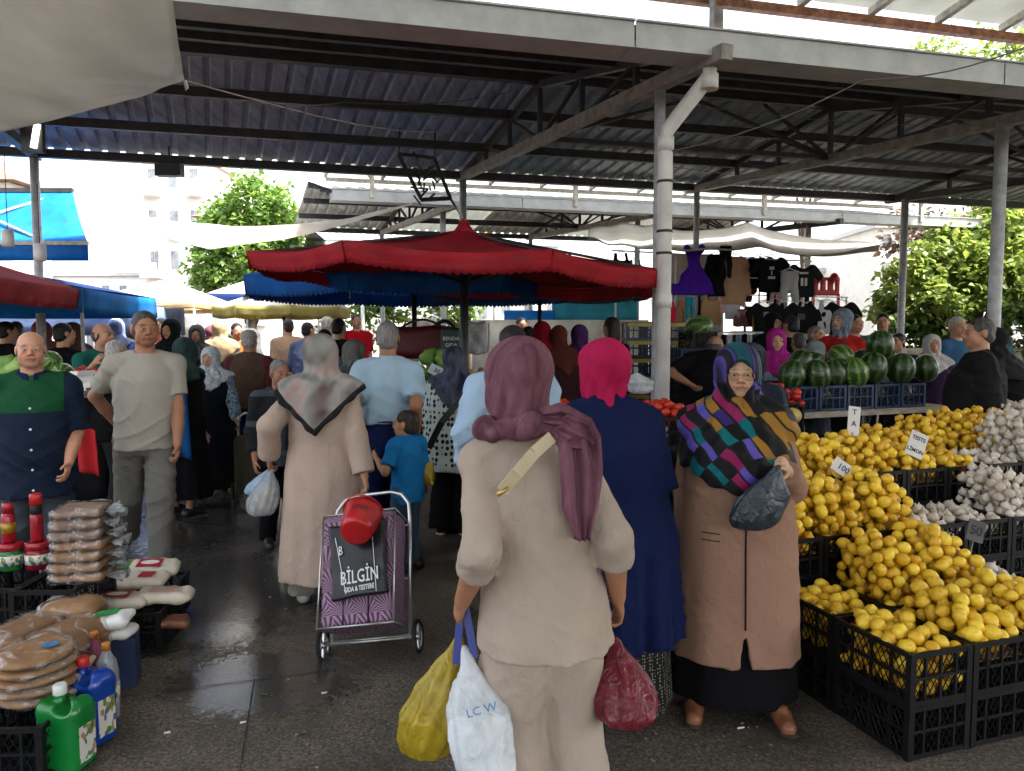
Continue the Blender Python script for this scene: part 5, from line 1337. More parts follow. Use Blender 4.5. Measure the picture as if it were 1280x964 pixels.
# ------------------------------------------------------------------ left stall of packed goods
def jug(label, p, rz, c, capc, h=.30, wx=.19, wy=.11):
    t = thing('jug', label, 'jug', p, rz); m = mat('glossy_' + label.split()[0] + '_plastic', c, .25, .08, 4, spec=.5, coat=.2)
    F = Field((-wx * .62, -wy * .62, 0), (wx * .62, wy * .62, h), .004)
    F.add(rbox((0, 0, h * .40), (wx, wy, h * .8), .03), .01); F.add(rbox((0, 0, h * .78), (wx * .98, wy * .9, h * .22), .035), .03)
    F.sub(ell((wx * .18, 0, h * .80), (wx * .20, wy, h * .075)), .012)        # grip hole
    F.sub(ell((-wx * .15, -.0, h * .98), (wx * .34, wy * .8, h * .16)), .02)   # sunk neck
    F.add(rcone((-wx * .12, 0, h * .80), (-wx * .12, 0, h * .92), .021, .018), .01)
    for z in (.18, .34, .5): F.sub(rcone((-wx, -wy * .53, h * z), (wx, -wy * .53, h * z), .004), .004)
    mobj('body', F.mesh('body', 2), m, t)
    b = MB(); b.lathe([(.022, 0), (.024, .004), (.024, .034), (.020, .038)], 18, (-wx * .12, 0, h * .90)); b.build('cap', mat('cap_' + str(capc), capc, .35, .05), t)
    b = MB(); b.grid(lambda i, j: (wx * .505, -wy * .32 + wy * .64 * i, h * .12 + h * .45 * j), 4, 4, False, .001); o = b.build('label_print', LABELM, t)
    return t
def label_mat():
    n = N('printed_label'); v = n.co((70, 70, 48)); vo = n.n('TexVoronoi'); vo.inputs['Scale'].default_value = 1.0; n.l(v, vo.inputs['Vector'])
    n.base(n.ramp(n.sep(vo.outputs['Color'])[0], [(0, (.6, .6, .56)), (.45, (.35, .2, .06)), (.6, (.05, .2, .06)), (.72, (.62, .6, .5)), (.9, (.08, .1, .2))], 'CONSTANT')).set(Roughness=.4)
    return n.m
LABELM = label_mat()
jug('green glossy bleach jug with white cap at the front of the goods', Vector((px(64, 2.66), 2.66, 0)), R(-12), (.005, .17, .03), (.62, .66, .62), .305, .18, .12)
jug('blue glossy detergent jug with red cap behind the green jug', Vector((px(94, 2.84), 2.84, 0)), R(-20), (.004, .045, .32), (.5, .02, .02), .33, .19, .12)
def bottle(label, p, prof, c, capc, film=True, h=.3):
    t = thing('bottle', label, 'bottle', p); b = MB(); b.lathe(prof, 22); m = plastic_film('bottle_' + label.split()[0] + label.split()[1], c, .62, .12, .1, 6) if film else mat('bottle_' + label.split()[0], c, .3, .08)
    b.build('body', m, t); b = MB(); zt = prof[-1][1]; b.lathe([(.017, zt - .005), (.017, zt + .024), (.014, zt + .027)], 14); b.build('cap', mat('cap_' + str(capc), capc, .4, .05), t)
    b = MB(); b.lathe([(prof[1][0] + .001, .07), (prof[1][0] + .001, .16)], 22); b.build('label_print', LABELM, t); return t
BP = [(.038, 0), (.046, .012), (.046, .07), (.043, .10), (.046, .13), (.046, .20), (.038, .25), (.018, .285), (.015, .30)]
bottle('clear grey plastic bottle with orange cap beside the blue jug', Vector((px(119, 3.0), 3.0, 0)), BP, (.45, .48, .50), (.45, .18, .03))
bottle('purple bottle with orange cap behind the clear bottle', Vector((px(101, 3.1), 3.12, 0)), BP, (.20, .03, .07), (.45, .16, .03), False)
M_navybox = mat('navy_printed_carton', (.02, .035, .09), .45, .2, 12); M_wrap = plastic_film('clear_wrap', (.75, .74, .72), .06, .15, .9, 10)
b = MB(); b.box((0, 0, .115), (.135, .12, .23)); tag(b.build('carton', M_navybox, None, Vector((px(136, 3.3), 3.32, .0)), (0, 0, .3)), 'navy carton standing on the ground below the white salt packs', 'carton')
def pillow_pack(name, label, cat, p, dims, rz, m, prints=(), tilt=(0, 0), wrap=None, seed=0, group=None, h=.007):
    """soft filled bag with pinched ends"""
    t = thing(name, label, cat, p, rz, group); t.rotation_euler = (tilt[0], tilt[1], rz); wx, wy, wz = dims; s_ = seed
    F = Field((-wx * .56, -wy * .6, -.01), (wx * .56, wy * .6, wz * 1.1), h); F.add(rbox((0, 0, wz / 2), (wx * .94, wy * .9, wz * .92), wz * .42), .01); F.add(rbox((0, 0, wz * .5), (wx, wy * .8, wz * .18), .004), .03)
    F.disp(lambda x, y, z: .004 * np.sin(40 * x + s_) * np.sin(34 * y + 2 * s_) + .002 * np.sin(90 * x + 30 * y))
    mobj('bag', F.mesh('bag'), m, t)
    for (x0, x1, y0, y1, pm) in prints:
        b = MB()
        def P(i, j):
            x = (x0 + (x1 - x0) * i) * wx; y = (y0 + (y1 - y0) * j) * wy
            ex = max(0, abs(x) - (wx * .47 - wz * .42)) / (wz * .42); ey = max(0, abs(y) - (wy * .45 - wz * .42)) / (wz * .42); e = min(1, math.hypot(ex, ey))
            return (x, y, wz * .5 + wz * .46 * math.sqrt(1 - e * e * .95) + .006)
        b.grid(P, 8, 6, True); b.build('print', pm, t)
    return t
M_flour = mat('cream_paper_sack', (.60, .54, .43), .6, .08, 8, .2, 60); M_redprint = mat('red_print', (.38, .01, .02), .5, .1, 20); M_whiteprint = mat('white_print', (.7, .68, .64), .5, .05); M_salt = mat('white_plastic_pack', (.66, .67, .64), .35, .06); M_greenprint = mat('green_print', (.02, .22, .05), .45, .1); M_brownprint = mat('dark_brown_print', (.05, .015, .015), .4, .2)
LC = [gnd(150, 818)]
for k, (x, Y, lab) in enumerate(((152, 3.72, 'black crate under the front flour sacks'), (172, 4.08, 'black crate under the rear flour sacks'))):
    crate(lab, Vector((px(x, Y), Y, .02)), R(96) if k == 0 else R(100))
b = MB(); b.box((0, 0, .008), (.40, .50, .014)); tag(b.build('floor_board', mat('white_board', (.5, .5, .48), .7, .15), None, Vector((px(160, 3.9), 3.86, .002)), (0, 0, .12)), 'white board on the ground below the flour crates', 'board')
fp = [(-.14, .14, -.36, .30, M_redprint), (-.42, .46, -.24, -.22, M_redprint)]
def flour(label, x, Y, z, rz, tilt=(0, 0), pr=None, seed=0):
    t = pillow_pack('flour_sack', label, 'sack', Vector((px(x, Y), Y, z)), (.27, .17, .065), rz, M_flour, pr if pr is not None else [(-.30, .18, -.30, .28, M_redprint)], tilt, seed=seed)
    if pr is None:
        b = MB(); b.lathe([(.001, .0), (.045, .0), (.046, .001)], 16, (-.016, 0, .070), 1.1, .55); b.build('print', M_whiteprint, t)
    return t
flour('cream flour sack with red label at the front of the crate', 140, 3.66, .232, R(6), (0, 0), None, 1)
flour('cream flour sack printed with thin red lines beside the front sack', 196, 3.74, .232, R(12), (0, .05), [(-.25, .3, .12, .18, M_redprint), (-.25, .3, .0, .04, M_redprint), (-.25, .2, -.14, -.10, M_redprint), (-.25, .28, -.28, -.24, M_redprint)], 2)
flour('cream flour sack with red label on the rear crate', 184, 4.12, .255, R(8), (.15, 0), None, 3)
flour('flour sack lying between the front and rear sacks', 166, 3.92, .250, R(4), (.1, 0), [(.0, .28, -.2, .2, M_redprint)], 4)
pillow_pack('snack_bag', 'orange brown snack bag with green mark behind the flour', 'bag', Vector((px(148, 4.18), 4.18, .22)), (.18, .12, .10), R(15), mat('orange_brown_bag', (.33, .17, .05), .35, .2, 14), [(-.2, .2, -.25, .2, M_greenprint)], (.5, 0), seed=5)
pillow_pack('snack_bag', 'pinkish plastic bag of biscuits below the flour sacks', 'bag', Vector((px(213, 3.7), 3.66, .13)), (.13, .12, .05), R(10), mat('biscuit_bag', (.16, .06, .035), .3, .3, 20), (), (0, .1), seed=8)
pillow_pack('salt_pack', 'white salt pack with green print on top of another pack', 'pack', Vector((px(124, 3.27), 3.27, .285)), (.20, .13, .062), R(12), M_salt, [(-.25, .25, -.1, .35, M_greenprint)], (.15, -.12), seed=6)
pillow_pack('salt_pack', 'white salt pack lying under the green printed one', 'pack', Vector((px(126, 3.28), 3.28, .232)), (.20, .13, .055), R(8), M_salt, [(-.06, .06, -.5, -.38, M_greenprint)], (0, 0), seed=7)
# crates that carry the bread packs
for k, (x, Y, z) in enumerate(((20, 2.74, 0), (-45, 2.80, 0), (62, 3.16, 0), (-8, 3.18, 0), (70, 3.58, 0), (5, 3.60, 0), (70, 3.58, .206), (5, 3.60, .206), (-70, 3.55, 0), (-70, 3.55, .206))):
    crate('black crate under the wrapped bread on the left', Vector((px(x, Y), Y, z)), R(3), 'black', 'black crates under the wrapped bread')
def bread_mat(name, c1, c2):
    n = N(name); v = n.co(); f = n.noise(v, 14, 5, .65); n.base(n.ramp(f, [(.3, c1), (.7, c2)])).set(Roughness=.55); n.bump(n.noise(n.co((3, 3, 40)), 1, 4), .5, .01); return n.m
M_bread = bread_mat('tan_flatbread', (.30, .13, .035), (.46, .24, .075)); M_bread2 = bread_mat('brown_noodle_sheet', (.22, .10, .035), (.36, .18, .065)); M_bread3 = bread_mat('pinkish_flatbread', (.26, .14, .085), (.38, .23, .15))
def wrapped(name, label, cat, p, dims, rz, m, seed=0, disc=False, tuft=True, tilt=(0, 0), group=None, h=.0105):
    wx, wy, wz = dims; t = thing(name, label, cat, p, rz, group); t.rotation_euler = (tilt[0], tilt[1], rz)
    F = Field((-wx * .55, -wy * .55, 0), (wx * .55, wy * .55, wz * 1.05), h); s_ = seed
    prim = (ell((0, 0, wz / 2), (wx / 2, wy / 2, wz * .75)) if disc else rbox((0, 0, wz / 2), (wx, wy, wz), min(wz * .45, .05)))
    F.add(prim, .01); F.sub((lambda X, Y, Z: Z - .003 + 0 * X + 0 * Y, (-wx, -wy, -.05), (wx, wy, 0)), .003); F.sub((lambda X, Y, Z: wz - Z + 0 * X + 0 * Y, (-wx, -wy, wz), (wx, wy, wz * 2)), .006)
    F.disp(lambda x, y, z: .0025 * np.sin(z * 260 + 3 * np.sin(14 * x + s_)) + .003 * np.sin(30 * x + s_) * np.sin(27 * y))
    me = F.mesh('bread'); mobj('bread', me, m, t)
    G = Field((-wx * .58, -wy * .58, 0), (wx * .58, wy * .58, wz * 1.1), h * 1.2)
    G.add((ell((0, 0, wz / 2), (wx / 2 + .008, wy / 2 + .008, wz * .78)) if disc else rbox((0, 0, wz / 2), (wx + .014, wy + .014, wz + .012), min(wz * .45, .05))), .01)
    G.disp(lambda x, y, z: .004 * np.sin(48 * x + 20 * y + s_) * np.sin(37 * y - 20 * z + s_) - .003)
    mobj('wrap', G.mesh('wrap'), M_wrap, t)
    if tuft:
        b = MB()
        for q in range(5):
            a0 = rng.uniform(-.5, .5); L_ = rng.uniform(.05, .10)
            b.grid(lambda i, j, a0=a0, L_=L_, q=q: (wx * .5 + L_ * j, (i - .5) * (.02 + .06 * j) + a0 * .1, wz * .5 + .02 * math.sin(9 * i + q) * j + rng.uniform(-.006, .006) + a0 * .05 * j), 4, 4, True, .0008)
        b.build('wrap_tuft', plastic_film('white_film_tuft', (.75, .77, .77), .34, .3, .8, 20), t)
    return t
z = .416
for k in range(7):
    hgt = .040 + .006 * (k % 3); m = M_bread if k < 4 else M_bread3
    wrapped('flatbread_pack', 'wrapped flatbread pack in the tall stack beside the red bottles', 'bread', Vector((px(95, 3.58) + rng.uniform(-.012, .012), 3.58, z)), (.235 - .004 * k, .22, hgt), R(8 + rng.uniform(-8, 8)), m, k, False, True, (0, 0), 'flatbread packs in the tall stack'); z += hgt + .006
wrapped('flatbread_pack', 'brown wrapped pack in front of the tall flatbread stack', 'bread', Vector((px(85, 3.40), 3.36, .212)), (.25, .18, .17), R(5), M_bread, 3, False, True)
wrapped('noodle_pack', 'large brown wrapped noodle slab left of its twin', 'bread', Vector((px(12, 3.14), 3.14, .21)), (.22, .34, .14), R(-8), M_bread2, 4, False, False)
wrapped('noodle_pack', 'large brown wrapped noodle slab below the tall flatbread stack', 'bread', Vector((px(72, 3.14), 3.16, .21)), (.23, .32, .13), R(-14), M_bread2, 5, False, False)
t = pillow_pack('biscuit_pack', 'dark brown and cream biscuit pack lying before the noodle slabs', 'pack', Vector((px(50, 2.93), 2.93, .232)), (.30, .15, .06), R(4), mat('cream_brown_pack', (.42, .34, .25), .35, .15, 10), [(-.48, -.2, -.45, .4, M_brownprint), (.12, .46, -.42, .4, M_brownprint)], (.2, 0), seed=3)
z = .21
for k in range(5):
    lastb = wrapped('flatbread_pack', 'round wrapped flatbread in the low stack behind the green jug', 'bread', Vector((px(30, 2.78) + rng.uniform(-.008, .008), 2.78, z)), (.29, .26, .036), R(k * 20), M_bread, k + 9, True, False, (0, 0), 'round flatbreads in the low stack'); z += .038
b = MB(); b.lathe([(.001, 0), (.03, 0), (.031, .001)], 14, (.02, -.05, .048)); b.build('sticker', mat('blue_sticker', (.05, .2, .4), .3, .3, 40), lastb)
# red jars and bottles
M_redg = mat('red_glossy', (.34, .01, .02), .22, .15, 5, coat=.3)
def jar(label, x, Y, z, c):
    t = thing('jar', label, 'jar', Vector((px(x, Y), Y, z))); b = MB(); b.lathe([(.05, 0), (.058, .01), (.058, .09), (.052, .105)], 20); b.build('glass', plastic_film('jar_' + label.split()[0], c, .8, .1, .1), t); b = MB(); b.lathe([(.056, .106), (.058, .108), (.058, .135), (.052, .14)], 20); b.build('lid', M_redg, t)
    b = MB(); b.lathe([(.0595, .03), (.0595, .08)], 20); b.build('label_print', LABELM, t)
jar('red jar with red lid under the tall red bottle', 37, 3.72, .414, (.3, .01, .03)); jar('green labelled jar with red lid left of the red jar', 2, 3.70, .414, (.03, .2, .05))
t = thing('bottle', 'tall red sauce bottle with red cap and black band on the red jar', 'bottle', Vector((px(37, 3.72), 3.72, .557))); b = MB(); b.lathe([(.026, 0), (.030, .01), (.030, .12), (.026, .14)], 16); b.build('body', M_redg, t); b = MB(); b.lathe([(.0275, .14), (.0275, .185), (.026, .186)], 16); b.build('band', M_ink, t); b = MB(); b.lathe([(.029, .186), (.029, .235), (.024, .243)], 16); b.build('cap', mat('bright_red_cap', (.5, .02, .02), .3), t)
t = thing('bottle', 'red sauce bottle with yellow marked band at the left edge', 'bottle', Vector((px(1, 3.70), 3.70, .557))); b = MB(); b.lathe([(.026, 0), (.032, .01), (.032, .13), (.024, .15)], 16); b.build('body', M_redg, t); b = MB(); b.lathe([(.0335, .05), (.0335, .10)], 16); b.build('band', mat('yellow_black_band', (.35, .22, .02), .4, .6, 40), t); b = MB(); b.lathe([(.026, .15), (.026, .19), (.02, .20)], 16); b.build('cap', M_redg, t)

# ------------------------------------------------------------------ shopping trolley
def fan_mat():
    n = N('purple_fan_print'); v = n.co(); s_ = n.sep(v); u = n.math('ADD', s_[0], n.math('MULTIPLY', s_[1], .85)); h_ = n.math('ADD', s_[2], n.math('MULTIPLY', s_[1], .3))
    fu = n.math('SUBTRACT', n.math('FRACT', n.math('MULTIPLY', u, 8.5)), .5); fv = n.math('FRACT', n.math('MULTIPLY', h_, 8.5))
    a = n.math('ARCTAN2', fv, fu); w_ = n.math('SINE', n.math('MULTIPLY', a, 26.0))
    n.base(n.ramp(n.math('ADD', n.math('MULTIPLY', w_, .5), .5), [(.35, (.07, .03, .065)), (.62, (.32, .19, .29))])).set(Roughness=.75); n.bump(n.noise(v, 12, 3), .4, .01)
    return n.m
TB = gnd(466, 822); TB.z = 0; tt = R(30)
tr = thing('shopping_trolley', 'two-wheeled steel shopping trolley with purple fan print bag', 'trolley', TB, R(-9))
tr.rotation_euler = (0, R(-8), R(-6)); TS = Vector((0, math.sin(tt), math.cos(tt))); TD = Vector((0, -math.cos(tt), math.sin(tt))); TX = Vector((1, 0, 0))
def TP(x, s_, d, z0=.075): return TX * x + TS * s_ + TD * d + Vector((0, 0, z0))
M_chrome = mat('steel_tube', (.55, .55, .54), .28, .15, 20, metal=.9)
b = MB(); b.tube([TP(-.205, .0, 0), TP(-.205, .62, 0), TP(-.20, .70, 0), TP(-.16, .755, 0), TP(-.10, .775, 0), TP(.10, .775, 0), TP(.16, .755, 0), TP(.20, .70, 0), TP(.205, .62, 0), TP(.205, 0, 0)], .0105, 8); b.build('handle_frame', M_chrome, tr)
for s_ in (.02, .30, .58):
    b = MB(); b.tube([TP(-.2, s_, .0), TP(.2, s_, 0)], .006, 6); b.build('cross_bar', M_chrome, tr)
b = MB(); b.tube([TP(-.19, .06, .02), TP(-.19, .05, .23), TP(.19, .05, .23), TP(.19, .06, .02)], .006, 6); b.build('bottom_loop', M_chrome, tr)
b = MB(); b.tube([TP(-.19, .60, .02), TP(-.19, .61, .21), TP(.19, .61, .21), TP(.19, .60, .02)], .005, 6); b.tube([TP(-.19, .61, .21), TP(-.19, .05, .23)], .005, 6); b.tube([TP(.19, .61, .21), TP(.19, .05, .23)], .005, 6); b.build('side_wire', M_chrome, tr)
Mt = Matrix((TX, TD, TS)).transposed()
c0 = TP(0, .33, .115); F = Field(c0 - Vector((.24, .40, .42)), c0 + Vector((.24, .40, .42)), .007); F.add(rbox(c0, (.37, .21, .56), .03, Mt), .01)
F.disp(lambda x, y, z: .004 * np.sin(20 * x + 8 * z) * np.sin(18 * z + 5 * y) - .002)
mobj('bag', F.mesh('bag'), fan_mat(), tr)
b = MB()
for x in (-.062, .062): b.tube([TP(x, .06, .224), TP(x, .60, .224)], .004, 5)
b.build('seam', mat('dark_seam', (.04, .015, .035), .8), tr)
for x in (-.245, .245):
    b = MB(); cz = Vector((x, 0, .085)); n_ = 20
    b.tube([cz + Vector((0, .074 * math.cos(2 * math.pi * k / n_), .074 * math.sin(2 * math.pi * k / n_))) for k in range(n_ + 1)], .0115, 8, False); wb = b.build('wheel', M_rub, tr)
    b = MB(); b.tube([cz - Vector((.012, 0, 0)), cz + Vector((.012, 0, 0))], .016, 10)
    for k in range(6): b.beam(cz, cz + Vector((0, .066 * math.cos(k * math.pi / 3), .066 * math.sin(k * math.pi / 3))), .008, .010, (1, 0, 0))
    b.tube([cz + Vector((0, .064 * math.cos(2 * math.pi * k / n_), .064 * math.sin(2 * math.pi * k / n_))) for k in range(n_ + 1)], .006, 6, False); b.build('rim', M_chrome, wb)
b = MB(); b.tube([(-.25, 0, .085), (.25, 0, .085)], .007, 8); b.build('axle', M_chrome, tr)
# black carrier bag hung on the trolley
bb = thing('carrier_bag', 'black carrier bag with white lettering lying on the trolley', 'bag', TB, R(-9)); bb.rotation_euler = tr.rotation_euler
c0 = TP(.02, .36, .255); F = Field(c0 - Vector((.2, .3, .3)), c0 + Vector((.2, .3, .3)), .006); F.add(rbox(c0, (.285, .035, .37), .012, Mt @ Matrix.Rotation(R(-4), 3, 'Y')), .01); F.disp(lambda x, y, z: .005 * np.sin(24 * x + 9 * z) * np.sin(15 * z + 1) + .003 * np.sin(40 * z + 20 * x))
mobj('bag', F.mesh('bag'), mat('black_glossy_plastic', (.01, .01, .011), .3, .2, 8, .5, 14), bb)
Mr = (Matrix((TX, TS, TD)).transposed() @ Matrix.Rotation(R(4), 3, 'Z')).to_euler()
M_white_ink = mat('white_lettering', (.68, .68, .68), .5, .05)
for txt, s_, x, sz in (('BİLGİN', .268, .035, .072), ('GIDA & TESTERE', .212, .035, .026), ('B', .40, -.065, .05)):
    o = mobj('writing', text_mesh(txt, sz, .0008, .0006), M_white_ink, bb); o.rotation_euler = Mr; o.location = TP(x, s_, .281); o.scale = (.78, 1.25, 1)
for x0, x1 in ((-.075, -.03), (.115, .12)):
    b = MB(); b.beam(TP(x0 - .02, .47, .281), TP(x1, .19, .281), .003, .001, TD); b.build('printed_line', M_white_ink, bb)
rb = thing('bucket', 'red plastic bucket hanging upside down on the trolley', 'bucket', TB, R(-9)); rb.rotation_euler = tr.rotation_euler; rb_m = mat('red_bucket_plastic', (.45, .012, .015), .3, .15, 6, coat=.2)
ax = (TD * .65 - TS * .75).normalized(); c0 = TP(.045, .575, .275); sd = TX; up = ax.cross(sd)
b = MB(); rings = [(.095, -.01), (.100, 0), (.096, .012), (.080, .13), (.074, .155), (.060, .160)]; n_ = 26; vs_ = []
for r_, q in rings: vs_ += [c0 + ax * q + (sd * math.cos(2 * math.pi * k / n_) + up * math.sin(2 * math.pi * k / n_)) * r_ for k in range(n_)]
b.add(vs_, [(i * n_ + k, i * n_ + (k + 1) % n_, (i + 1) * n_ + (k + 1) % n_, (i + 1) * n_ + k) for i in range(len(rings) - 1) for k in range(n_)] + [tuple((len(rings) - 1) * n_ + k for k in range(n_))], True); b.build('pail', rb_m, rb)
b = MB(); b.tube([c0 + (sd * math.cos(q) + up * math.sin(q)) * .10 - ax * .01 + TD * .02 * math.sin(q) for q in [math.pi * k / 12 for k in range(13)]], .004, 6); b.build('bail', rb_m, rb)
for k, (x, dd) in enumerate(((-.018, .0), (.03, .004), (.05, 0))):
    b = MB(); p = c0 + ax * (.065) ; a0 = 1.45 - .30 * k
    for i in range(4):
        a_, c_ = a0 + i * .09, a0 + (i + 1) * .09; f = lambda a, q: c0 + ax * q + (sd * math.cos(a) + up * math.sin(a)) * (.0965 - (q - .012) * .135 + .0015)
        b.add([f(a_, .05), f(a_ + .035, .05), f(a_ + .06, .085 - .01 * (i % 2)), f(a_ + .025, .085)], [(0, 1, 2, 3)])
    b.build('print', M_ink, rb)
# ------------------------------------------------------------------ cloth patterns
def dots_mat(name, base, dot, scale=30, r=.34):
    n = N(name); v = n.co((scale, scale, scale * .85)); vo = n.n('TexVoronoi'); vo.inputs['Scale'].default_value = 1; vo.inputs['Randomness'].default_value = .35; n.l(v, vo.inputs['Vector'])
    n.base(n.ramp(vo.outputs['Distance'], [(r, dot), (r + .05, base)])).set(Roughness=.85, Specular_IOR_Level=.2); n.bump(n.noise(n.co((9, 9, 5)), 1, 4), .5, .02); return n.m
def floral_mat(name, cols, scale=14, dist=1.5):
    n = N(name); f = n.noise(n.co(), scale, 3, .6, dist); k = len(cols)
    n.base(n.ramp(f, [(.30 + .4 * i / k, c) for i, c in enumerate(cols)], 'CONSTANT')).set(Roughness=.8, Specular_IOR_Level=.2); n.bump(n.noise(n.co((9, 9, 5)), 1, 4), .5, .02); return n.m
def plaid_mat(name, c1, c2, c3, sc=34):
    n = N(name); s_ = n.sep(n.co()); u = n.math('ADD', s_[0], s_[1])
    a = n.math('SINE', n.math('MULTIPLY', u, sc)); b = n.math('SINE', n.math('MULTIPLY', s_[2], sc))
    q = n.mix(n.ramp(a, [(.75, 0.0), (.8, .6)]), c1, c2); n.base(n.mix(n.ramp(b, [(.8, 0.0), (.85, .6)]), q, c3)).set(Roughness=.85, Specular_IOR_Level=.2); n.bump(n.noise(n.co((9, 9, 5)), 1, 4), .5, .02); return n.m
def patch_scarf_mat():
    n = N('bright_patchwork_scarf'); v = n.co(rot=(0, R(40), 0)); wv = n.noise(n.co(), 3.0, 2); s_ = n.sep(v)
    u = n.math('ADD', n.math('MULTIPLY', s_[0], 23.0), n.math('MULTIPLY', wv, 4.0)); w_ = n.math('ADD', n.math('MULTIPLY', s_[2], 7.5), n.math('MULTIPLY', s_[1], 9.0))
    cb = n.n('CombineXYZ'); n.l(n.math('FLOOR', u), cb.inputs[0]); n.l(n.math('FLOOR', w_), cb.inputs[1]); wn_ = n.n('TexWhiteNoise'); n.l(cb.outputs[0], wn_.inputs[0])
    col = n.ramp(wn_.outputs['Value'], [(0, (.004, .004, .006)), (.30, (.10, .075, .38)), (.44, (.0, .12, .14)), (.56, (.26, .012, .09)), (.70, (.30, .15, .02)), (.82, (.03, .02, .14)), (.92, (.004, .004, .006))], 'CONSTANT')
    edge = n.ramp(n.math('FRACT', u), [(.0, 1.0), (.22, 0.0)], 'CONSTANT')
    top = n.ramp(n.math('SUBTRACT', n.sep(n.co())[2], 1.40), [(.0, 0.0), (.02, 1.0)]); band = n.ramp(n.math('SINE', n.math('ADD', n.math('MULTIPLY', n.sep(n.co())[0], 55.0), n.math('MULTIPLY', n.sep(n.co())[1], 24.0))), [(.0, (.008, .07, .09)), (.30, (.006, .006, .012)), (.38, (.03, .02, .12)), (.70, (.075, .055, .27)), (.85, (.006, .006, .012))])
    n.base(n.mix(top, n.mix(n.math('MULTIPLY', edge, .95), col, (.006, .006, .008)), band)).set(Roughness=.6, Specular_IOR_Level=.2); n.bump(n.noise(n.co((10, 10, 6)), 1, 4), .3, .02); return n.m
def border_scarf_mat(x0, zb, slope):
    """grey and mauve voile with a black border along its lower edge"""
    n = N('grey_mauve_scarf'); s_ = n.sep(n.co()); e = n.math('SUBTRACT', s_[2], n.math('ADD', zb, n.math('MULTIPLY', n.math('ABSOLUTE', n.math('SUBTRACT', s_[0], x0)), slope)))
    f = n.noise(n.co((5, 5, 4)), 1, 2, .5, .7); c1 = n.ramp(f, [(.25, (.09, .03, .04)), (.42, (.20, .19, .17)), (.52, (.30, .29, .27)), (.62, (.36, .24, .22)), (.75, (.24, .23, .21))])
    n.base(n.mix(n.ramp(n.math('MULTIPLY', e, 10.0), [(.33, 1.0), (.36, 0.0)]), c1, (.008, .008, .009))).set(Roughness=.7, Specular_IOR_Level=.25); n.bump(n.noise(n.co((12, 12, 6)), 1, 4), .5, .02); return n.m
def streak_cloth(name, c1, c2, sc=10):
    n = N(name); f = n.noise(n.co((sc, sc, sc * .45)), 1, 4, .6, 1.4); n.base(n.ramp(f, [(.3, c1), (.7, c2)])).set(Roughness=.75, Specular_IOR_Level=.2); n.bump(n.noise(n.co((13, 13, 5)), 1, 4, .5, 1), .7, .02); return n.m
def hair_mat(name, c):
    n = N(name); f = n.noise(n.co((60, 60, 18)), 1, 4, .65); n.base(n.ramp(f, [(.3, tuple(q * .45 for q in c)), (.72, tuple(min(1, q * 1.4) for q in c))])).set(Roughness=.55, Specular_IOR_Level=.3); n.bump(f, .8, .006); return n.m
H_grey = hair_mat('grey_hair', (.20, .19, .18)); H_dkgrey = hair_mat('dark_grey_hair', (.07, .065, .06)); H_black = hair_mat('black_hair', (.012, .011, .011)); H_brown = hair_mat('dark_brown_hair', (.035, .022, .015)); H_white = hair_mat('white_hair', (.42, .40, .37))
L_black = mat('black_leather', (.015, .014, .014), .4, .2); L_brown = mat('brown_leather', (.22, .085, .04), .38, .25, 14, .2); L_white = mat('white_shoe', (.55, .53, .5), .5, .1); L_sole = mat('dark_sole', (.03, .02, .015), .8)
C_black = cloth('black_cloth', (.005, .005, .006)); C_navy = cloth('navy_cloth', (.006, .012, .055)); C_dk = cloth('charcoal_cloth', (.014, .014, .016)); C_jean = cloth('blue_jeans', (.05, .08, .13)); C_gjean = cloth('grey_jeans', (.16, .155, .14))
C_beige = cloth('beige_suit_cloth', (.42, .345, .28), .08, .9, .45); C_brown = cloth('brown_coat_cloth', (.31, .18, .125), .08, .9, .4); C_pinkb = cloth('pinkish_beige_coat', (.46, .35, .28), .07, .9, .45)
def plastic_bag(label, top, bot, r, m, contents=None, tag_name='carrier_bag', hz=.11, ht=None, cat='bag', flat=.75, cr=.03, ncont=8, handle_m=None, seed=1, text=None, shape=1.0, h=.0075):
    """hanging bag: pinched at the hand, full at the bottom"""
    top = Vector(top); bot = Vector(bot); L = (top - bot).length
    t = thing(tag_name, label, cat, bot); d = (top - bot)
    F = Field(Vector((-r * 1.3, -r * 1.3, -.01)) + Vector((min(0, d.x), min(0, d.y), 0)), Vector((r * 1.3, r * 1.3, L + .02)) + Vector((max(0, d.x), max(0, d.y), 0)), h)
    zs = np.array([0, .04, .16, .34, .55, .72, .86, 1.0]) * d.z; rr = np.array([.55, .80, .98, 1.0, .80 * shape, .50 * shape, .24 * shape, .07]) * r
    cx = d.x * (zs / d.z) ** 1.2; cy = d.y * (zs / d.z) ** 1.2
    s_ = seed; ff = lambda a, z: .07 * np.sin(7 * a + s_ + 9 * z) * np.clip(z / d.z * 1.6, .25, 1) + .05 * np.sin(12 * a + 2 * s_ - 14 * z)
    F.add(loft(zs, rr, rr * flat, cx, cy, ff), .008)
    F.disp(lambda x, y, z: .0035 * np.sin(40 * z + 25 * x + s_) * np.sin(36 * x + 2 * s_ + 10 * y))
    mobj('bag', F.mesh('bag'), m, t)
    if contents:
        me, cs = contents; rr_ = random.Random(seed)
        for k in range(ncont):
            a = rr_.uniform(0, 6.28); q = rr_.uniform(0, .48) * r; zc = .02 + cs + rr_.uniform(0, .36) * d.z; ax_ = (zc / d.z) ** 1.2; o = mobj('contents', me, None, t, (d.x * ax_ + q * math.cos(a), d.y * ax_ + q * math.sin(a) * flat, zc), (rr_.uniform(0, 6), rr_.uniform(0, 6), 0))
    return t
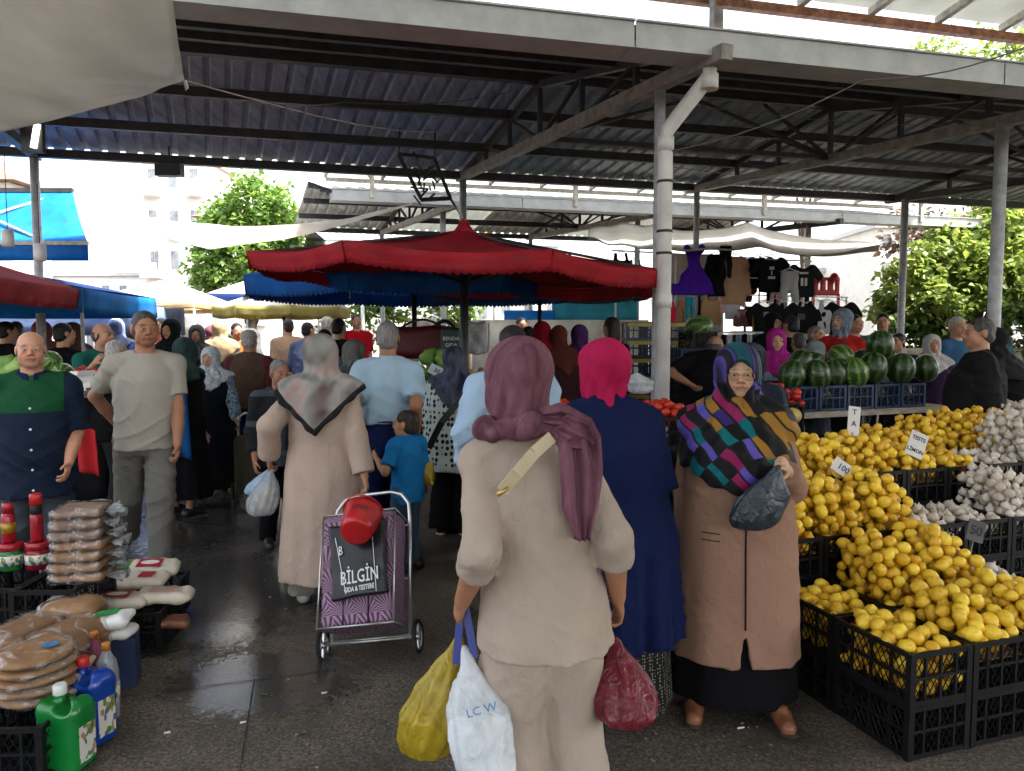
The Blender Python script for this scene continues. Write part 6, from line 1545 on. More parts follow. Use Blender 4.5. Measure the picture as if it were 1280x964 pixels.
MFILM_Y = plastic_film('yellow_bag_film', (.62, .47, .03), .55, .2, .9, 13); MFILM_W = plastic_film('white_bag_film', (.68, .72, .75), .90, .32, .7, 12); MFILM_R = plastic_film('dark_red_bag_film', (.20, .015, .03), .80, .2, 1.0, 18); MFILM_D = plastic_film('dark_blue_bag_film', (.022, .035, .05), .97, .28, .9, 14); MFILM_C = plastic_film('clear_bag_film', (.62, .68, .72), .45, .25, .8, 12)

# ------------------------------------------------------------------ people in the aisle
# woman in the beige suit, seen from behind
p = Person('woman seen from behind in beige tunic and trousers with mauve headscarf', px(683, 2.12), 2.12, 196, H=1.575, build=.93, h=.0065, female=True, lean=.10, side=.10, yaw=26, pitch=8, grip=(.75, .65),
           hands={}, skin='#a9785c')
def arm(P_, k, xw, yw, Yw, pole=None):
    l1, l2 = .172 * P_.H, .152 * P_.H; sg = 1 if k == 'L' else -1
    P_.E[k], P_.W[k] = ik(P_.S[k], P_.toloc(at(xw, yw, Yw)), l1, l2, pole or (sg * .2, 1, -.05))
arm(p, 'L', 578, 752, 2.09, (.05, 1, -.1)); arm(p, 'R', 772, 746, 2.16, (-.05, 1, -.1))
p.body(face=True, eyes=False)
p.top(C_beige, 'tunic', hem=.445, sleeve=.68, loose=.034, flare=.15, fold=.05, nf=5, slr=1.05, cuff=1.35, wr=.0018, seed=4)
p.pants(C_beige, 'trousers', .045, .03, .60, .003, .055); p.shoes(L_black)
M_mauve = streak_cloth('mauve_silk_scarf', (.085, .03, .045), (.24, .105, .14))
def cowl(F, p=p):
    q = [p.toloc(at(*a)) for a in ((604, 536, 2.10), (632, 538, 2.04), (668, 532, 2.02), (700, 530, 2.02), (716, 540, 2.03))]
    for a, b in zip(q[:-1], q[1:]): F.add(rcone(a, b, .026, .026), .02)
cowl.nocut = True
p.scarf(M_mauve, zb=.70, tuck=True, extra=cowl, seed=3, fold=.007, thick=.015)
def ribbon(name, P_, path, m, nf=3.0, amp=.012, nu=26, nv=40, thick=.003):
    """hanging length of cloth with pleats; path: (x, y, depth, half width)"""
    pts = [(P_.toloc(at(a, b_, c)), w_) for a, b_, c, w_ in path]
    def P(i, j):
        t = j * (len(pts) - 1); k = min(int(t), len(pts) - 2); f = t - k; f2 = f * f * (3 - 2 * f)
        c = pts[k][0].lerp(pts[k + 1][0], f); w_ = pts[k][1] + (pts[k + 1][1] - pts[k][1]) * f2
        d = (pts[k + 1][0] - pts[k][0]).normalized(); n_ = Vector((0, 1, 0)); sd = d.cross(n_).normalized()
        u = i * 2 - 1
        return c + sd * u * w_ + n_ * (amp * math.sin(nf * math.pi * u + 2.2 * math.sin(2.3 * j)) + amp * .5 * math.sin(7.3 * u + 5 * j) - amp * 1.2 * u * u)
    b = MB(); b.grid(P, nu, nv, True, thick); return b.build(name, m, P_.o)
ribbon('scarf_tail', p, ((676, 524, 2.00, .030), (704, 528, 1.985, .052), (728, 548, 1.975, .062), (731, 590, 1.965, .060), (730, 630, 1.96, .054), (731, 676, 1.965, .022)), M_mauve, 3.0, .011)
ribbon('scarf_tail', p, ((700, 528, 1.98, .035), (724, 545, 1.965, .040), (742, 556, 1.97, .020)), M_mauve, 2.0, .008, 16, 16)
pw1 = p
b = MB(); pts = [p.toloc(at(*a)) for a in ((690, 546, 1.985), (668, 566, 1.962), (646, 592, 1.950), (628, 614, 1.955))]
sb_ = thing('shoulder_bag', 'cream shoulder strap crossing the beige tunic', 'bag', p.o.location, p.rot)
for a, c in zip(pts[:-1], pts[1:]): b.beam(a, c, .034, .006, (0, 1, 0))
b.build('strap', mat('cream_leather', (.55, .47, .30), .5, .1), sb_)
b = MB(); b.tube([pts[-1] - Vector((.014, -.003, -.01)), pts[-1] + Vector((.014, .003, -.01))], .007, 8); b.build('buckle', mat('brass', (.5, .35, .12), .3, .1, metal=.8), sb_)
# bags in her hands
hl_ = p.o.matrix_basis @ p.HP['L']; hr_ = p.o.matrix_basis @ p.HP['R']
CITR = ball_mesh('orange_fruit', .034, SPH, fruit_mat('orange_peel', (.55, .22, .02), (.7, .35, .03)), 12); ONI = ball_mesh('onion', .036, SPH, fruit_mat('onion_skin', (.40, .20, .05), (.55, .32, .12)), 12); CAR = ball_mesh('pepper', .02, [(.1, -3), (.5, -2.6), (.85, -1.5), (1, 0), (.95, 1.6), (.5, 2.2), (.1, 2.3)], fruit_mat('yellow_pepper_skin', (.5, .35, .03), (.65, .5, .06)), 8)
plastic_bag('bulging yellow see-through bag held by the woman in beige', hl_ + Vector((-.01, .03, -.07)), at(534, 940, 2.16), .105, MFILM_Y, (CAR, .03), ncont=16, seed=2, flat=.9)
wbag = plastic_bag('white bag with blue handle and lettering held by the woman in beige', hl_ + Vector((.005, -.03, -.085)), at(612, 985, 1.95), .088, MFILM_W, None, seed=3, flat=.6, shape=1.25)
w0 = wbag.location
b = MB(); bm_ = mat('blue_handle_film', (.015, .03, .22), .35, .1); hp = hl_ - w0
zt = (hl_ + Vector((.005, -.03, -.085)) - w0)
b.beam(hp + Vector((-.006, -.005, .03)), zt + Vector((-.024, -.012, -.05)), .022, .004, (0, 1, 0)); b.beam(hp + Vector((.006, -.005, .03)), zt + Vector((.03, -.014, -.03)), .022, .004, (0, 1, 0)); b.build('handle', bm_, wbag)
o = mobj('writing', text_mesh('LC W', .034, .0006, .0002), mat('blue_print', (.12, .28, .5), .5), wbag); o.location = at(602, 888, 1.945) - w0; o.rotation_euler = (R(88), R(-14), R(4))
plastic_bag('dark red see-through bag held in the right hand of the woman in beige', hr_ + Vector((.01, .02, -.08)), at(783, 902, 2.14), .100, MFILM_R, None, ncont=0, seed=5, flat=.9)

# woman in navy cape
p = Person('woman seen from behind in long navy cape with bright pink headscarf', px(768, 3.0), 3.0, 184, H=1.56, build=1.22, h=.008, female=True, lean=.12, side=.04, yaw=24, pitch=4, skin='#b98a6c')
p.body(eyes=False)
p.skirt(dots_mat('black_speckled_skirt', (.008, .008, .008), (.22, .20, .17), 90, .30), hem=.05, flare=.04, fold=.05)
p.top(C_navy, 'cape', hem=.235, sleeve=.5, loose=.050, flare=.05, fold=.15, nf=11, slr=1.8, neck=.03, cape=.05, wr=.003, seed=2, bell=.02); p.shoes(C_dk, sole=L_white)
p.scarf(cloth('bright_pink_cloth', (.42, .012, .075), .12), tuck=True, seed=5, thick=.022, peak=.02, fold=.009)

# woman in brown coat facing the aisle
p = Person('woman in brown coat and patchwork headscarf with glasses holding a dark bag', px(922, 3.15), 3.15, -8, H=1.545, build=1.36, belly=.05, h=.0055, female=True, yaw=0, pitch=3, grip=(1.0, .5), skin='#c39a7c',
           feet={'R': (-.165, -.10), 'L': (.165, -.13)})
arm(p, 'L', 983, 588, 2.90, (.35, .45, -1))
p.body(age=1, lips='#9a5f55', brow='#5a4a40', wide=1.10)
slit = lambda X, Y, Z: np.where(Y < 0, (np.clip(.42 - Z, 0, 1) * .16 - np.abs(X - .012 - (.42 - Z) * .03)), -1.0)
p.top(C_brown, 'coat', hem=.165, sleeve=.94, loose=.030, flare=.055, fold=.04, nf=5, slr=1.35, wr=.0016, cutfn=slit, seed=6)
p.skirt(C_black, hem=.045, flare=.055, fold=.03, add=.010); p.shoes(L_brown, 'slipper', L_sole)
b = MB(); zf = np.linspace(.42, 1.02, 10)
def coatfront(P_, z, x, extra=.0):
    zz, rx, ry, cx, cy = P_.prof(.030 + extra); fl = .055 * max(0, .5 * P_.H - z)
    a, c_, o1, o2 = (np.interp(max(z, .5 * P_.H), zz, q) for q in (rx, ry, cx, cy)); a += fl; c_ += fl
    return Vector((x, o2 - c_ * math.sqrt(max(0, 1 - ((x - o1) / a) ** 2)), z))
b.tube([coatfront(p, z, .012 - (.42 - z) * .03 * -.3, .005) for z in zf], .0035, 5); b.build('placket', C_black, p.o)
b = MB()
for q in (0, 1): b.tube([coatfront(p, .80 - .03 * q, -.16 + .035 * k - .0 * q, .006) for k in range(3)], .002, 5)
b.build('pocket_welt', C_black, p.o)
p.scarf(patch_scarf_mat(), zb=.655, slope=.48, front=.615, back=.66, width=.95, over=.056, seed=1, fold=.007, thick=.020, open_=(.068, .094), extra=None)
# spectacles
g = thing('glasses', 'thin gold-rimmed glasses worn with the patchwork headscarf', 'glasses', p.o.location, p.rot); b = MB()
for sg in (-1, 1):
    b.tube([p.hl((sg * .034 + .025 * math.cos(a), -.112 + .006 * abs(math.cos(a)) , -.006 + .018 * math.sin(a))) for a in [2 * math.pi * k / 18 for k in range(19)]], .0016, 5, False)
    b.tube([p.hl((sg * .058, -.108, .0)), p.hl((sg * .068, -.05, .002)), p.hl((sg * .078, .01, .0))], .0015, 5)
b.tube([p.hl((-.010, -.113, -.001)), p.hl((0, -.118, .003)), p.hl((.010, -.113, -.001))], .0015, 5); b.build('frame', mat('gold_wire', (.35, .25, .12), .3, .1, metal=.7), g)
hp_ = p.o.matrix_basis @ p.HP['L']
plastic_bag('dark plastic bag hanging from the hand of the woman in the brown coat', hp_ + Vector((-.01, -.03, .015)), at(940, 662, 2.84), .100, MFILM_D, None, seed=6, flat=.55, shape=1.1)
b_ = pw3 = p

# woman in pinkish long coat pulling the trolley
p = Person('woman seen from behind in long pinkish coat and grey mauve headscarf pulling the trolley', px(402, 4.4), 4.4, 182, H=1.585, build=1.12, h=.0075, female=True, lean=.06, side=.02, yaw=-12, pitch=4, grip=(.9, .9), skin='#b08263', feet={'L': (.12, .02), 'R': (-.10, .10, .02)})
arm(p, 'L', 337, 572, 4.36, (.3, 1, 0)); arm(p, 'R', 458, 606, 4.24, (-.3, .6, -.6))
p.body(eyes=False); p.pants(cloth('grey_beige_cloth', (.26, .23, .19)), 'trousers', .03, .03, .5, .004, .02)
p.top(C_pinkb, 'coat', hem=.10, sleeve=.96, loose=.034, flare=.085, fold=.07, nf=7, slr=1.45, cuff=1.35, wr=.0012, seed=9); p.shoes(L_white)
b = MB(); e = p.top_ends['L']; d = (p.W['L'] - p.E['L']).normalized(); b.tube([e - d * .018, e + d * .004], .0545, 16, True); b.build('cuff', C_black, p.o)
ox, _ = p.off(.8 * 1.6)
p.scarf(border_scarf_mat(ox, .650 * 1.585, 1.0), zb=.74, back=.650, front=.74, slope=1.0, width=1.05, over=.066, seed=7, fold=.006, thick=.024)
hp_ = p.o.matrix_basis @ p.HP['L']
plastic_bag('see-through white bag of onions held by the woman in the pinkish coat', hp_ + Vector((0, 0, .0)), at(326, 644, 4.34), .092, MFILM_C, (ONI, .03), ncont=9, seed=9)
plastic_bag('small pale blue bag held beside the onion bag', hp_ + Vector((-.01, .02, .0)), at(314, 618, 4.40), .055, plastic_film('pale_blue_film', (.35, .5, .65), .75, .3, .7), None, seed=10)

# man in pale blue shirt and the boy
p = Person('grey-haired man seen from behind in pale blue short-sleeved shirt', px(484, 5.2), 5.2, 180, H=1.70, build=1.08, h=.0085, lean=.03, yaw=6, skin='#9c6a4e')
arm(p, 'R', 521, 545, 5.15); arm(p, 'L', 452, 545, 5.1)
p.body(eyes=False); p.pants(C_navy, 'trousers', .02, .03, .605); p.top(cloth('pale_blue_shirt', (.33, .46, .55), .08), 'shirt', hem=.585, sleeve=.40, loose=.020, slr=1.75, wr=.005, neck=.045, seed=3); p.hair(H_grey); p.shoes(L_black)
b = MB(); b.tube([p.neck + Vector((.062 * math.cos(a), -.012 + .062 * math.sin(a), .004 + .012 * math.sin(a))) for a in [2 * math.pi * k / 20 for k in range(21)]], .013, 8, False); b.build('collar', cloth('pale_blue_shirt', (.33, .46, .55), .08), p.o)
z_, rx_, ry_, cx_, cy_ = p.prof(.014); b = MB(); hb = .60 * 1.7; b.tube([(np.interp(hb, z_, cx_) + np.interp(hb, z_, rx_) * math.cos(a), np.interp(hb, z_, cy_) + np.interp(hb, z_, ry_) * math.sin(a), hb - .012) for a in [2 * math.pi * k / 28 for k in range(29)]], .014, 6, False); b.build('belt', L_black, p.o)
p = Person('small boy in bright blue t-shirt and jeans beside the man in the pale blue shirt', px(508, 4.95), 4.95, 232, H=1.10, build=1.0, h=.007, yaw=18, child=True, skin='#b07f60')
arm(p, 'L', 470, 572, 4.9, (.3, .8, -.5))
p.body(eyes=False); p.pants(C_jean, 'jeans', .014, .04, .55); p.top(cloth('bright_blue_tee', (.012, .17, .42), .1), 't_shirt', hem=.44, sleeve=.38, loose=.016, slr=1.9, wr=.003); p.hair(H_brown); p.shoes(L_black)
plastic_bag('small yellow bag of bananas hanging behind the boy', at(528, 560, 5.05), at(535, 606, 5.05), .055, MFILM_Y, (CAR, .02), ncont=6, seed=12)

# woman with dotted blouse
p = Person('woman in black and white dotted blouse with dark blue headscarf and shoulder strap', px(566, 5.9), 5.9, 172, H=1.50, build=1.32, h=.0095, female=True, lean=.10, yaw=-20, skin='#b08263')
p.body(eyes=False); p.pants(C_black, 'trousers', .03, .03, .5, .004, .03); p.top(dots_mat('dotted_blouse', (.46, .52, .48), (.012, .016, .02), 26, .36), 'blouse', hem=.36, sleeve=.85, loose=.036, flare=.10, fold=.04, slr=1.9, wr=.004, seed=2); p.shoes(C_dk, sole=L_white)
p.scarf(streak_cloth('dark_blue_satin_scarf', (.008, .012, .035), (.10, .11, .15), 7), zb=.76, back=.70, slope=1.0, seed=3, over=.055, thick=.016)
b = MB(); pts = [p.toloc(at(*a)) for a in ((598, 472, 5.66), (575, 500, 5.60), (552, 528, 5.60), (536, 560, 5.66))]
for a, c in zip(pts[:-1], pts[1:]): b.beam(a, c, .05, .012, (0, 1, 0))
b.build('bag_strap', L_black, p.o)
# man in light blue behind the beige suit
p = Person('dark-haired person in light blue shirt hidden behind the woman in beige', px(640, 4.0), 4.0, 180, H=1.655, build=1.15, h=.010, lean=.04, yaw=10)
arm(p, 'L', 583, 590, 3.95); p.body(eyes=False); p.pants(C_dk); p.top(cloth('light_blue_shirt', (.36, .50, .66), .08), 'shirt', hem=.40, sleeve=.9, loose=.028, slr=1.8, wr=.005, seed=8); p.hair(H_black); p.shoes(L_black)

# man in grey t-shirt walking towards us
p = Person('grey-haired man in beige grey t-shirt and grey jeans walking along the aisle', px(178, 5.05), 5.05, 28, H=1.765, build=1.0, belly=.03, h=.006, lean=.05, side=.03, yaw=10, pitch=2, grip=(.9, .6), skin='#a5745a', feet={'L': (.06, -.26), 'R': (-.12, .36, .10)})
arm(p, 'L', 222, 556, 4.95, (.3, 1, 0)); arm(p, 'R', 146, 530, 5.20, (-1, .35, -.1))
p.body(stubble='#5a4a42', brow='#3a2e27', lips='#8a5348', age=.5); p.pants(C_gjean, 'jeans', .024, .03, .55, .0045, hh=.0085); p.top(cloth('beige_grey_tee', (.37, .345, .295), .06), 't_shirt', hem=.475, sleeve=.34, loose=.024, slr=1.75, wr=.003, neck=.066, seed=5); p.hair(H_dkgrey); p.shoes(L_black)
# older stall keeper
def work_mat():
    n = N('navy_green_work_shirt'); s_ = n.sep(n.co()); a = n.math('MULTIPLY', n.math('GREATER_THAN', s_[2], 1.155), n.math('LESS_THAN', n.math('ABSOLUTE', s_[0]), .165))
    n.base(n.mix(a, (.006, .013, .032), (.005, .058, .020))).set(Roughness=.85, Specular_IOR_Level=.2); n.bump(n.noise(n.co((9, 9, 5)), 1, 4), .6, .02); return n.m
p = Person('bald older man in navy and green work shirt behind the packed goods', px(40, 4.45), 4.45, 27, H=1.625, build=1.2, belly=.06, h=.006, yaw=4, skin='#c08c70', lean=.02, grip=(.5, .5))
arm(p, 'L', 86, 580, 4.34, (.35, 1, 0)); arm(p, 'R', -18, 585, 4.4)
p.body(stubble='#8a8078', brow='#6a5a50', age=1, wide=1.1); p.pants(cloth('slate_trousers', (.045, .055, .065)), 'trousers', .025, .03, .56); p.top(work_mat(), 'work_shirt', hem=.40, sleeve=.48, loose=.024, slr=2.0, flare=.03, wr=.004, neck=.060, neckd=.02, seed=7); p.hair(H_white, 'bald'); p.shoes(L_black)
b = MB()
for sg in (-1, 1): b.grid(lambda i, j, sg=sg: p.neck + Vector((sg * (.015 + .06 * i), -.085 + .05 * i - .02 * j, .018 - .035 * j - .015 * (1 - i))), 6, 4, True, .006)
b.build('collar', C_navy, p.o)
b = MB()
for k in range(5): b.tube([coatfront(p, 1.18 - .12 * k, .0, -.002) + Vector((0, -.004, 0)), coatfront(p, 1.18 - .12 * k, .0, -.002) + Vector((0, .004, 0))], .007, 8)
b.build('button', M_frame, p.o)
# old woman with flowered scarf and vest
p = Person('short old woman in flowered white headscarf and black vest with blue white sleeves', px(263, 7.4), 7.4, 20, H=1.475, build=1.25, belly=.03, h=.008, female=True, yaw=-24, pitch=10, skin='#c09274')
arm(p, 'L', 299, 535, 7.2); p.body(age=1, eyes=False); FL = floral_mat('blue_white_floral', [(.5, .55, .6), (.03, .05, .08), (.10, .25, .36), (.55, .58, .6), (.015, .02, .03)], 22, 2)
p.skirt(dots_mat('black_flecked_skirt', (.008, .008, .01), (.06, .06, .07), 70, .2), hem=.05, flare=.05, fold=.05); p.top(FL, 'blouse', hem=.5, sleeve=.95, loose=.018, slr=1.6, wr=.004); p.top(cloth('black_vest', (.010, .012, .02)), 'vest', hem=.24, sleeve=.05, loose=.036, flare=.06, fold=.03, slr=1.2, neck=.075, neckd=.09); p.shoes(L_black)
p.scarf(floral_mat('white_floral_scarf', [(.55, .56, .58), (.30, .36, .42), (.62, .62, .62), (.45, .48, .52)], 16, 2), zb=.74, front=.72, slope=.7, over=.055, seed=2, thick=.016)
# ------------------------------------------------------------------ more people round the stalls
p = Person('thick-set stall keeper in black shirt with cropped grey hair beside the garlic', px(1224, 5.75), 5.75, -112, H=1.735, build=1.28, belly=.05, h=.0075, yaw=12, skin='#b98a6c')
p.body(stubble='#6a5f58', eyes=False, brow='#2b211c'); p.pants(C_dk); p.top(cloth('black_shirt', (.013, .013, .014)), 'shirt', hem=.44, sleeve=.6, loose=.030, slr=1.9, wr=.005, seed=3, neck=.055); p.hair(H_dkgrey); p.shoes(L_black)
p = Person('person in black hooded coat behind the stall keeper', px(1272, 6.4), 6.4, -150, H=1.66, build=1.2, h=.012, female=True, lean=.25)
p.body(eyes=False); p.top(C_black, 'coat', hem=.2, sleeve=.9, loose=.035, flare=.06, fold=.04, wr=.005); p.scarf(C_dk, zb=.74, over=.06); p.shoes(L_black)
p = Person('woman in magenta headscarf and blue patterned blouse behind the tomatoes', px(970, 7.5), 7.5, -16, H=1.66, build=1.3, h=.008, female=True, yaw=6, skin='#c79b80')
p.body(eyes=True); p.skirt(C_dk); p.top(floral_mat('blue_zigzag_blouse', [(.02, .04, .06), (.20, .36, .42), (.40, .50, .52), (.03, .08, .12), (.25, .4, .45)], 24, 3), 'blouse', hem=.35, sleeve=.9, loose=.036, flare=.06, fold=.03, slr=1.8); p.shoes(L_black)
p.scarf(cloth('magenta_cloth', (.36, .02, .20)), zb=.76, front=.72, slope=.5, over=.05, seed=4, thick=.016)
p = Person('woman in red sweater with grey blue headscarf behind the watermelons', px(1051, 8.0), 8.0, -32, z0=.14, H=1.74, build=1.12, h=.008, female=True, yaw=-28, skin='#c79b80')
p.body(eyes=True); p.skirt(C_dk); p.top(cloth('red_sweater', (.38, .018, .015)), 'sweater', hem=.40, sleeve=.95, loose=.026, slr=1.6); p.shoes(L_black)
p.scarf(streak_cloth('grey_blue_scarf', (.06, .085, .11), (.22, .27, .31), 9), tuck=True, seed=4, thick=.014)
pl = thing('pallet', 'wooden pallet under the woman in the red sweater', 'pallet', (px(1051, 8.0), 8.0, 0))
for k in range(5): b = MB(); b.box((-.32 + .16 * k, 0, .128), (.13, .7, .02)); b.build('plank', M_plank, pl)
for k in (-1, 0, 1): b = MB(); b.box((0, .3 * k, .058), (.75, .09, .116)); b.build('bearer', M_plank, pl)
b = MB(); b.tube([p.toloc(at(*a)) for a in ((1038, 425, 7.82), (1056, 426, 7.80), (1062, 445, 7.80))], .010, 6); b.build('bag_strap', L_black, p.o)
p = Person('balding man in black t-shirt bending beside the white pipe', px(868, 7.3), 7.3, 160, H=1.70, build=1.15, h=.009, lean=.42, side=-.25, headz=-.10, yaw=-20, skin='#a5745a')
arm(p, 'L', 862, 480, 7.2, (1, .2, 0)); p.body(eyes=False, stubble='#5a4a42'); p.pants(C_dk); p.top(C_black, 't_shirt', hem=.47, sleeve=.42, loose=.024, slr=1.8); p.hair(H_dkgrey, 'bald'); p.shoes(L_black)
p = Person('person in navy checked shirt behind the woman in the brown coat', px(938, 4.7), 4.7, 175, H=1.535, build=1.1, h=.010, yaw=10)
p.body(eyes=False); p.pants(C_dk); p.top(plaid_mat('navy_check', (.010, .014, .024), (.05, .06, .08), (.07, .08, .10)), 'shirt', hem=.42, sleeve=.9, loose=.026, slr=1.7); p.scarf(plaid_mat('dark_check_scarf', (.010, .012, .018), (.04, .05, .06), (.05, .06, .07)), tuck=True, thick=.016); p.shoes(L_black)
p = Person('stooping grey-haired man in dark checked jacket beside the pinkish coat', px(345, 5.6), 5.6, 34, H=1.42, build=1.15, h=.008, lean=.12, yaw=6, pitch=8, skin='#a5745a')
p.body(stubble='#6a5f58', brow='#4a4038'); p.pants(C_black); p.top(plaid_mat('dark_check_jacket', (.012, .014, .018), (.06, .07, .08), (.09, .10, .11), 28), 'jacket', hem=.44, sleeve=.85, loose=.028, slr=1.7); p.hair(H_grey); p.shoes(L_black)
p = Person('woman in dark green headscarf and black coat behind the man in the grey t-shirt', px(222, 6.5), 6.5, 150, H=1.56, build=1.25, h=.010, female=True, lean=.1, yaw=25)
p.body(eyes=False); p.top(C_black, 'coat', hem=.12, sleeve=.9, loose=.035, flare=.08, fold=.05, slr=1.6); p.scarf(streak_cloth('dark_green_scarf', (.008, .022, .020), (.03, .06, .055), 7), zb=.74, back=.70, slope=.6, over=.06, thick=.022); p.shoes(L_black)
b = MB(); b.grid(lambda i, j: p.toloc(at(204 + 26 * i + 10 * j, 452 + 125 * j - 6 * math.sin(3 * i), 6.26 - .02 * math.sin(9 * i))), 8, 10, True, .008); b.build('blue_shawl', cloth('blue_shawl', (.008, .07, .22)), p.o)
p = Person('man seen from behind in brown vest, maroon sleeves and pale cap', px(312, 8.0), 8.0, 182, H=1.66, build=1.15, h=.010, yaw=-10, skin='#a5745a')
p.body(eyes=False); p.pants(C_navy); p.top(cloth('maroon_shirt', (.12, .02, .03)), 'shirt', hem=.5, sleeve=.5, loose=.018, slr=1.6); p.top(cloth('brown_vest', (.095, .062, .040)), 'vest', hem=.50, sleeve=.05, loose=.034, slr=1.1); p.hair(H_white); p.shoes(L_black)
F = Field(p.hc - Vector((.16, .16, .1)), p.hc + Vector((.16, .16, .16)), .008); F.add(ell(p.hl((0, .015, .055)), (.088 * p.hs, .11 * p.hs, .065 * p.hs)), .01); F.add(ell(p.hl((0, -.09, .035)), (.06, .06, .012)), .01); F.sub((lambda X, Y, Z, z0=p.hl((0, 0, .03)).z: Z - z0 + 0 * X + 0 * Y, p.hc - Vector((.2, .2, .2)), p.hl((0, 0, .03)) + Vector((.2, .2, 0))), .004); mobj('cap', F.mesh('cap'), cloth('pale_cap', (.40, .36, .30)), p.o)
p = Person('man in dark green shirt leaning over the left vegetable stall', px(116, 7.3), 7.3, 60, H=1.72, build=1.05, h=.010, lean=.22, yaw=15, skin='#b98a6c')
arm(p, 'R', 118, 455, 6.9, (0, 1, -.3)); p.body(eyes=False, stubble='#5a4a42'); p.pants(C_dk); p.top(cloth('dark_green_tee', (.012, .12, .09)), 't_shirt', hem=.46, sleeve=.40, loose=.022, slr=1.8); p.hair(H_dkgrey, 'bald'); p.shoes(L_black)
p = Person('white-haired person in black seen between the two men on the left', px(129, 6.4), 6.4, 140, H=1.56, build=1.0, h=.010, lean=.15, pitch=10)
p.body(eyes=False); p.pants(C_dk); p.top(C_black, 'shirt', hem=.45, sleeve=.5, loose=.022); p.hair(H_white); p.shoes(L_black)
p = Person('woman in dark jacket with grey headscarf bending beside the pale blue shirt', px(452, 6.4), 6.4, 215, H=1.55, build=1.2, h=.010, female=True, lean=.25, yaw=25)
p.body(eyes=False); p.skirt(C_black); p.top(cloth('dark_blue_jacket', (.012, .025, .07)), 'jacket', hem=.42, sleeve=.9, loose=.03, slr=1.7); p.scarf(streak_cloth('grey_green_scarf', (.05, .05, .045), (.16, .16, .14), 8), zb=.76, over=.055, thick=.016); p.shoes(L_black)

# ------------------------------------------------------------------ crowd further back: a few figures, copied with their own clothes
def override(o, m):
    if o.material_slots: o.material_slots[0].link = 'OBJECT'; o.material_slots[0].material = m
PROTO = {}
def proto(key):
    if key in PROTO: return PROTO[key]
    a = dict(h=.0125, H=1.68); tmp = 'person standing in the crowd further back'
    if key == 'man':
        p = Person(tmp, 0, 0, 0, build=1.08, belly=.02, yaw=8, **a); p.body(eyes=False, stubble='#5a4a42'); p.pants(C_dk); p.top(C_dk, 'shirt', hem=.46, sleeve=.42, loose=.022, slr=1.8); p.hair(H_dkgrey); p.shoes(L_black)
    elif key == 'man2':
        p = Person(tmp, 0, 0, 0, build=1.12, lean=.08, yaw=-15, hands={'L': (.22, -.28, 1.02)}, **a); p.body(eyes=False); p.pants(C_dk); p.top(C_dk, 'shirt', hem=.45, sleeve=.9, loose=.024, slr=1.7); p.hair(H_dkgrey); p.shoes(L_black)
    elif key == 'woman':
        p = Person(tmp, 0, 0, 0, build=1.2, female=True, yaw=10, **a); p.body(eyes=False); p.top(C_dk, 'coat', hem=.12, sleeve=.92, loose=.034, flare=.08, fold=.05, slr=1.6); p.scarf(C_dk, zb=.74, front=.72, slope=.6, over=.06, thick=.018); p.shoes(L_black)
    elif key == 'woman2':
        p = Person(tmp, 0, 0, 0, build=1.15, female=True, lean=.12, yaw=-18, hands={'R': (-.2, -.26, 1.0)}, **a); p.body(eyes=False); p.skirt(C_dk); p.top(C_dk, 'coat', hem=.36, sleeve=.92, loose=.032, flare=.06, fold=.03, slr=1.6); p.scarf(C_dk, zb=.75, back=.68, slope=.8, over=.058, thick=.018); p.shoes(L_black)
    elif key == 'longhair':
        p = Person(tmp, 0, 0, 0, build=.95, female=True, yaw=10, **a); p.body(eyes=False); p.pants(C_dk); p.top(C_dk, 'shirt', hem=.46, sleeve=.36, loose=.016, slr=1.6); p.hair(H_brown, 'long'); p.shoes(L_black)
    PROTO[key] = (p.o, [False]); return PROTO[key]
CC = {}
def cm(c):
    if c not in CC: CC[c] = cloth('crowd_cloth_' + c.strip('#'), c)
    return CC[c]
def crowd(label, key, x, Y, rot, H, top, head=None, legs=None, hairm=None, ytop=None):
    src, used = proto(key); o = src if not used[0] else copy_tree(src); used[0] = True
    o.name = 'person'; o['label'] = label; o['group'] = 'people in the crowd further back'
    if ytop is not None: H = at(x, ytop, Y).z
    s_ = H / 1.68; o.location = (px(x, Y), Y, 0); o.rotation_euler = (0, 0, R(rot)); o.scale = (s_, s_, s_)
    for c in o.children:
        n_ = c.name.split('.')[0]
        if n_ in ('shirt', 'coat'): override(c, cm(top))
        elif n_ in ('headscarf',) and head: override(c, cm(head))
        elif n_ in ('trousers', 'skirt') and legs: override(c, cm(legs))
        elif n_ == 'hair' and hairm: override(c, hairm)
    return o
PROTO_START = True
crowd('woman in black coat with dark red headscarf before the white partition', 'woman', 677, 8.6, 175, 1.6, '#0c0c0d', '#7a1020', ytop=404)
crowd('woman with brown headscarf and black coat before the white partition', 'woman2', 703, 8.5, 200, 1.6, '#3a2226', '#5a2c24', ytop=409)
crowd('woman with dark purple headscarf beside the brown headscarf', 'woman', 724, 8.8, 160, 1.6, '#2e2434', '#4a2c5c', ytop=408)
crowd('long-haired woman in black top near the blue crate tower', 'longhair', 764, 8.9, 200, 1.66, '#0c0c0d', None, '#121214', ytop=397)
crowd('dark-haired man standing before the white partition by a black pole', 'man', 652, 11.5, 10, 1.6, '#1a1a1c', None, None, H_black, ytop=397)
crowd('person in teal with black hair beside the dark red headscarf', 'man2', 662, 9.2, 190, 1.55, '#3a7a8c', None, None, H_black, ytop=408)
crowd('man in navy cap and grey shirt behind the pinkish coat', 'man2', 408, 7.2, 205, 1.62, '#4a5670', None, None, H_black, ytop=412)
crowd('woman with short black hair in black t-shirt left of the far post', 'man', 424, 9.6, 150, 1.66, '#0c0c0d', None, None, H_black, ytop=398)
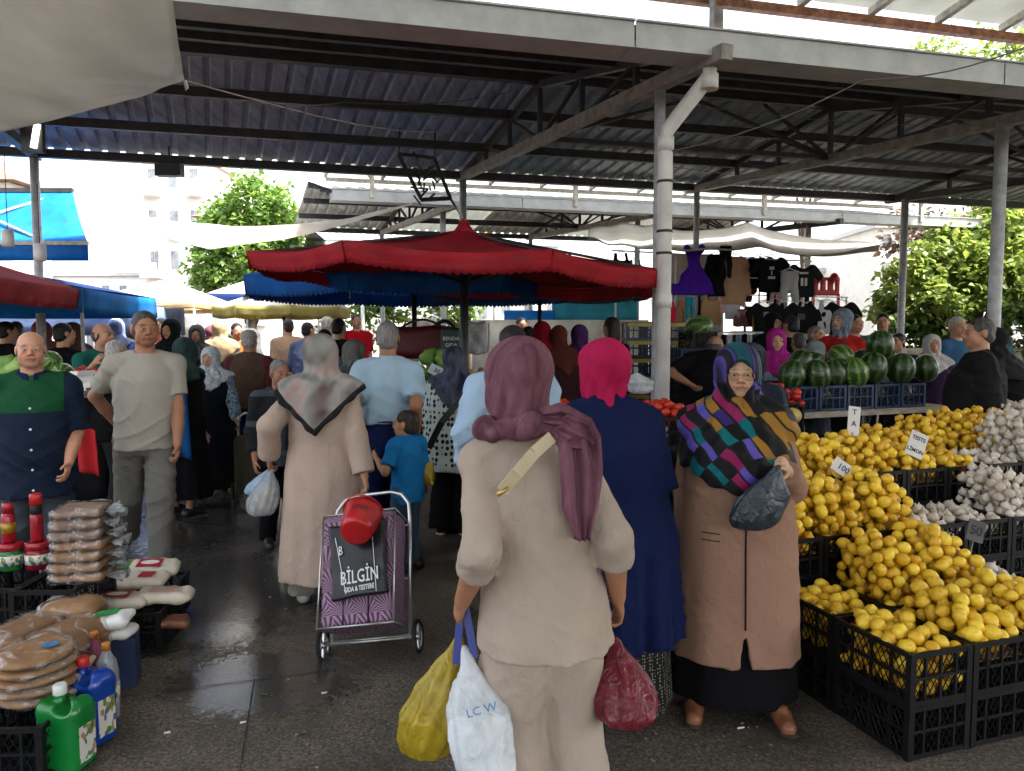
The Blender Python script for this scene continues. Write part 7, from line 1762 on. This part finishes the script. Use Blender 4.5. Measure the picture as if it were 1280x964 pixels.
crowd('person in red shirt at the far stall beside the post', 'man', 446, 14.0, 20, 1.7, '#b01020', None, None, H_dkgrey, ytop=393)
crowd('child in beige with black bag near the yellow parasol', 'man', 361, 12.0, 200, 1.5, '#a58a72', None, None, H_brown, ytop=399)
crowd('person in grey blue under the yellow parasol', 'man2', 383, 11.2, 170, 1.6, '#4a5878', None, None, H_black, ytop=403)
crowd('white-haired person in pale shirt left of the black t-shirt', 'man', 410, 11.5, 140, 1.68, '#8d96a8', None, None, H_white, ytop=396)
crowd('woman in black chador-like scarf behind the man in the grey t-shirt', 'woman', 215, 9.2, -20, 1.6, '#0b0b0c', '#151a1a', ytop=401)
crowd('woman in charcoal headscarf facing the aisle beside the dark green headscarf', 'woman', 247, 10.0, 5, 1.58, '#3c3a42', '#4a4a4c', ytop=408)
crowd('woman in cream headscarf and taupe coat by the tent pole', 'woman2', 276, 10.5, 200, 1.62, '#5f5348', '#b39c78', ytop=402)
crowd('person with dark hair in orange shirt behind the pale cap', 'man', 297, 11.0, 30, 1.6, '#b06a30', None, None, H_black, ytop=404)
crowd('person in red and white shirt behind the grey t-shirt man', 'man2', 205, 12.0, 0, 1.7, '#9c4a42', None, None, H_dkgrey, ytop=398)
crowd('person in pink beside the cream headscarf', 'woman2', 262, 12.5, 160, 1.6, '#a06070', '#7b4a55', ytop=408)
crowd('man in black shirt reaching over the left stall', 'man2', 74, 7.7, 165, 1.64, '#0d0e14', None, None, H_black, ytop=404)
crowd('woman in brown headscarf past the black shirt on the left', 'woman', 93, 10.0, 170, 1.6, '#6a7a8c', '#7a5446', ytop=405)
crowd('person in dark purple beside the left roof post', 'woman2', 50, 9.6, 190, 1.64, '#3a3a6a', '#8a5a50', ytop=403)
crowd('person in pale jacket under the navy tent', 'man', 22, 10.2, 190, 1.66, '#8fb0b5', None, None, H_dkgrey, ytop=402)
crowd('person in black at the left end under the navy tent', 'man2', 3, 8.6, 160, 1.66, '#101014', None, None, H_black, ytop=402)
crowd('woman with pale blue headscarf under the small tent', 'woman', 147, 10.8, 180, 1.65, '#3d4f88', '#8a9cc8', ytop=400)
crowd('person in orange scarf near the small pale blue tent', 'woman2', 139, 13.0, 190, 1.65, '#c06a2a', '#b03a2a', ytop=398)
crowd('person in yellow top beyond the small pale blue tent', 'man', 160, 13.5, 10, 1.65, '#b8902a', None, None, H_brown, ytop=400)
crowd('man in white t-shirt sitting apart near the concrete wall', 'man', 1102, 10.5, -35, 1.68, '#9a9690', None, None, H_black, ytop=392)
crowd('man in green t-shirt behind the red sweater', 'man', 1067, 10.0, 10, 1.68, '#135a4a', None, None, H_black, ytop=393)
crowd('boy in black cap and white shirt behind the tall watermelon', 'man2', 1123, 8.9, -40, 1.5, '#a8a8a8', None, None, H_black, ytop=417)
crowd('woman in white headscarf and purple top behind the watermelons', 'woman', 1164, 8.6, -20, 1.5, '#2a1830', '#b0aeaa', ytop=420)
crowd('man in blue shirt with pale hair beside the white headscarf', 'man2', 1188, 9.2, 20, 1.66, '#35597a', None, '#0f1a3a', H_white, ytop=396)
crowd('woman in light grey headscarf bending below the clothes rail', 'woman2', 1013, 7.9, 120, 1.5, '#3a3f48', '#7f8888', ytop=428)
crowd('person with dark hair facing the clothes rail', 'man', 988, 9.4, 190, 1.66, '#121214', None, None, H_black, ytop=395)
crowd('person in black headscarf beneath the black t-shirts', 'woman', 965, 9.6, 10, 1.64, '#121214', '#141416', ytop=393)
crowd('pale-haired child in blue between the grey headscarf and the red sweater', 'man', 1019, 9.2, 30, 1.5, '#32528a', None, None, H_grey, ytop=408)
crowd('bald man seated by the clothes rail', 'man2', 1003, 8.6, 200, 1.5, '#6a6f70', None, None, H_dkgrey, ytop=416)
crowd('person in white cap behind the crate stack', 'man', 892, 11.0, 190, 1.62, '#2c3a5c', None, None, H_white, ytop=398)
crowd('woman at the back of the right stall in teal', 'woman', 1240, 11.5, 170, 1.6, '#2a4a50', '#3d4a44', ytop=396)

# ------------------------------------------------------------------ clothes stall
CL_Y = 10.9
def cloth_piece(kind, h=.016):
    F = Field((-.42, -.06, -.75), (.42, .06, .06), h); y = Vector((0, 1, 0))
    if kind == 'tee':
        F.add(rbox((0, 0, -.30), (.42, .07, .56), .03), .02); F.add(rcone((-.17, 0, -.06), (-.31, 0, -.20), .085, .075, (y, .4)), .02); F.add(rcone((.17, 0, -.06), (.31, 0, -.20), .085, .075, (y, .4)), .02); F.sub(ell((0, -.01, .0), (.09, .08, .06)), .01)
    elif kind == 'tank':
        F.add(rbox((0, 0, -.34), (.38, .06, .44), .03), .02); F.add(rcone((-.12, 0, -.14), (-.10, 0, .0), .045, .035, (y, .5)), .03); F.add(rcone((.12, 0, -.14), (.10, 0, .0), .045, .035, (y, .5)), .03)
    elif kind == 'dress':
        F.add(loft([-.66, -.50, -.22, -.18, .0], [.36, .30, .10, .10, .12], [.055, .055, .04, .04, .04], None, None, lambda a, z: .10 * np.sin(14 * a) * (z < -.2)), .02); F.add(rcone((-.09, 0, -.02), (-.11, 0, .03), .05, .05), .02); F.add(rcone((.09, 0, -.02), (.11, 0, .03), .05, .05), .02)
    elif kind == 'trousers':
        F.add(rbox((0, 0, -.08), (.30, .06, .2), .03), .02); F.add(rcone((-.08, 0, -.12), (-.10, 0, -.70), .085, .06, (y, .45)), .02); F.add(rcone((.08, 0, -.12), (.10, 0, -.70), .085, .06, (y, .45)), .02)
    elif kind == 'coat':
        F.add(loft([-.72, -.4, -.1, .0], [.20, .18, .20, .14], [.05] * 4, None, None, lambda a, z: .05 * np.sin(9 * a)), .02); F.add(rcone((-.16, 0, -.06), (-.24, 0, -.52), .06, .05, (y, .6)), .02); F.add(rcone((.16, 0, -.06), (.24, 0, -.52), .06, .05, (y, .6)), .02)
    F.disp(lambda x, y_, z: .008 * np.sin(22 * x + 6 * z) * np.sin(9 * z + 3))
    return F.mesh(kind, 2)
CP = {k: cloth_piece(k) for k in ('tee', 'tank', 'dress', 'trousers', 'coat')}
def hang(label, kind, x, y, c, sc=1.0, Y=None, prints=None, yaw=0):
    Y = Y or CL_Y; o = thing('hanging_' + {'tee': 't_shirt', 'tank': 'vest_top', 'dress': 'dress', 'trousers': 'trousers', 'coat': 'jacket'}[kind], label, 'clothes', at(x, y, Y), R(yaw)); o.scale = (sc,) * 3
    g = mobj('garment', CP[kind], cm('#333333'), o); override(g, cm(c))
    b = MB(); b.tube([(-.16, 0, .0), (0, 0, .06), (.16, 0, .0)], .008, 5); b.tube([(0, 0, .06), (0, 0, .11), (.02, 0, .13)], .006, 5); b.build('hanger', M_frame, o)
    if prints:
        for (x0, z0, w_, h_, c2) in prints:
            b = MB(); b.box((x0, -.044, z0), (w_, .006, h_)); b.build('print', mat('print_' + c2.strip('#'), c2, .6), o)
    return o
hang('purple tulle party dress hanging by the post', 'dress', 868, 312, '#4a1f9a', 1.0)
hang('black strappy dress hanging at the edge of the clothes stall', 'tank', 776, 318, '#111114', .75)
hang('lilac grey top hanging beside the strappy dress', 'tank', 794, 326, '#7a6e88', .55)
hang('long black jacket with grey trim beside the purple dress', 'coat', 899, 318, '#0e0e10', .85, None, [(0, -.2, .04, .3, '#808080')])
hang('slim black garment hanging high on its own', 'trousers', 907, 308, '#121214', .6, 10.8)
hang('beige long coat on the clothes rail', 'coat', 917, 322, '#a88468', .95)
hang('dark brown coat next to the beige coat', 'coat', 927, 326, '#4a2a20', .85, 11.1)
hang('black t-shirt with small white print high on the rail', 'tee', 951, 322, '#101012', .78, 11.0)
hang('black t-shirt with white faces printed on it', 'tee', 964, 323, '#0f0f11', .85, 10.8, [(0, -.17, .08, .05, '#b0b0b0'), (0, -.33, .12, .04, '#b8b8b8'), (0, -.25, .02, .07, '#a0a0a0')])
hang('black shorts under the printed black t-shirt', 'trousers', 965, 347, '#101012', .5)
hang('pale pink trousers on the second rail', 'trousers', 969, 355, '#c8a0a0', .55)
hang('light grey overalls hanging in the middle', 'trousers', 987, 340, '#9a9a98', .85, 10.7)
hang('black t-shirt behind the grey overalls', 'tee', 984, 333, '#141416', .7, 11.2)
hang('dark grey football shirt with white number', 'tee', 1004, 332, '#1f2022', .80, 10.9, [(0, -.14, .16, .035, '#c0c0c0'), (-.03, -.30, .045, .14, '#c0c0c0'), (.04, -.30, .045, .14, '#c0c0c0')])
hang('dark trousers under the football shirt', 'trousers', 1004, 352, '#1b1b1d', .55)
hang('bright pink small top behind the white pipe', 'tank', 836, 378, '#d0284a', .6)
hang('tan shorts on the lower clothes row', 'trousers', 852, 376, '#9a7048', .42); hang('turquoise shorts on the lower clothes row', 'trousers', 862, 372, '#1f8aa0', .42)
hang('beige vest top on the lower clothes row', 'tank', 889, 368, '#a8835c', .8); hang('navy pink striped top beside the thin post', 'tank', 879, 370, '#2a2348', .6, 11.1); hang('pink baby top under the brown coat', 'tank', 904, 368, '#d09aa0', .5)
hang('white baby suit on the lower clothes row', 'tee', 916, 372, '#c0bdc0', .55); hang('rose patterned top under the coats', 'tank', 926, 380, '#a86a6e', .6); hang('brown furry jacket on the lower row', 'coat', 938, 383, '#4a2a20', .42)
hang('black t-shirt with grey print on the yellow table edge', 'tee', 957, 380, '#111214', .75, 10.5, [(0, -.2, .1, .1, '#6a6a6a')]); hang('pale pink top between black shirts', 'tank', 970, 376, '#c8a4ac', .6, 10.6); hang('black vest top on the yellow table edge', 'tank', 985, 380, '#101216', .85, 10.5)
hang('black t-shirt with faint print on the yellow table edge', 'tee', 1001, 380, '#121212', .72, 10.5, [(0, -.25, .14, .12, '#2e2e2e')]); hang('black vest with small white mark on the yellow table edge', 'tank', 1020, 378, '#0f0f10', .8, 10.5); hang('white vest top on the yellow table edge', 'tank', 1034, 378, '#b0aead', .8, 10.5); hang('black sweatshirt at the end of the yellow table edge', 'tee', 1052, 379, '#0f0f12', .82, 10.5)
rl = thing('clothes_rail', 'white metal clothes rails of the clothes stall', 'rail', (px(940, 10.9), 10.9, 0)); inv = -Vector((px(940, 10.9), 10.9, 0))
for (x0, y0, x1, y1) in ((765, 313, 1015, 327), (830, 366, 1060, 372), (925, 347, 1010, 350)):
    b = MB(); b.tube([at(x0, y0, 10.95) + inv, at(x1, y1, 10.95) + inv], .012, 6); b.build('rail', M_frame, rl)
for x in (770, 845, 950, 1012, 1058):
    b = MB(); q = at(x, 320 if x < 1013 else 372, 10.98); b.tube([Vector((q.x, q.y, 0)) + inv, q + inv], .014, 6); b.build('upright', M_frame, rl)
yt = table('long clothes table with yellow cloth below the hanging shirts', at(940, 400, 10.62), at(1068, 400, 10.62), .8, at(1000, 375, 10.62).z - .18, .03, None, M_dark_steel, fabric('bright_yellow_cloth', (.55, .45, .05), .1), .3)
for i in range(11):
    x = 905 + i * 6 + (i % 3); b = MB(); c = ('#101014', '#d8d4d0', '#24303c', '#8a97a0')[i % 4]
    q = at(x, 418, 9.9); b.grid(lambda u, v, i=i: (-.035 + .07 * u, .02 * math.sin(9 * u + i), -.55 * v), 5, 6, True, .012)
    tag(b.build('hanging_trousers', cm(c), None, q), ('black', 'white', 'slate', 'pale blue')[i % 4] + ' trousers hung on the low rail behind the magenta headscarf', 'clothes', 'trousers on the low rail')
b = MB(); b.tube([at(895, 416, 9.92), at(980, 416, 9.92)], .014, 6); 
for x in (896, 979): q = at(x, 416, 9.92); b.tube([(q.x, q.y, 0), q], .014, 6)
tag(b.build('low_rail', M_frame), 'low white rail with a row of trousers', 'rail')
# partition board behind the clothes
to_ground_panel('partition', 'pale canvas wall behind the hanging clothes', 'partition', 832, 905, 318, 11.9, 12.0, M_tarp2)
bc = thing('plastic_chair', 'red plastic chair upturned beyond the clothes stall', 'chair', at(1033, 366, 12.0)); F = Field((-.25, -.1, -.05), (.25, .1, .3), .014); F.add(rbox((0, 0, .1), (.42, .05, .3), .025), .01); F.add(rcone((-.12, 0, .22), (-.12, 0, .26), .08, .06), .03); F.add(rcone((.12, 0, .22), (.12, 0, .26), .08, .06), .03)
for x in (-.12, 0, .12): F.sub(rbox((x, 0, .12), (.03, .2, .16), .01), .004)
mobj('backrest', F.mesh('backrest'), mat('red_chair_plastic', (.5, .03, .03), .4), bc)
for x in (-.2, .2): b = MB(); b.beam((x, .02, -.02), (x * 1.1, .05, -1.2), .04, .04, (0, 1, 0)); b.build('leg', mat('red_chair_plastic', (.5, .03, .03), .4), bc)

# ------------------------------------------------------------------ stalls in the middle and on the left
table('plank table of the green vegetable stall', (px(505, 7.4), 7.4), (px(640, 7.7), 7.7), 1.0, 1.05, .04, None, M_dark_steel, C_black, .9)
M_greens = fruit_mat('green_pepper_skin', (.05, .14, .015), (.16, .30, .04), .35, .1); PEP = ball_mesh('green_pepper', .045, [(.1, -1.3), (.5, -1.2), (.85, -.7), (1, 0), (.95, .7), (.5, 1.0), (.1, .85)], M_greens, 12, 4, .10)
CUC = ball_mesh('courgette', .03, [(.2, -2.6), (.7, -2.3), (1, -1), (1, 1), (.8, 2.0), (.35, 2.5)], fruit_mat('dark_green_skin', (.015, .05, .01), (.05, .12, .025), .3, .1), 10); LEAFB = ball_mesh('lettuce', .10, [(.25, -.7), (.6, -.4), (.95, .1), (1.0, .45), (.7, .7), (.3, .8)], fruit_mat('lettuce_leaf', (.10, .24, .03), (.28, .42, .10), .5, .8, 9), 18, 6, .12)
pile('g1', PEP, 'green_pepper', 'green pepper heaped on the green vegetable stall', 'pepper', 'green peppers on the vegetable stall', px(546, 7.62), 7.62, .62, .5, 1.10, .22, .045, .1, 110, 3)
pile('g2', CUC, 'courgette', 'dark green courgette in front of the green peppers', 'courgette', 'courgettes on the vegetable stall', px(530, 7.5), 7.48, .42, .2, 1.14, .10, .035, .1, 25, 4)
for x, y in ((537, 448), (553, 449), (566, 452)):
    tag(mobj('lettuce', LEAFB, None, None, at(x, y, 7.6), (rng.random(), rng.random(), x)), 'pale green leafy lettuce on the green vegetable stall', 'lettuce', 'lettuces on the vegetable stall')
price_card('pale blue price card leaning on the green vegetables', 546, 464, 7.25, .16, .10, 28, ['30'], M_bluecard)
pile('g3', ONI, 'potato', 'tan onion heaped at the end of the green vegetable stall', 'onion', 'onions on the vegetable stall', px(604, 7.6), 7.62, .40, .5, 1.13, .13, .036, .1, 60, 7)
lg = thing('travel_bag', 'dark red travel bag with black handles behind the green vegetables', 'bag', at(530, 448, 8.3)); F = Field((-.42, -.2, 0), (.42, .2, .42), .012); F.add(rbox((0, 0, .18), (.72, .3, .36), .09), .02); F.disp(lambda x, y, z: .01 * np.sin(11 * x) * np.sin(12 * z)); mobj('body', F.mesh('body'), mat('dark_red_nylon', (.10, .008, .012), .5, .2, 10, .3), lg)
b = MB(); b.tube([(-.25 + .5 * k / 10, -.15, .33 + .10 * math.sin(math.pi * k / 10)) for k in range(11)], .014, 6); b.tube([(.1 + .25 * k / 10, .1, .33 + .09 * math.sin(math.pi * k / 10)) for k in range(11)], .022, 6); b.build('handle', L_black, lg)
q = at(530, 448, 8.3); table('low stand under the dark red travel bag', (q.x - .45, 8.05), (q.x + .45, 8.05), .5, q.z - .002, .03)
sg = thing('sign_board', 'dark green sign with white writing behind the vegetable stall', 'sign', at(563, 427, 8.0)); F = Field((-.14, -.05, -.2), (.14, .05, .2), .008); F.add(rbox((0, 0, 0), (.22, .05, .30), .03), .01); mobj('board', F.mesh('board'), mat('dark_green_paint', (.012, .035, .028), .4, .15), sg)
for k, (s_, z) in enumerate((('BENDA', .03), ('GIDA', -.04))):
    o = mobj('writing', text_mesh(s_, .055, .001), M_white_ink, sg); o.location = (.01, -.032, z); o.rotation_euler = (math.pi / 2, 0, 0)
b = MB(); b.tube([(0, .02, -.15), (0, .02, -at(563, 427, 8.0).z)], .015, 6); b.build('post', M_dark_steel, sg)
bp = thing('plastic_bag_bundle', 'bundle of white plastic bags hung by the vegetable stall pole', 'bags', at(594, 412, 8.6)); F = Field((-.2, -.12, -.32), (.2, .12, .12), .012); F.add(rbox((0, 0, -.1), (.28, .12, .38), .05), .02); F.disp(lambda x, y, z: .012 * np.sin(40 * x + 8 * z) * np.sin(18 * z)); mobj('bags', F.mesh('bags'), plastic_film('white_bag_bundle', (.6, .62, .62), .8, .3, .8), bp)
b = MB(); b.tube([(-.16, 0, .08), (-.16, 0, -at(594, 412, 8.6).z)], .012, 6); b.tube([(.16, 0, .08), (.16, 0, -at(594, 412, 8.6).z)], .012, 6); b.tube([(-.16, 0, .08), (.16, 0, .08)], .012, 6); b.build('rack', M_frame, bp)
pb = plastic_bag('white plastic carrier bag resting on the tomatoes', at(795, 465, 4.95), at(800, 492, 4.95), .085, plastic_film('thin_white_film', (.68, .72, .74), .6, .25, .7), None, seed=21, shape=1.5)
panel('wall_board', 'pink beige board wall behind the dark red travel bag', 'board', 510, 398, 546, 425, 12.0, 12.0, mat('pink_beige_board', (.48, .40, .34), .8))
# left vegetable stall
table('left vegetable stall table under red and white cloth', (px(-60, 6.0), 6.0), (px(128, 6.35), 6.35), 1.1, 1.08, .04, None, M_dark_steel, C_black, .95)
melon('pale striped watermelon on the left vegetable stall', at(61, 454, 6.15), .10, .125, (1.2, .2, .8), WM2); melon('second pale watermelon below the first on the left stall', at(78, 468, 6.1), .095, .12, (1.4, 1.0, .3), WM2)
pile('l1', tom_me, 'red_pepper', 'shiny red tomato on the left vegetable stall', 'tomato', 'red tomatoes on the left stall', px(92, 6.5), 6.5, .42, .4, 1.20, .13, .036, .1, 60, 9)
for i in range(5): tag(mobj('lettuce', LEAFB, None, None, at(2 + 7 * i, 462 - 5 * (i % 2), 6.15), (i, i * 2, 0)), 'bunch of dark leafy greens at the end of the left stall', 'greens', 'leafy greens on the left stall')
for i in range(6):
    b = MB(); b.box((0, 0, 0), (.15, .12, .028)); tag(b.build('carton_tray', M_whiteprint, None, at(101 + 3 * (i % 2), 486 - 4 * i, 6.05), (0, 0, .2 * i)), 'white tray in the stack on the left vegetable stall', 'tray', 'white trays on the left stall')
b = MB(); A = at(100, 548, 5.75); b.grid(lambda i, j: A + Vector((-.03 + .16 * i + .02 * j, -.02 * math.sin(7 * i), .10 - .36 * j - .04 * i)), 8, 8, True, .006); tag(b.build('red_cloth', cloth('red_cloth', (.42, .02, .025)), None), 'red cloth hanging from the left vegetable stall', 'cloth')
# cart beside the old woman
ct = thing('cart', 'olive wheeled bag cart held by the short old woman', 'cart', (px(308, 7.1), 7.1, 0), R(15)); F = Field((-.2, -.2, .05), (.2, .2, .72), .012); F.add(rbox((0, 0, .36), (.26, .2, .56), .05), .02); mobj('bag', F.mesh('bag'), cloth('olive_canvas', (.07, .06, .04)), ct)
b = MB(); b.tube([(-.1, .12, .1), (-.1, .16, .8), (-.05, .17, .84), (.05, .17, .84), (.1, .16, .8), (.1, .12, .1)], .012, 6); b.build('handle', M_chrome, ct)
for x in (-.16, .16): b = MB(); b.tube([(x - .015, .12, .08), (x + .015, .12, .08)], .08, 14); b.build('wheel', M_rub, ct)

# ------------------------------------------------------------------ hanging things under the roof
fl = thing('flood_light', 'square black frame with a torn grille hanging under the roof above the red parasol', 'lamp', at(530, 220, 8.0)); fr = [at(498, 193, 8.0), at(543, 198, 8.3), at(563, 248, 8.3), at(527, 250, 8.0)]; inv = -at(530, 220, 8.0)
for a, c in zip(fr, fr[1:] + fr[:1]): b = MB(); b.beam(a + inv, c + inv, .04, .03, (0, 1, 0)); b.build('frame_bar', M_black_metal, fl)
b = MB()
for k in range(26):
    a = Vector((rng.gauss(.0, .07), rng.uniform(-.02, .12), rng.gauss(.0, .10))); b.beam(a, a + Vector((rng.uniform(-.1, .1), .02, rng.uniform(-.1, .1))), .02, .012, (0, 1, 0))
b.build('torn_grille', M_black_metal, fl)
b = MB(); b.tube([fr[0] + inv, fr[0] + inv + Vector((0, .1, .3))], .01, 5); b.tube([fr[1] + inv, fr[1] + inv + Vector((0, .1, .3))], .01, 5); b.tube([fr[2] + inv, PC(0, 5.42, 3.2) + inv], .015, 5); b.build('bracket', M_black_metal, fl)
sp = thing('speaker', 'small dark box hanging under the roof edge', 'speaker', at(212, 213, 8.9)); b = MB(); b.box((0, 0, 0), (.30, .12, .14)); b.build('box', mat('dark_slate_box', (.02, .03, .035), .5), sp); b = MB(); b.tube([(0, 0, .07), (0, 0, .28)], .01, 5); b.build('bracket', M_black_metal, sp)
for k, (x, y0, y1) in enumerate(((10, 190, 300), (50, 230, 318))):
    lm = thing('hanging_lamp', ('white bulb lamp hanging on a wire at the left end', 'white bulb lamp hanging beside the left post')[k], 'lamp', at(x, y1, 7.0)); b = MB(); b.lathe([(.02, .10), (.05, .09), (.055, 0), (.05, -.06), (.02, -.07)], 14); b.build('shade', mat('white_lamp_plastic', (.6, .6, .58), .4), lm); b = MB(); b.tube([(0, 0, .1), (0, 0, (at(x, y0, 7.0) - at(x, y1, 7.0)).z)], .004, 5); b.build('wire', M_black_metal, lm)
sl_ = thing('strip_light', 'bright strip light in a dark holder at the left end of the roof', 'lamp', at(38, 170, 7.6)); b = MB(); b.box((0, .04, 0), (.22, .05, .32)); b.build('holder', M_black_metal, sl_)
n = N('lit_tube'); n.base((.8, .8, .8)).set(Emission_Color=(1, .97, .9, 1), Emission_Strength=1.2); b = MB(); b.box((.05, -.0, .0), (.05, .03, .24), Matrix.Rotation(R(12), 3, 'Y')); b.build('tube', n.m, sl_)
def wire(label, pts, r=.005):
    b = MB(); P_ = []
    for a, c in zip(pts[:-1], pts[1:]): P_ += [a.lerp(c, k / 8) - Vector((0, 0, .06 * math.sin(math.pi * k / 8))) for k in range(8)]
    b.tube(P_ + [pts[-1]], r, 5); tag(b.build('wire', mat('grey_cable', (.12, .12, .12), .6)), label, 'wire')
wire('cable strung from the white pipe up to the right under the gutter', [at(835, 190, 5.5), at(1080, 100, 5.0), at(1300, 52, 4.6)])
wire('thin cable strung low under the right half of the roof', [at(836, 128, 6.0), at(1240, 157, 7.0), at(1300, 160, 7.0)], .003)
wire('thin cable strung across the roof behind the posts', [at(836, 208, 6.5), at(1130, 226, 8.0), at(1240, 232, 8.0)], .003)
wire('cable loop under the left half of the roof', [at(231, 101, 3.4), at(430, 128, 6.0), at(640, 115, 8.0)], .004)
# cigarette end and litter
for k, (x, y) in enumerate(((922, 912), (205, 918), (402, 868), (300, 905))):
    b = MB(); b.tube([(0, 0, .005), (.022 if k else .03, .01, .005)], .004, 6); tag(b.build('litter', M_whiteprint, None, gnd(x, y)), ('white cigarette end on the ground before the brown slippers', 'small paper scrap on the wet ground by the jugs', 'paper scrap on the ground before the trolley', 'thin paper scrap near the ground joint')[k], 'litter')

b = MB(); rl_ = random.Random(77); cols = []
for k in range(420):
    x = rl_.uniform(120, 1120); y = rl_.uniform(640, 964); g0 = gnd(x, y); 
    if g0.x > 1.15 and g0.y > 2.4: continue
    if g0.x < -1.75: continue
    b.m = rl_.choice((0, 0, 0, 1, 1, 2)); r_ = rl_.uniform(.003, .011) if b.m < 2 else rl_.uniform(.012, .024); a = rl_.uniform(0, 6.28); n5 = 5
    vs_ = [g0 + Vector((r_ * math.cos(a + q * 1.2566) * rl_.uniform(.5, 1.2), r_ * .7 * math.sin(a + q * 1.2566) * rl_.uniform(.5, 1.2), .004 + rl_.uniform(0, .004))) for q in range(5)]
    b.add(vs_ + [g0 + Vector((0, 0, .008 + r_ * .25))], [(q, (q + 1) % 5, 5) for q in range(5)])
tag(b.build('ground_litter', [mat('grit', (.16, .145, .12), .9, .3), mat('straw_bits', (.26, .21, .13), .9, .3), mat('trodden_leaf', (.05, .07, .025), .8, .4)]), 'scattered grit, straw and trodden leaf bits on the aisle ground', 'litter', None, 'stuff')
